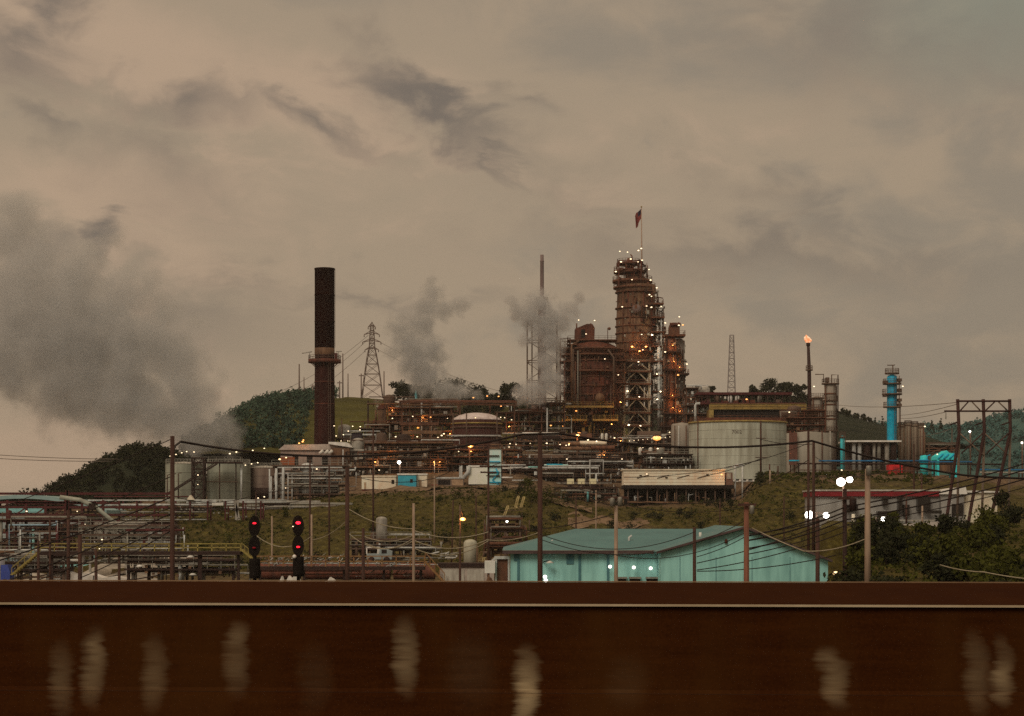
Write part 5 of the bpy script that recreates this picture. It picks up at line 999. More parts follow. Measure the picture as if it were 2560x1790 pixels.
# small vehicles and equipment behind the rail yard
t = T('pickup_truck', 'pale blue grey service truck parked on the slope road', 'truck', 950, 1400, 300); k = t.k
t.part('body', MB().prism([(t.X(a), t.Z(b)) for a, b in ((918, 1398), (980, 1398), (981, 1378), (960, 1370), (952, 1370), (948, 1384), (918, 1384))], t.D - 1.1, t.D + 1.1), M('pale_truck_paint', C(124, 126, 116), C(92, 92, 84), 1)); t.part('cab_window', MB().box(t.X(955), t.X(968), t.D - 1.14, t.D - 1.1, t.Z(1383), t.Z(1374)), blackvoid); t.part('rack', MB().bar(t.P(916, 1368, -1), t.P(948, 1368, -1), .18).bar(t.P(918, 1384, -1), t.P(918, 1368, -1), .18).bar(t.P(946, 1384, -1), t.P(946, 1368, -1), .18), white)
for x in (930, 968): t.part('wheel', MB().tube([(t.X(x), t.D - 1.15, t.Z(1399)), (t.X(x), t.D - .8, t.Z(1399))], .5, 14), darksteel)
t = T('scrap_heap', 'heap of silvery scrap pipes on the slope road', 'heap', 1100, 1400, 300); g = random.Random(77)
for i in range(16): a = g.uniform(1062, 1130); y = g.uniform(1384, 1398); t.part('scrap_pipe', MB().tube([t.P(a, y, g.uniform(-1, 1)), t.P(a + g.uniform(8, 26), y - g.uniform(-3, 6), g.uniform(-1, 1))], g.uniform(1.2, 2.4) * t.k, 7), g.choice((palesteel, galv, greysteel, white)))
t = T('lime_silo', 'white vertical silo tank beside the yellow slope stairs', 'silo', 1178, 1405, 290); t.part('shell', MB().drum(t.X(1176), t.D, 17 * t.k, t.Z(1420), t.Z(1358), 20, 10 * t.k), M('dirty_silo_paint', C(150, 138, 112), C(112, 100, 80), .8, streak=3)); t.part('ladder_pipe', MB().tube([t.P(1193, 1420, -1), t.P(1193, 1365, -1)], 2 * t.k, 6), rust_lt)
t = T('slope_stairs', 'faded yellow stairs zigzagging down the grassy slope', 'stairs', 1240, 1405, 300); k = t.k
for (xa, ya, xb, yb, D) in ((1206, 1402, 1226, 1310, 300), (1222, 1402, 1240, 1320, 299), (1222, 1304, 1258, 1300, 330), (1258, 1290, 1268, 1264, 345), (1286, 1270, 1294, 1240, 372), (1300, 1268, 1308, 1242, 372), (1268, 1272, 1290, 1268, 350)):
    s = MB(); P = lambda f: W(xa + (xb - xa) * f, ya + (yb - ya) * f, D); s.tube([P(0), P(1)], 1.6 * D / F, 4)
    o = Vector((4.5 * D / F, 0, 0)); s.tube([P(0) + o, P(1) + o], 1.6 * D / F, 4)
    for i in range(9): s.tube([P(i / 8), P(i / 8) + o], 1.0 * D / F, 4)
    t.part('flight', s, M('pale_yellow_stair_paint', C(160, 134, 84), C(116, 92, 54), 2))
t = T('concrete_bunker', 'grey concrete bay wall left of the teal building', 'bunker', 1170, 1470, 235); t.part('wall', MB().box(t.X(1100), t.X(1235), t.D, t.D + 4, t.Z(1480), t.Z(1418)), M('bay_concrete', C(142, 124, 106), C(100, 84, 70), .8)); t.part('coping', MB().box(t.X(1095), t.X(1238), t.D - .2, t.D + 4.1, t.Z(1417.8), t.Z(1408)), darksteel)
for a, b in ((1108, 1160), (1168, 1210)): t.part('panel', MB().box(t.X(a), t.X(b), t.D - .08, t.D, t.Z(1480), t.Z(1424)), concrete)
t = T('box_trailer', 'white trailer with open dark end beside the teal building', 'trailer', 1240, 1470, 200); t.part('body', MB().box(t.X(1212), t.X(1238), t.D - 1.2, t.D + 1.2, t.Z(1432), t.Z(1402)), white); t.part('frame', MB().bar(t.P(1240, 1470), t.P(1240, 1394), .2).bar(t.P(1272, 1470), t.P(1272, 1394), .2).bar(t.P(1236, 1394), t.P(1274, 1394), .3).bar(t.P(1230, 1402), t.P(1240, 1393), .22), palesteel); t.part('dark_interior', MB().box(t.X(1242), t.X(1270), t.D + .2, t.D + 1.2, t.Z(1470), t.Z(1398)), rust2)

# ------------------------------------------------------------------ terrace buildings
def crate(label, name, cat, x0, x1, pt, pb, D, depth, mat, roofm=None, extras=()):
    t = T(name, label, cat, (x0 + x1) / 2, pb, D); t.part('wall', MB().box(t.X(x0), t.X(x1), t.D - depth / 2, t.D + depth / 2, t.Z(pb), t.Z(pt)), mat)
    t.part('roof', MB().box(t.X(x0 - 1.5), t.X(x1 + 1.5), t.D - depth / 2 - .2, t.D + depth / 2 + .2, t.Z(pt) + .01, t.Z(pt) + .35), roofm or white)
    for nm, a, b, c, d, m in extras: t.part(nm, MB().box(t.X(a), t.X(b), t.D - depth / 2 - .06, t.D - depth / 2, t.Z(d), t.Z(c)), m)
    return t
crate('long cream site trailer with brown skirting left of the teal cabin', 'site_trailer', 'trailer', 906, 991, 1193, 1223, 440, 4, cream, M('cream_roof', C(190, 164, 132)), (('skirting', 906, 990, 1223.2, 1231, rust), ('door', 912, 917, 1206, 1222, tan), ('window', 980, 987, 1200, 1210, blackvoid)))
crate('small teal cabin with white roof between two cream trailers', 'teal_cabin', 'cabin', 996, 1041, 1188, 1222, 438, 3.5, M('teal_cabin_paint', C(50, 128, 132), C(40, 104, 112), 1), white, (('window', 1026, 1033, 1198, 1207, blackvoid), ('base', 996, 1041, 1222.2, 1232, rust)))
crate('short cream trailer right of the teal cabin', 'site_trailer', 'trailer', 1043, 1068, 1188, 1222, 441, 4, cream, white, (('door', 1048, 1055, 1200, 1221, tan), ('base', 1043, 1068, 1222.2, 1230, rust)))
crate('grey brown open cabin with a tan end wall in the middle of the terrace', 'open_cabin', 'cabin', 1092, 1160, 1197, 1222, 446, 4, M('dun_wall', C(108, 88, 70), C(78, 60, 48), 1), palesteel, (('opening', 1096, 1126, 1200, 1212, blackvoid), ('end_wall', 1130, 1158, 1199, 1214, tan), ('red_drum', 1078, 1096, 1212, 1221, M('dull_orange_drum', C(136, 62, 44)))))
t = crate('white panel building left of the pale aqua tower', 'white_building', 'building', 1172, 1224, 1168, 1211, 445, 5, M('bright_white_panel', C(206, 196, 166), C(178, 166, 138), .8), white, (('plinth', 1176, 1222, 1211.2, 1217, blackvoid),))
t.part('pipe_stair', MB().tube([t.P(1160, 1195, -3), t.P(1172, 1180, -3), t.P(1172, 1166, -3)], .5, 7), palesteel); t.part('roof_vent', MB().box(t.X(1148), t.X(1156), t.D - 1, t.D + 1, t.Z(1196), t.Z(1164)), palesteel)
t = T('aqua_tower', 'pale aqua clad tower with rust frame above the dirt terrace', 'tower', 1238, 1228, 442); k = t.k
t.part('cladding', MB().box(t.X(1224), t.X(1253), t.D - 2, t.D + 2, t.Z(1228), t.Z(1122)), aqua); t.part('frame', MB().bar(t.P(1221, 1230, -2.2), t.P(1221, 1112, -2.2), .3).bar(t.P(1255, 1230, -2.2), t.P(1255, 1112, -2.2), .3).bar(t.P(1221, 1112, -2.2), t.P(1255, 1112, -2.2), .3).bar(t.P(1221, 1121, -2.2), t.P(1255, 1121, -2.2), .3), rust_lt)
for i, py in enumerate((1140, 1155, 1166, 1180, 1190, 1206)): t.part('walkway', MB().box(t.X(1216 + i % 2 * 8), t.X(1248 + i % 3 * 2), t.D - 2.5, t.D - 2.02, t.Z(py) - .1, t.Z(py) + .12), (darksteel, cyan)[i % 2])
t.part('zigzag', MB().tube([t.P(1230, 1225, -2.3), t.P(1247, 1212, -2.3), t.P(1231, 1200, -2.3), t.P(1246, 1184, -2.3), t.P(1240, 1172, -2.3)], .16, 5), cyan)
t = T('roof_pipes', 'low stack of pale horizontal pipes right of the pale aqua tower', 'pipe rack', 1290, 1215, 438)
for a, b, py, m in ((1254, 1314, 1163, palesteel), (1256, 1282, 1171, white), (1254, 1282, 1194, white), (1280, 1345, 1201, palesteel), (1360, 1420, 1163, aqua), (1370, 1500, 1165, palesteel), (1366, 1406, 1162, cyan), (1320, 1345, 1168, teal)): pipe(t, [(a, py, -1), (b, py, -1)], 1.9, m)
lattice(t, 1254, 1345, [1222, 1200, 1163], -1, 1, .24, darksteel, style='Z')
t = T('overhead_frame', 'pale goalpost pipe frame above the cream cabinets', 'frame', 1492, 1210, 436); t.part('goalpost', MB().tube([t.P(1475, 1215), t.P(1475, 1150), t.P(1508, 1150), t.P(1508, 1190)], 1.8 * t.k, 7).tube([t.P(1465, 1184), t.P(1512, 1184)], 1.5 * t.k, 6), palesteel); t.part('foot', MB().box(t.X(1488), t.X(1492), t.D - .3, t.D + .3, t.Z(1208), t.Z(1185)), palesteel)
for px, lab in ((1426, 'leftmost of three small cream cabinets on the terrace'), (1453, 'middle one of three small cream cabinets on the terrace'), (1482, 'rightmost of three small cream cabinets on the terrace')):
    t = T('cabinet', lab, 'cabinet', px, 1218, 436, 'cream cabinets on the terrace'); t.part('cabinet_body', MB().box(t.X(px - 8.5), t.X(px + 8.5), t.D - .8, t.D + .8, t.Z(1210), t.Z(1197)), M('pale_cream_cabinet', C(196, 172, 128), C(160, 136, 98), 1)); t.part('stand', MB().box(t.X(px - 7), t.X(px + 7), t.D - .6, t.D + .6, t.Z(1226), t.Z(1210.2)), darksteel)
t = T('long_cream_building', 'long cream sided building with overhanging dark truck bays beneath', 'building', 1690, 1262, 425); k = t.k
wl = t.part('wall', MB().box(t.X(1557), t.X(1808), t.D - 3, t.D + 4, t.Z(1213), t.Z(1177)), cream); t.part('roof', MB().box(t.X(1554), t.X(1811), t.D - 3.3, t.D + 4.2, t.Z(1176.8), t.Z(1173.5)), M('cream_roof', None))
for py in (1184, 1191, 1198, 1206): t.part('siding_groove', MB().box(t.X(1557), t.X(1808), t.D - 3.04, t.D - 3, t.Z(py + .5), t.Z(py)), tan)
for x in (1590, 1640, 1690, 1740): t.part('conduit', MB().bar(t.P(x, 1196, -3.1), t.P(x + 30, 1188, -3.1), .12), darksteel)
for x, y in ((1660, 1193), (1596, 1188), (1762, 1186)): t.part('bracket_lamp_housing', MB().box(t.X(x), t.X(x + 6), t.D - 3.4, t.D - 3, t.Z(y + 2), t.Z(y)), darksteel)
t.part('soffit', MB().box(t.X(1556), t.X(1830), t.D - 4, t.D + 4, t.Z(1222), t.Z(1213.2)), blackvoid); t.part('bay_back', MB().box(t.X(1562), t.X(1832), t.D + 2.5, t.D + 3.5, t.Z(1262), t.Z(1222.2)), blackvoid)
t.parts('bay_post', [(t.P(x, 1266, -3), t.P(x, 1222, -3)) for x in range(1568, 1835, 24)], .3, brownsteel); t.part('kerb_rail', MB().bar(t.P(1566, 1255, -3.6), t.P(1830, 1258, -3.6), .35), rust_lt)
g = random.Random(19)
for i in range(16): x = g.uniform(1570, 1790); y = 1254 - g.uniform(4, 22); t.part('bay_pipe', MB().tube([t.P(x, 1256, -2.5), t.P(x, y, -2.5), t.P(x + g.uniform(-14, 14), y - g.uniform(0, 5), -2.5)], 1.3 * k, 6), g.choice((rust_lt, tan, galv, palesteel)))
t.part('end_wall', MB().box(t.X(1811.2), t.X(1828), t.D - 2.8, t.D + 3, t.Z(1213), t.Z(1182)), M('brown_end_wall', C(94, 66, 50), C(70, 46, 36), 1)); t.part('pale_trim', MB().box(t.X(1813), t.X(1824), t.D - 2.9, t.D - 2.8, t.Z(1198), t.Z(1184)), greysteel)
t.lamp(1799, 1187, 'o', 3, -4.2, 60); t.lamp(1614, 1186, 'w', 2.2, -4)
t = T('overhead_frame', 'white goalpost frame with pipes right of the long cream building', 'frame', 1850, 1240, 423); fr = MB()
for x in (1838, 1856): fr.tube([t.P(x, 1250), t.P(x, 1163)], 2.2 * t.k, 7)
fr.tube([t.P(1808, 1170), t.P(1862, 1164)], 1.6 * t.k, 6).tube([t.P(1812, 1204), t.P(1894, 1203)], 1.7 * t.k, 6).tube([t.P(1838, 1163), t.P(1858, 1161)], 3 * t.k, 8); t.part('goalpost', fr, palesteel)
for x in (1834, 1850, 1868, 1884): t.part('insulator', MB().drum(t.X(x), t.D - .3, 3.2 * t.k, t.Z(1205), t.Z(1200), 10, .1), white)
unit('pipe_rack', 'low teal and grey pipe stand on the dirt in front of the cream cabinets', 'pipe rack', 1388, 1540, 1222, 1254, 418, 4, 2, 53, 16, 1, brownsteel, darksteel, brownsteel, [M('dull_aqua_pipe', C(86, 132, 120), C(64, 102, 94), 1), galv, brownsteel, rust2], 0, 'w', clutter=40)
pth = MB()
def pathsheet(name, pts, mat):
    mb = MB(); m = 6
    for p in pts:
        for q in range(m + 1): D = p[1] + (p[2] - p[1]) * q / m; x = (p[0] - 1280) / F * D; mb.v.append((x, D, G(x, D) + .16))
    n = len(pts)
    for i in range(n - 1):
        for q in range(m): mb.f.append((i * (m + 1) + q, i * (m + 1) + q + 1, (i + 1) * (m + 1) + q + 1, (i + 1) * (m + 1) + q)); mb.sm.append(True)
    struct(name, mb, mat)
dirtm = M('tan_dirt', C(108, 84, 60), C(66, 48, 33), .5, rough=.95, spec=.05)
pathsheet('dirt_path', [(880 + i * 12, 424 - 4 * math.sin(i * .5), 436) for i in range(45)], dirtm)
pathsheet('dirt_path', [(1420 + i * 12, 372 - 4 * math.sin(i * .6), 384 + 3 * math.sin(i)) for i in range(18)], dirtm)
pathsheet('dirt_path', [(1330 + i * 10, 405 - i * 1.2, 416 - i) for i in range(16)], dirtm)

# ------------------------------------------------------------------ teal building
t = T('teal_warehouse', 'low teal metal warehouse with hipped wing and wide gabled front', 'warehouse', 1660, 1560, 180); k = t.k; Z, X = t.Z, t.X
zb, ze = t.Z(1560), t.Z(1379); Dr = 190.0
t.part('wall', MB().box(X(1276), X(1652), t.D, t.D + 20, zb, ze), teal)
D2 = 176.0; x2 = lambda p: (p - 1280) / F * D2; z2 = lambda p: CZ + (HR - p) / F * D2
t.part('gable_wall', MB().prism([(x2(1652), zb), (x2(2070), zb), (x2(2070), z2(1402)), (x2(1860), z2(1323)), (x2(1652), z2(1382))], D2, D2 + 24), teal)
rf = MB(); e0, e1 = X(1256), x2(1668); r0, r1 = (1437 - 1280) / F * Dr, (1860 - 1280) / F * Dr; zr = CZ + (HR - 1322) / F * Dr; zev = t.Z(1376)
a, b, c, d = (e0, t.D - .7, zev), (e1 + 6, t.D - .7, zev), (r1, Dr, zr), (r0, Dr, zr); e, f = (e0, t.D + 21, zev), (e1 + 6, t.D + 21, zev)
rf.add([a, b, c, d, e, f] + [(q[0], q[1], q[2] - .22) for q in (a, b, c, d, e, f)], [(0, 1, 2, 3), (0, 3, 4), (3, 2, 5, 4), (0, 6, 7, 1), (0, 4, 10, 6), (6, 9, 8, 7), (9, 10, 11, 8), (6, 10, 9)])
t.part('roof', rf, teal_roof)
gr = MB()
for s, (pa, ya, pb, yb) in enumerate(((1860, 1316, 1640, 1379), (1860, 1316, 2078, 1400))):
    A = [(x2(pa), D2 - .6, z2(ya)), (x2(pb), D2 - .6, z2(yb)), (x2(pb), D2 + 25, z2(yb)), (x2(pa), D2 + 25, z2(ya))]; gr.add(A + [(q[0], q[1], q[2] - .2) for q in A], [(0, 1, 2, 3), (4, 7, 6, 5), (0, 4, 5, 1), (1, 5, 6, 2), (2, 6, 7, 3)])
g1 = t.part('gable_roof', gr, teal_roof)
t.part('barge_board', MB().tube([(x2(1640), D2 - .72, z2(1381)), (x2(1860), D2 - .72, z2(1318)), (x2(2078), D2 - .72, z2(1402))], .14, 4), M('dark_trim', C(70, 52, 46), C(50, 36, 32), 2), g1)
t.part('gutter', MB().box(X(1256), X(1648), t.D - .9, t.D - .71, zev - .3, zev - .02), M('dark_trim', None)); t.part('gutter_edge', MB().box(X(1256), X(1648), t.D - .93, t.D - .7, zev - .01, zev + .035), galv)
for px in (1296, 1449, 1520, 1646): t.part('pilaster', MB().box(X(px - 3), X(px + 3), t.D - .12, t.D, zb, ze), M('dark_teal_trim', C(60, 92, 88), C(48, 76, 74), 1))
for px, w, y0, y1 in ((1425, 9, 1382, 1410), (1290, 5, 1384, 1402)): t.part('dark_panel', MB().box(X(px - w), X(px + w), t.D - .1, t.D, t.Z(y1), t.Z(y0)), M('dark_teal_trim', None))  # darker rectangles on the front wall
for px in (1552, 1587, 1629): aw = t.part('window', MB().box(X(px - 13), X(px + 13), t.D - .08, t.D, t.Z(1475), t.Z(1447)), blackvoid); t.part('awning', MB().prism([(X(px - 15), t.Z(1446.5)), (X(px + 15), t.Z(1446.5)), (X(px + 15), t.Z(1442)), (X(px - 15), t.Z(1442))], t.D - .6, t.D - .085), galv, aw)
for px, dx in ((1700, 0), (1790, 0), (1880, 0), (1975, 0)): t.part('panel_seam', MB().box(x2(px - .6), x2(px + .6), D2 - .03, D2, zb, z2(1392)), M('dark_teal_trim', None))
t.part('vent_cowl', MB().drum(x2(1815), D2 - .15, .14, z2(1358), z2(1350), 10, .1), rust); t.part('roof_vent', MB().tube([(x2(1764), D2 + 5, z2(1348)), (x2(1764), D2 + 5, z2(1332))], .14, 6), white)
for px, py in ((1375, 1362), (1572, 1350)): p = W(px, py, 184); t.part('roof_vent', MB().tube([p - Vector((0, 0, .5)), p + Vector((.05, 0, .25)), p + Vector((.3, 0, .42))], .13, 6), palesteel)
dl = t.part('dish_lamp', MB().lathe(X(1374), t.D - 1.0, [(0, t.Z(1401)), (.12, t.Z(1402)), (.42, t.Z(1407)), (0, t.Z(1407))], 14), white); t.part('lamp_bracket', MB().tube([(X(1358), t.D - .1, t.Z(1405)), (X(1366), t.D - .9, t.Z(1402)), (X(1374), t.D - 1, t.Z(1401))], .05, 6), darksteel, dl)
for px, py in ((1524, 1416), (1583, 1418), (1625, 1420)): t.lamp(px, py, 'c', 4.6, -.9, 0, .3)
for px, py in ((1362, 1441), (1364, 1450)): t.lamp(px, py, 'c', 5, -1.3, 0, .4)

# red fascia building and the cream shed
t = T('red_fascia_building', 'long white flat roofed building with a dark red fascia band', 'building', 2200, 1315, 262); k = t.k; X, Z = t.X, t.Z
t.part('wall', MB().box(X(2040), X(2348), t.D, t.D + 10, Z(1318), Z(1241)), M('dull_white_wall', C(124, 114, 100), C(82, 72, 62), .6, streak=3)); fb = t.part('fascia', MB().box(X(2036), X(2346), t.D - .5, t.D + 10.3, Z(1240.8), Z(1228)), M('oxblood_fascia', C(104, 22, 24), C(80, 18, 20), 1)); t.part('roof_edge', MB().box(X(2034), X(2352), t.D - .6, t.D + 10.5, Z(1227.8), Z(1224)), concrete, fb)
t.part('white_wing', MB().box(X(2348.3), X(2406), t.D - 1, t.D + 8, Z(1318), Z(1236)), M('dull_white_wall', None)); t.part('wing_roof', MB().prism([(X(2345), Z(1235.7)), (X(2412), Z(1235.7)), (X(2408), Z(1218)), (X(2350), Z(1226))], t.D - 1.5, t.D + 8.5), white)
for a, b, c, d in ((2204, 2216, 1240, 1262), (2242, 2252, 1242, 1275), (2290, 2322, 1242, 1275), (2190, 2240, 1278, 1290), (2256, 2270, 1262, 1290), (2310, 2350, 1276, 1284), (2375, 2404, 1260, 1290)): t.part('window', MB().box(X(a), X(b), t.D - 1.08, t.D - (.0 if b < 2348 else 1.0), Z(d), Z(c)), M('dark_window_glass', (.03, .025, .022), (.02, .016, .014), 1, rough=.15))
t.part('canopy', MB().prism([(X(2180), Z(1303)), (X(2405), Z(1303)), (X(2405), Z(1299)), (X(2180), Z(1299))], t.D - 5, t.D - 1.2), greysteel)
t.part('dark_awning', MB().box(X(2112), X(2140), t.D - 1.5, t.D - .1, Z(1273), Z(1262)), blackvoid)
for x in (2130, 2160): t.part('yellow_post', MB().drum(X(x), t.D - 1, .25, Z(1318), Z(1285), 8), cream)
t = T('cream_shed', 'cream corrugated shed behind the leaning wooden portal', 'shed', 2448, 1305, 262); X, Z = t.X, t.Z
mb = MB(); n = 40
for i in range(n): a = X(2408 + 84 * i / n); b = X(2408 + 84 * (i + .5) / n); mb.box(a, b, t.D - .12, t.D - .02, Z(1308), Z(1232.5))
t.part('wall', MB().box(X(2407), X(2493), t.D, t.D + 6, Z(1308), Z(1232)), cream); t.part('corrugation', mb, cream); t.part('roof', MB().prism([(X(2404), Z(1231.6)), (X(2496), Z(1231.6)), (X(2496), Z(1228)), (X(2404), Z(1226))], t.D - .5, t.D + 6.5), white); t.part('brown_annex', MB().box(X(2384), X(2406), t.D - .5, t.D + 3, Z(1300), Z(1222)), M('annex_brown_wall', C(88, 72, 60), C(64, 50, 42), 1))
mb = MB(); 
for j in range(13):
    for q in range(5): x0 = (2150 + 24 * j - 1280) / F; D = 212 + q * 9; mb.v.append((x0 * D, D, G(x0 * D, D) + .14))
for j in range(12):
    for q in range(4): mb.f.append((j * 5 + q, j * 5 + q + 1, j * 5 + q + 6, j * 5 + q + 5)); mb.sm.append(True)
struct('car_park', mb, M('grey_lot', C(128, 116, 102), C(96, 84, 72), .6))

# ------------------------------------------------------------------ railway signals
hood = M('signal_black', (.012, .009, .008), (.008, .006, .005), 4, rough=.8, spec=.1)
def signal(label, px, y1, y2, y3, D, lit):
    t = T('railway_signal', label, 'signal', px, 1490, D, 'railway signals beside the track'); k = t.k
    t.part('mast', MB().tube([t.P(px, 1560), t.P(px, y1 + 10)], 4.5 * k, 8), hood); t.part('base_box', MB().tube([(t.X(px), t.D, t.Z(y3 + 26)), (t.X(px), t.D, t.Z(y3 + 18)), (t.X(px), t.D, t.Z(y3 - 14)), (t.X(px), t.D, t.Z(y3 - 24))], 14 * k, 12), hood)
    for yy, on in ((y1, lit[0]), (y2, lit[1])):
        n = 20; ov = [(t.X(px) + 14.5 * k * math.cos(2 * math.pi * i / n), t.Z(yy) + 26 * k * math.sin(2 * math.pi * i / n)) for i in range(n)]
        h = t.part('signal_head', MB().prism(ov, t.D - .22, t.D - .08), hood)
        for dy in (-9, 9): t.part('hood', MB().lathe(0, 0, [(4.8 * k, -.02), (5.2 * k, -.3), (4.4 * k, -.3)], 14, R(20), R(160)), hood, h).matrix_local = __import__('mathutils').Matrix.Translation(Vector((t.X(px), t.D - .2, t.Z(yy + dy))) - t.b) @ __import__('mathutils').Matrix.Rotation(R(90), 4, 'X') @ __import__('mathutils').Matrix.Translation(t.b)
        lp = link('lens', lamp_mesh('r', .9 if on == 2 else (.5 if on == 1 else .02)), None, t.P(px + (1 if on else 0), yy - 7 if yy == y1 else yy + 3, -.32) - t.b, h); lp.scale = ((4.6 if on == 2 else 3.6) * k, .06, (4.6 if on == 2 else 3.0) * k)
    return t
signal('left railway signal with one dim red lamp lit', 637, 1315, 1366, 1420, 105, (1, 0)); ts = signal('right railway signal with two bright red lamps lit', 746, 1314, 1364, 1415, 104, (2, 1)); ts.lamp(735, 1316, 'w', 2.2, -.5)
ts.part('bell', MB().ball(ts.P(738, 1391, -.4), 5 * ts.k, 10), white)

# ------------------------------------------------------------------ wooden portal at right
t = T('wooden_portal', 'leaning brown timber portal frame carrying power lines at the right', 'utility pole', 2446, 1310, 225); k = t.k; pm = M('red_brown_timber', C(56, 30, 24), C(36, 18, 14), 2, streak=8); pg = M('grey_brown_timber', C(104, 84, 66), C(76, 58, 44), 2, streak=8)
for a, mdl, bt, r2 in (((2394, 998), (2398, 1082), (2362, 1328), (2405, 1300)), ((2458, 998), (2461, 1080), (2420, 1312), (2466, 1335)), ((2524, 998), (2526, 1080), (2476, 1300), (2534, 1310))):
    t.part('leg', MB().tube([t.P(*a), t.P(*mdl), t.P(*bt), t.P(bt[0] - (mdl[0] - bt[0]) * .12, bt[1] + 30)], 4.2 * k, 8), pm); t.part('back_leg', MB().tube([t.P(mdl[0] + 2, mdl[1], .4), t.P(r2[0], r2[1] + 24, 2.5)], 3.2 * k, 7), pg)
    t.part('insulator_arm', MB().tube([t.P(a[0] - 22, 1063, -.4), t.P(a[0] - 2, 1056, -.2)], 2 * k, 6), darksteel)
for a, b, r in (((2392, 1003), (2526, 1003), 2.4), ((2360, 1028), (2524, 1028), 2.2)): t.part('beam', MB().tube([t.P(*a, -.15), t.P(*b, -.15)], r * k, 6), pm)
for a, b, m in (((2398, 1029), (2420, 1005), pm), ((2461, 1029), (2486, 1005), pm), ((2430, 1005), (2450, 1026), pg), ((2496, 1005), (2516, 1024), pg), ((2403, 1134), (2458, 1082), pm), ((2466, 1134), (2522, 1082), pm), ((2400, 1084), (2460, 1140), pg), ((2462, 1084), (2520, 1138), pg)): t.part('brace', MB().tube([t.P(*a, -.1), t.P(*b, -.1)], 1.8 * k, 5), m)
for x in (2364, 2552): pipe(t, [(x, 1028, -.15), (x, 1048, -.15)], 1.2, greysteel, name='insulator') if x < 2500 else None

# ------------------------------------------------------------------ poles
def pole(label, px, pyt, D, w, mat, arms=(), trans=(), lean=0, pyb=None):
    x = (px - 1280) / F * D; gz = G(x, D); t = T('utility_pole', label, 'utility pole', px, HR - (gz - CZ) / D * F, D, 'utility poles'); k = t.k
    t.part('shaft', MB().tube([Vector((x, D, gz - 1)), t.P(px + lean, pyt)], w / 2 * k * 1.08, 9, r2=w / 2 * k * .82), mat)
    for py, half in arms:
        a = t.part('crossarm', MB().box(t.X(px - half), t.X(px + half), D - .25 - w / 2 * k, D - w / 2 * k, t.Z(py) - .09, t.Z(py) + .09), wood); ins = MB()
        for f in (-.92, -.5, .5, .92): ins.tube([t.P(px + half * f, py - .3, -.12 - w / 2 * k), t.P(px + half * f, py - 3.5, -.12 - w / 2 * k)], .9 * k, 6)
        t.part('insulators', ins, greysteel, a)
    for dx, py, s in trans: c = t.part('transformer', MB().drum(t.X(px + dx), D - .4, s * k, t.Z(py + s * 1.6), t.Z(py - s * 1.6), 12, s * k * .4), galv if s < 8 else darksteel); t.part('bushing', MB().tube([t.P(px + dx, py - s * 1.5, -.4), t.P(px + dx, py - s * 2.3, -.4)], s * k * .25, 6), wood, c)
    return t
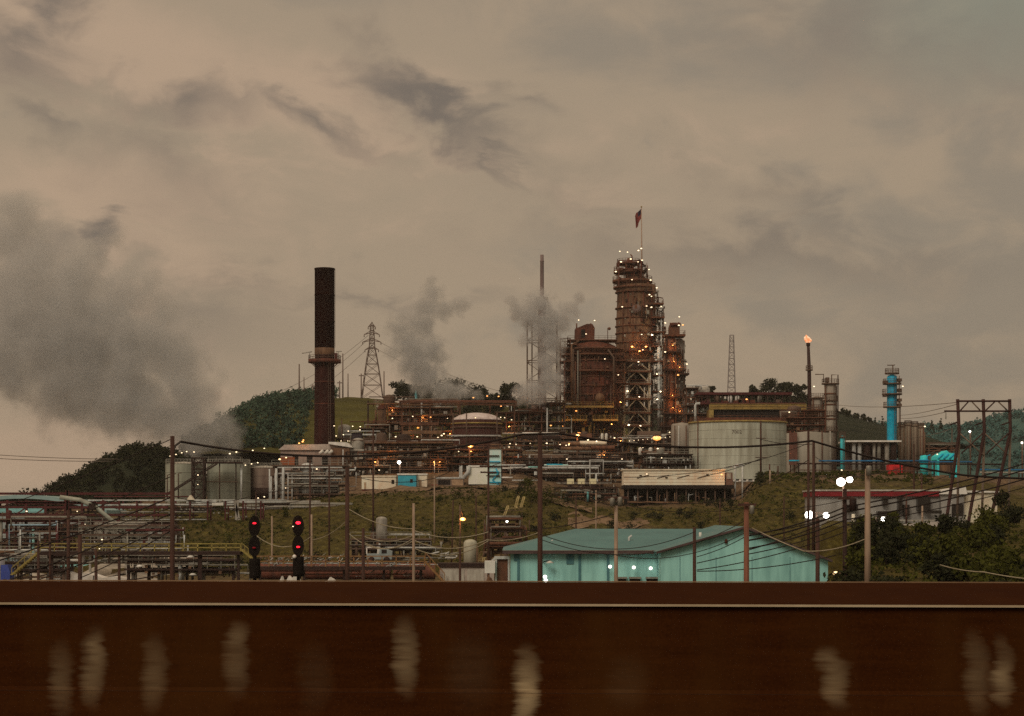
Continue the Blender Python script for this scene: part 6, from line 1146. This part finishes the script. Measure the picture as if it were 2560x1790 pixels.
for a in (('tall dark timber pole left of the grey tanks holding the thick cable', 431, 1090, 120, 13, wood), ('tall grey footed pole rising over the pale pipe rack', 868, 1168, 170, 12, wood), ('short dark pole beside the tall grey footed pole', 908, 1320, 190, 9, wood),
          ('grey timber pole in front of the rail yard middle', 1034, 1258, 200, 8, wood_gr), ('stubby red brown pole left of the concrete bay wall', 1150, 1372, 205, 7, wood), ('thin pole with two crossarms left of the pale aqua tower', 1221, 1108, 225, 6, wood, ((1166, 22), (1181, 20))),
          ('tall brown pole in front of the hipped end of the teal warehouse', 1350, 1082, 140, 14, wood), ('pale concrete coloured pole with transformers above the teal roof', 1540, 1264, 150, 11, wood_gr, ((1244, 30),), ((-10, 1256, 6), (9, 1254, 6))),
          ('brown pole at the inner corner of the teal warehouse', 1736, 1318, 140, 10, wood), ('thick red brown pole crossing the peak of the teal gable', 1866, 1256, 130, 15, M('red_brown_pole_timber', C(108, 64, 44), C(70, 38, 26), 3, streak=10), ((1262, 22),), ((12, 1275, 6),)),
          ('thin pole with double crossarms in front of the large white tank', 1902, 1052, 425, 5, wood, ((1096, 12), (1144, 14))), ('left one of the twin dark poles under the flare', 2021, 1076, 235, 7, wood), ('right one of the twin dark poles under the flare', 2034, 1104, 215, 8, wood),
          ('brown pole at the right end of the teal gable', 2044, 1296, 148, 12, wood), ('dark pole carrying a transformer right of the teal warehouse', 2112, 1222, 140, 12, M('black_brown_pole', C(42, 22, 16), C(28, 14, 10), 3, streak=8), ((1246, 18),), ((18, 1263, 9),)), ('pale weathered pole in front of the red fascia building', 2169, 1172, 120, 16, wood_gr, (), ((0, 1178, 7),)),
          ('thin dark pole left of the red container', 2285, 1110, 300, 5, wood), ('thin dark pole under the cyan tank', 2304, 1182, 280, 5, wood), ('thin pole in front of the red fascia building windows', 2266, 1232, 255, 5, wood),
          ('slim grey pole between the signals', 680, 1290, 290, 5, wood_gr), ('slim grey pole right of the signals', 779, 1286, 285, 6, wood_gr), ('thin pole in front of the pale pipe rack', 775, 1150, 300, 5, wood), ('thin pole left of the cream site trailer', 823, 1165, 310, 5, wood), ('thin dark pole in front of the long cream site trailer', 933, 1070, 330, 5, wood),
          ('short pole left edge of the loading platform', 96, 1352, 200, 8, wood), ('dark pole beside the blue grey pipework plant', 125, 1292, 240, 6, wood), ('thick dark post left of the pale drum tank', 171, 1275, 235, 10, wood), ('stout dark post in the middle of the left yard', 200, 1334, 170, 12, wood), ('stubby dark post right of the stout post in the left yard', 240, 1372, 180, 9, wood), ('slender short post below the pale drum tank', 298, 1392, 190, 6, wood),
          ('thin pole right of the large white tank foot', 1945, 1165, 420, 4, wood), ('fence pole on the grass below the large white tank', 1924, 1160, 415, 4, wood), ('pale thin pole on the grass slope below the white goalpost', 1925, 1175, 400, 4, wood_gr), ('thin pole rising from the slope below the reddish grey tank', 640, 1230, 330, 4, wood), ('thin pole between the two cream site trailers', 1086, 1190, 345, 4, wood_gr), ('thin leaning pole below the orange street lamp', 1128, 1250, 310, 4, wood, (), (), 5), ('slim pole left of the yellow slope stairs', 1190, 1240, 320, 4, wood), ('thin pole behind the hipped end of the teal warehouse', 1440, 1230, 330, 4, wood), ('slender pole below the cream cabinets', 1490, 1225, 340, 4, wood_gr), ('slender pole behind the gable of the teal warehouse', 1800, 1246, 320, 4, wood), ('thin pole on the slope right of the gable peak', 1960, 1240, 300, 4, wood), ('thin brown pole on the right bank', 2306, 1262, 240, 5, wood_gr)):
    pole(*a)

# ------------------------------------------------------------------ flood lamps and street lamps
def lampost(label, heads, D, px, kind, gl, top):
    x = (px - 1280) / F * D; gz = G(x, D); t = T('lamp_post', label, 'street lamp', px, HR - (gz - CZ) / D * F, D); k = t.k
    t.part('post', MB().tube([Vector((x, D, gz - .5)), t.P(px, top)], 2.2 * k, 7), brownsteel)
    for hx, hy, r, s in heads:
        t.part('arm', MB().tube([t.P(px, top + 2), t.P(hx, hy - r * .6, 0)], 1.3 * k, 6), brownsteel); t.part('lamp_shade', MB().lathe(t.X(hx), t.D, [(0, t.Z(hy - r * 1.0)), (r * .8 * k, t.Z(hy - r * .85)), (r * 1.05 * k, t.Z(hy - r * .4)), (0, t.Z(hy - r * .4))], 12), darksteel)
        t.lamp(hx, hy, kind, r, -.35, gl, s)
lampost('twin bright floodlights on a post above the red fascia building', ((2101, 1205, 11.5, 1.2), (2123, 1199, 8.5, 1.2)), 250, 2108, 'c', 150, 1196); lampost('twin floodlights left of the red fascia building above the teal gable', ((2022, 1287, 11, 1.2), (2064, 1288, 8, 1.2)), 245, 2042, 'c', 120, 1280)
lampost('floodlight pair low in front of the red fascia building windows', ((2175, 1303, 4, 1.2), (2207, 1301, 9.5, 1.2)), 238, 2192, 'c', 100, 1293); lampost('big orange sodium lamp right of the pale lattice tower foot', ((1642, 1095, 9, .9),), 512, 1640, 'o', 1200, 1089); lampost('orange sodium lamp below the domed tank', ((1176, 1115, 6, .9),), 486, 1174, 'o', 350, 1110); lampost('small orange sodium lamp below the rust red reactor', ((1444, 1089, 4.6, .9),), 520, 1443, 'o', 250, 1085); lampost('orange street lamp on the grass slope', ((1157, 1298, 6.5, .9),), 330, 1150, 'o', 250, 1262); lampost('white street lamp beside the yellow slope stairs', ((1266, 1301, 5.5, 1.2),), 320, 1268, 'c', 90, 1290)
lampost('greenish yard lamp hanging at the right end of the teal warehouse', ((2088, 1433, 7, .7),), 172, 2100, 'y', 30, 1428); lampost('white street lamp on the terrace above the teal cabin', ((998, 1156, 4.6, 1.2),), 450, 1000, 'c', 90, 1150)
lampost('pale lamp on the far right slope behind the portal', ((2424, 1079, 3.6, 1.2),), 600, 2426, 'c', 20, 1075); lampost('pale lamp at the far right edge of the far woods', ((2554, 1107, 3.4, 1.2),), 610, 2556, 'c', 20, 1102)

# ------------------------------------------------------------------ cables
def wire(label, pts, Ds, r, mat=wire_m, sag=0, name='power_line', group='overhead wires'):
    """a hanging cable through photo points; between two points it sags like a catenary"""
    P = [W(p[0], p[1], Ds[0] + (Ds[1] - Ds[0]) * i / (len(pts) - 1)) for i, p in enumerate(pts)]; out = []
    for i in range(len(P) - 1):
        sg = (sag[i] if isinstance(sag, (list, tuple)) else sag) * P[i].y / F; n = 14
        for j in range(n): f = j / n; q = P[i].lerp(P[i + 1], f); q.z -= 4 * sg * f * (1 - f); out.append(q)
    out.append(P[-1]); solo(name, MB().tube(out, r * (Ds[0] + Ds[1]) / 2 / F, 6), mat, label, 'cable', P[0], group)
wire('thick black cable hanging between the tall left pole and the far right', [(433, 1128), (437, 1115), (452, 1104), (1306, 1086), (1400, 1084), (2030, 1102), (2410, 1188), (2700, 1196)], (120, 145), 2.7, sag=[0, 0, 46, 0, 25, 8, 4])
wire('thin wire from the left edge up to the top of the tall left pole', [(-60, 1290), (430, 1097)], (122, 120), 1.0, sag=6); wire('thin wire from the left edge to below the top of the tall left pole', [(-60, 1375), (428, 1191)], (122, 120), 1.2, sag=8)
for i, (a, b, r) in enumerate((((-60, 1420), (428, 1243), 1.7), ((-60, 1480), (428, 1284), 1.7), ((80, 1455), (428, 1312), 1.4), ((200, 1445), (428, 1326), 1.2), ((-60, 1398), (428, 1270), 1.1))): wire(('topmost of the slanting wires', 'second of the slanting wires', 'third of the slanting wires', 'lowest of the slanting wires', 'thinnest of the slanting wires')[i] + ' rising to the tall left pole', [a, b], (118, 120), r, sag=6)
for i, (y0, y1, r) in enumerate(((1340, 1160, 1.8), (1352, 1177, 2.0), (1372, 1200, 1.8), (1386, 1222, 1.2))): wire(('top', 'second', 'third', 'lowest')[i] + ' one of the parallel wires climbing to the right edge past the portal', [(1866, y0), (2112, y0 - 72), (2640, y1 - 26)], (130, 150), r, sag=[8, 10])
for i, (a, b, s, r) in enumerate((((1742, 1408), (2112, 1288), 10, 1.2), ((1742, 1425), (2112, 1330), 12, 1.2), ((1742, 1428), (2090, 1388), 10, 1.2), ((1866, 1335), (2112, 1282), 8, 1.4), ((1742, 1392), (1866, 1340), 5, 1.0), ((1350, 1335), (1736, 1330), 40, .9), ((1350, 1348), (1866, 1300), 60, .9), ((1540, 1388), (1866, 1330), 30, .9))): wire('thin wire crossing the teal warehouse, ' + ('first above the gable eave', 'second above the gable eave', 'nearest the right eave', 'along the gable peak', 'short one left of the peak', 'over the hipped roof', 'long sagging one over the roof', 'lowest across the inner corner')[i], [a, b], (138, 136), r, sag=s)
wire('pale cable sagging along the right gable eave', [(1880, 1320), (2010, 1378), (2169, 1345)], (132, 122), 1.5, wire_l, sag=[2, 10]); wire('pale cable drooping over the dark bank at lower right', [(2350, 1412), (2460, 1430), (2640, 1452)], (95, 90), 1.4, wire_l, sag=4)
for i, (a, b, s) in enumerate((((640, 1338), (780, 1340), 28), ((780, 1350), (868, 1300), 10), ((868, 1270), (1034, 1322), 14), ((1034, 1326), (1221, 1330), 16), ((868, 1330), (1034, 1345), 34), ((908, 1340), (1034, 1338), 14), ((908, 1355), (1034, 1352), 18), ((1034, 1350), (1221, 1348), 22), ((1221, 1330), (1540, 1284), 12), ((1034, 1370), (1221, 1352), 26), ((1221, 1350), (1350, 1330), 8))): wire('pale sagging wire on the slope, ' + ('between the signals', 'right of the signals', 'left of the grey pole', 'right of the grey pole', 'deep left of the grey pole', 'upper near the dark short pole', 'lower near the dark short pole', 'second right of the grey pole', 'rising towards the teal roof', 'deepest right of the grey pole', 'near the hipped teal roof')[i], [a, b], (210, 205), 1.15, wire_l if i != 8 else wire_m, sag=s)
for i, (a, b, s) in enumerate((((640, 1234), (868, 1176), 10), ((868, 1186), (1086, 1196), 14), ((1086, 1196), (1221, 1114), 8), ((1221, 1168), (1350, 1100), 6), ((1221, 1184), (1350, 1150), 8), ((1350, 1180), (1490, 1232), 8), ((1490, 1232), (1800, 1252), 16), ((1800, 1252), (2021, 1150), 10), ((433, 1240), (640, 1236), 18), ((433, 1262), (868, 1220), 26), ((1350, 1225), (1540, 1250), 10), ((1540, 1256), (1866, 1268), 18), ((1866, 1270), (2112, 1250), 10))): wire('thin dark wire over the slope, ' + ('below the grey tanks', 'above the site trailers', 'left of the pale aqua tower', 'upper right of the pale aqua tower', 'lower right of the pale aqua tower', 'towards the cream cabinets', 'under the long cream building', 'rising to the twin poles', 'from the tall left pole to the short one', 'long one from the tall left pole', 'brown pole to the transformer pole', 'transformer pole to the thick red brown pole', 'thick red brown pole to the dark transformer pole')[i], [a, b], (215, 210), .8, wire_m, sag=s)
for i, (a, b, D) in enumerate((((-100, 1130), (300, 1148), 420), ((-100, 1140), (280, 1153), 420), ((-100, 1224), (175, 1236), 380), ((-100, 1236), (140, 1244), 380))): wire('faint wire at the left edge, ' + ('highest in the sky', 'second in the sky', 'above the curved roof', 'touching the curved roof')[i], [a, b], (D, D), .8, M('hazy_wire', C(96, 80, 66)), sag=4)
for i, (a, b, s) in enumerate((((921, 838), (640, 1000), 20), ((912, 856), (640, 1030), 20), ((914, 876), (660, 1040), 20), ((951, 856), (1420, 1010), 26), ((949, 876), (1420, 1030), 26))): wire('hair thin line from the transmission tower, ' + ('top left arm', 'middle left arm', 'lower left arm', 'middle right arm', 'lower right arm')[i], [a, b], (745, 745), .42, M('hazy_wire', None), sag=s)
for i, (a, b, s) in enumerate((((2090, 1012), (2394, 1006), 6), ((2252, 1038), (2394, 1010), 3), ((2252, 1046), (2364, 1030), 3), ((2250, 1092), (2380, 1072), 6))): wire('hair thin wire running left from the wooden portal, ' + ('topmost', 'second', 'third', 'lowest')[i], [a, b], (400, 230), .6, M('hazy_wire', None), sag=s)
for i, (a, b, s) in enumerate((((1815, 1168), (2021, 1108), 6), ((1760, 1190), (1902, 1146), 5), ((1902, 1098), (2034, 1110), 6), ((1560, 1194), (1902, 1150), 10), ((2034, 1140), (2169, 1200), 6), ((2034, 1190), (2285, 1160), 14), ((2285, 1140), (2394, 1110), 6), ((2169, 1236), (2394, 1180), 8), ((2394, 1112), (2640, 1075), 6))): wire('thin dark wire on the right terrace, ' + ('white tank to the twin poles', 'short one across the tank foot', 'thin pole to twin poles', 'over the long cream building', 'twin poles to the pale pole', 'across the red container', 'dark pole to the portal', 'pale pole to the portal', 'portal to the right edge')[i], [a, b], (240, 235), .75, wire_m, sag=s)

# ------------------------------------------------------------------ bank vegetation
def shrub(label, px, D, h, r, seed, mat, group, n=700):
    x = (px - 1280) / F * D; gz = G(x, D); t = T('shrub', label, 'shrub', px, HR - (gz - CZ) / D * F, D, group); g = random.Random(seed); bl = []
    for i in range(8):
        a = g.uniform(0, 6.28); q = g.uniform(0, .6) * r; rr = r * g.uniform(.3, .6); bl.append(((x + q * math.cos(a), D + q * math.sin(a), gz + max(rr * .4, h * g.uniform(.2, .85))), rr, n // 8, .17))
    link('crown', leafmesh(leaves(bl, seed, .85, .15), 'crown', t.b), mat, (0, 0, 0), t.o); st = MB()
    for i in range(4): st.tube([t.b - Vector((0, 0, .3)), Vector(bl[i][0])], .05, 5, r2=.015)
    t.part('stem', st, barkm)
g = random.Random(55)
for i in range(64):
    D = g.uniform(112, 205); p = g.uniform(2112, 2620); shrub('dark olive shrub in the thicket on the lower right bank', p, D, g.uniform(.9, 2.3), g.uniform(1.1, 2.3), 300 + i, leaf_g if i % 3 else leaf_d, 'shrubs on the lower right bank')
shrub('tall dark conical bush beside the cream shed', 2506, 215, 4.6, 1.5, 401, leaf_d, 'bushes by the portal', 900); shrub('broad dark bush right of the tall conical bush', 2540, 218, 3.4, 2.0, 402, leaf_d, 'bushes by the portal', 900); shrub('bush at the foot of the wooden portal', 2470, 212, 1.6, 1.3, 403, leaf_g, 'bushes by the portal', 600)
gb = random.Random(91)
for i in range(60):
    D = gb.uniform(305, 420); p = gb.uniform(1380, 2000) if i % 2 else gb.uniform(480, 1340); shrub('small dark olive bush scattered on the grassy slope', p, D, gb.uniform(.8, 2.2), gb.uniform(1, 2.6), 500 + i, leaf_d if i % 4 else leaf_g, 'small bushes on the slope', 240)
for i, (p, D, h, r, lab) in enumerate(((1330, 395, 3.6, 4, 'broad green bush right of the pale aqua tower'), (1380, 400, 3.2, 3.6, 'green bush beside the brown pole above the dirt path'), (1375, 340, 3, 4, 'rounded bush above the hipped teal roof'), (1410, 345, 2.6, 3.2, 'small bush above the teal roof ridge'), (1290, 335, 3, 4, 'dark bush right of the yellow slope stairs'), (1320, 420, 3.4, 3, 'bush behind the brown pole near the pale pipes'))):
    D = D; shrub(lab, p, D, h, r, 420 + i, leaf_g, 'bushes on the slope', 700)
bl = []
for i in range(900): D = g.uniform(100, 210); p = g.uniform(2092, 2680); x = (p - 1280) / F * D; bl.append(((x, D, G(x, D) + .15), .5, 14, .16))
base = Vector((35, 150, 10)); tag(link('undergrowth', leafmesh(leaves(bl, 8, .6, .2), 'undergrowth', base), leaf_g, base), kind='stuff')

# ------------------------------------------------------------------ steam
def plume(label, D, blobs, dens, seed, depth=.8, color=(.77, .79, .815)):
    k = D / F; B = [(W(x, y, D), r * k) for x, y, r in blobs]; c = B[0][0]; bm = bmesh.new()
    for p, r in B:
        ret = bmesh.ops.create_icosphere(bm, subdivisions=2, radius=r * 1.22); bmesh.ops.translate(bm, verts=ret['verts'], vec=p - c)
    me = bpy.data.meshes.new('steam_plume'); bm.to_mesh(me); bm.free(); o = bpy.data.objects.new('steam_plume', me); COL.objects.link(o); o.location = c
    md = o.modifiers.new('skin', 'REMESH'); md.mode = 'VOXEL'; md.voxel_size = max(.5, min(r for p, r in B) * .3); bpy.context.view_layer.update()
    dg = bpy.context.evaluated_depsgraph_get(); m2 = bpy.data.meshes.new_from_object(o.evaluated_get(dg)); o.modifiers.clear(); o.data = m2; m2.name = 'steam_plume'
    m = bpy.data.materials.new('steam_' + str(seed)); m.use_nodes = True; q = m.node_tree; q.nodes.remove(q.nodes['Principled BSDF']); out = q.nodes['Material Output']
    gm = nd(q, 'ShaderNodeNewGeometry'); sc = 1 / (sum(r for p, r in B) / len(B))
    n1 = nd(q, 'ShaderNodeTexNoise', i_Scale=sc * 1.5, i_Detail=7, i_Roughness=.62); n2 = nd(q, 'ShaderNodeTexNoise', i_Scale=sc * 1.3, i_Detail=5, i_Roughness=.6); mp = nd(q, 'ShaderNodeMapping'); mp.inputs[1].default_value = (seed * 3.1, 7, 2)
    q.links.new(gm.outputs['Position'], n1.inputs['Vector']); q.links.new(gm.outputs['Position'], mp.inputs[0]); q.links.new(mp.outputs[0], n2.inputs['Vector'])
    dmin = None
    wob = mth(q, 'MULTIPLY', mth(q, 'SUBTRACT', n1.outputs[0], .5), 2.7)
    for p, r in B:
        v = nd(q, 'ShaderNodeVectorMath', operation='DISTANCE'); q.links.new(gm.outputs['Position'], v.inputs[0]); v.inputs[1].default_value = p
        e = mth(q, 'DIVIDE', v.outputs['Value'], r); dmin = e if dmin is None else mth(q, 'SMOOTH_MIN', dmin, e, .25)
    f = mth(q, 'SUBTRACT', mth(q, 'SUBTRACT', 1.0, dmin), wob)
    den = mth(q, 'MULTIPLY', ramp(q, f, ((.02, (0, 0, 0)), (.72, (1, 1, 1)))), dens / k / 40)
    vs = nd(q, 'ShaderNodeVolumePrincipled'); vs.inputs['Color'].default_value = (*color, 1); vs.inputs['Anisotropy'].default_value = .2; q.links.new(den, vs.inputs['Density']); q.links.new(vs.outputs[0], out.inputs['Volume'])
    m2.materials.append(m); tag(o, label, 'steam')
plume('huge grey steam cloud billowing up at the left behind the hill', 600, ((570, 1098, 46), (545, 1070, 66), (520, 1085, 80), (500, 1010, 70), (490, 1060, 100), (470, 985, 105), (400, 1030, 130), (300, 990, 150), (180, 940, 160), (20, 910, 130), (430, 890, 110), (330, 860, 150), (190, 840, 180), (40, 820, 170), (-60, 900, 150), (410, 780, 62), (310, 750, 100), (170, 720, 120), (40, 720, 130), (375, 700, 40), (240, 640, 66), (110, 620, 90), (0, 600, 90), (275, 600, 50), (40, 540, 80)), .66, 1)
plume('middle steam plume twisting up from the brown process units', 600, ((1190, 990, 20), (1150, 985, 36), (1105, 970, 52), (1060, 940, 62), (1035, 905, 60), (1080, 880, 50), (1020, 860, 52), (985, 880, 30), (1000, 820, 40), (1050, 810, 48), (1065, 770, 38), (1080, 735, 38), (1078, 705, 22), (1110, 780, 36), (1150, 765, 30)), 1.6, 2)
plume('ragged steam plume wrapped round the vent stack', 545, ((1310, 985, 34), (1340, 975, 44), (1375, 950, 44), (1368, 905, 42), (1376, 860, 42), (1360, 815, 52), (1330, 790, 46), (1295, 780, 34), (1280, 755, 22), (1395, 800, 46), (1425, 775, 30), (1450, 745, 20), (1350, 760, 44), (1310, 850, 22)), 2.1, 3)
plume('small wisp of steam above the furnace house', 552, ((943, 1030, 9), (946, 1016, 11), (940, 1004, 9), (950, 1002, 8)), .8, 4)

# ------------------------------------------------------------------ haze
HAZE = .00008
hz = MB().box(-760, 760, -90, 1950, -3, 118); ho = struct('haze', hz, None, (0, 0, 0), 'stuff')
m = bpy.data.materials.new('haze_air'); m.use_nodes = True; q = m.node_tree; q.nodes.remove(q.nodes['Principled BSDF']); vs = nd(q, 'ShaderNodeVolumePrincipled'); vs.inputs['Color'].default_value = (.80, .80, .78, 1); vs.inputs['Density'].default_value = HAZE; vs.inputs['Anisotropy'].default_value = .2
q.links.new(vs.outputs[0], q.nodes['Material Output'].inputs['Volume']); ho.data.materials.append(m)
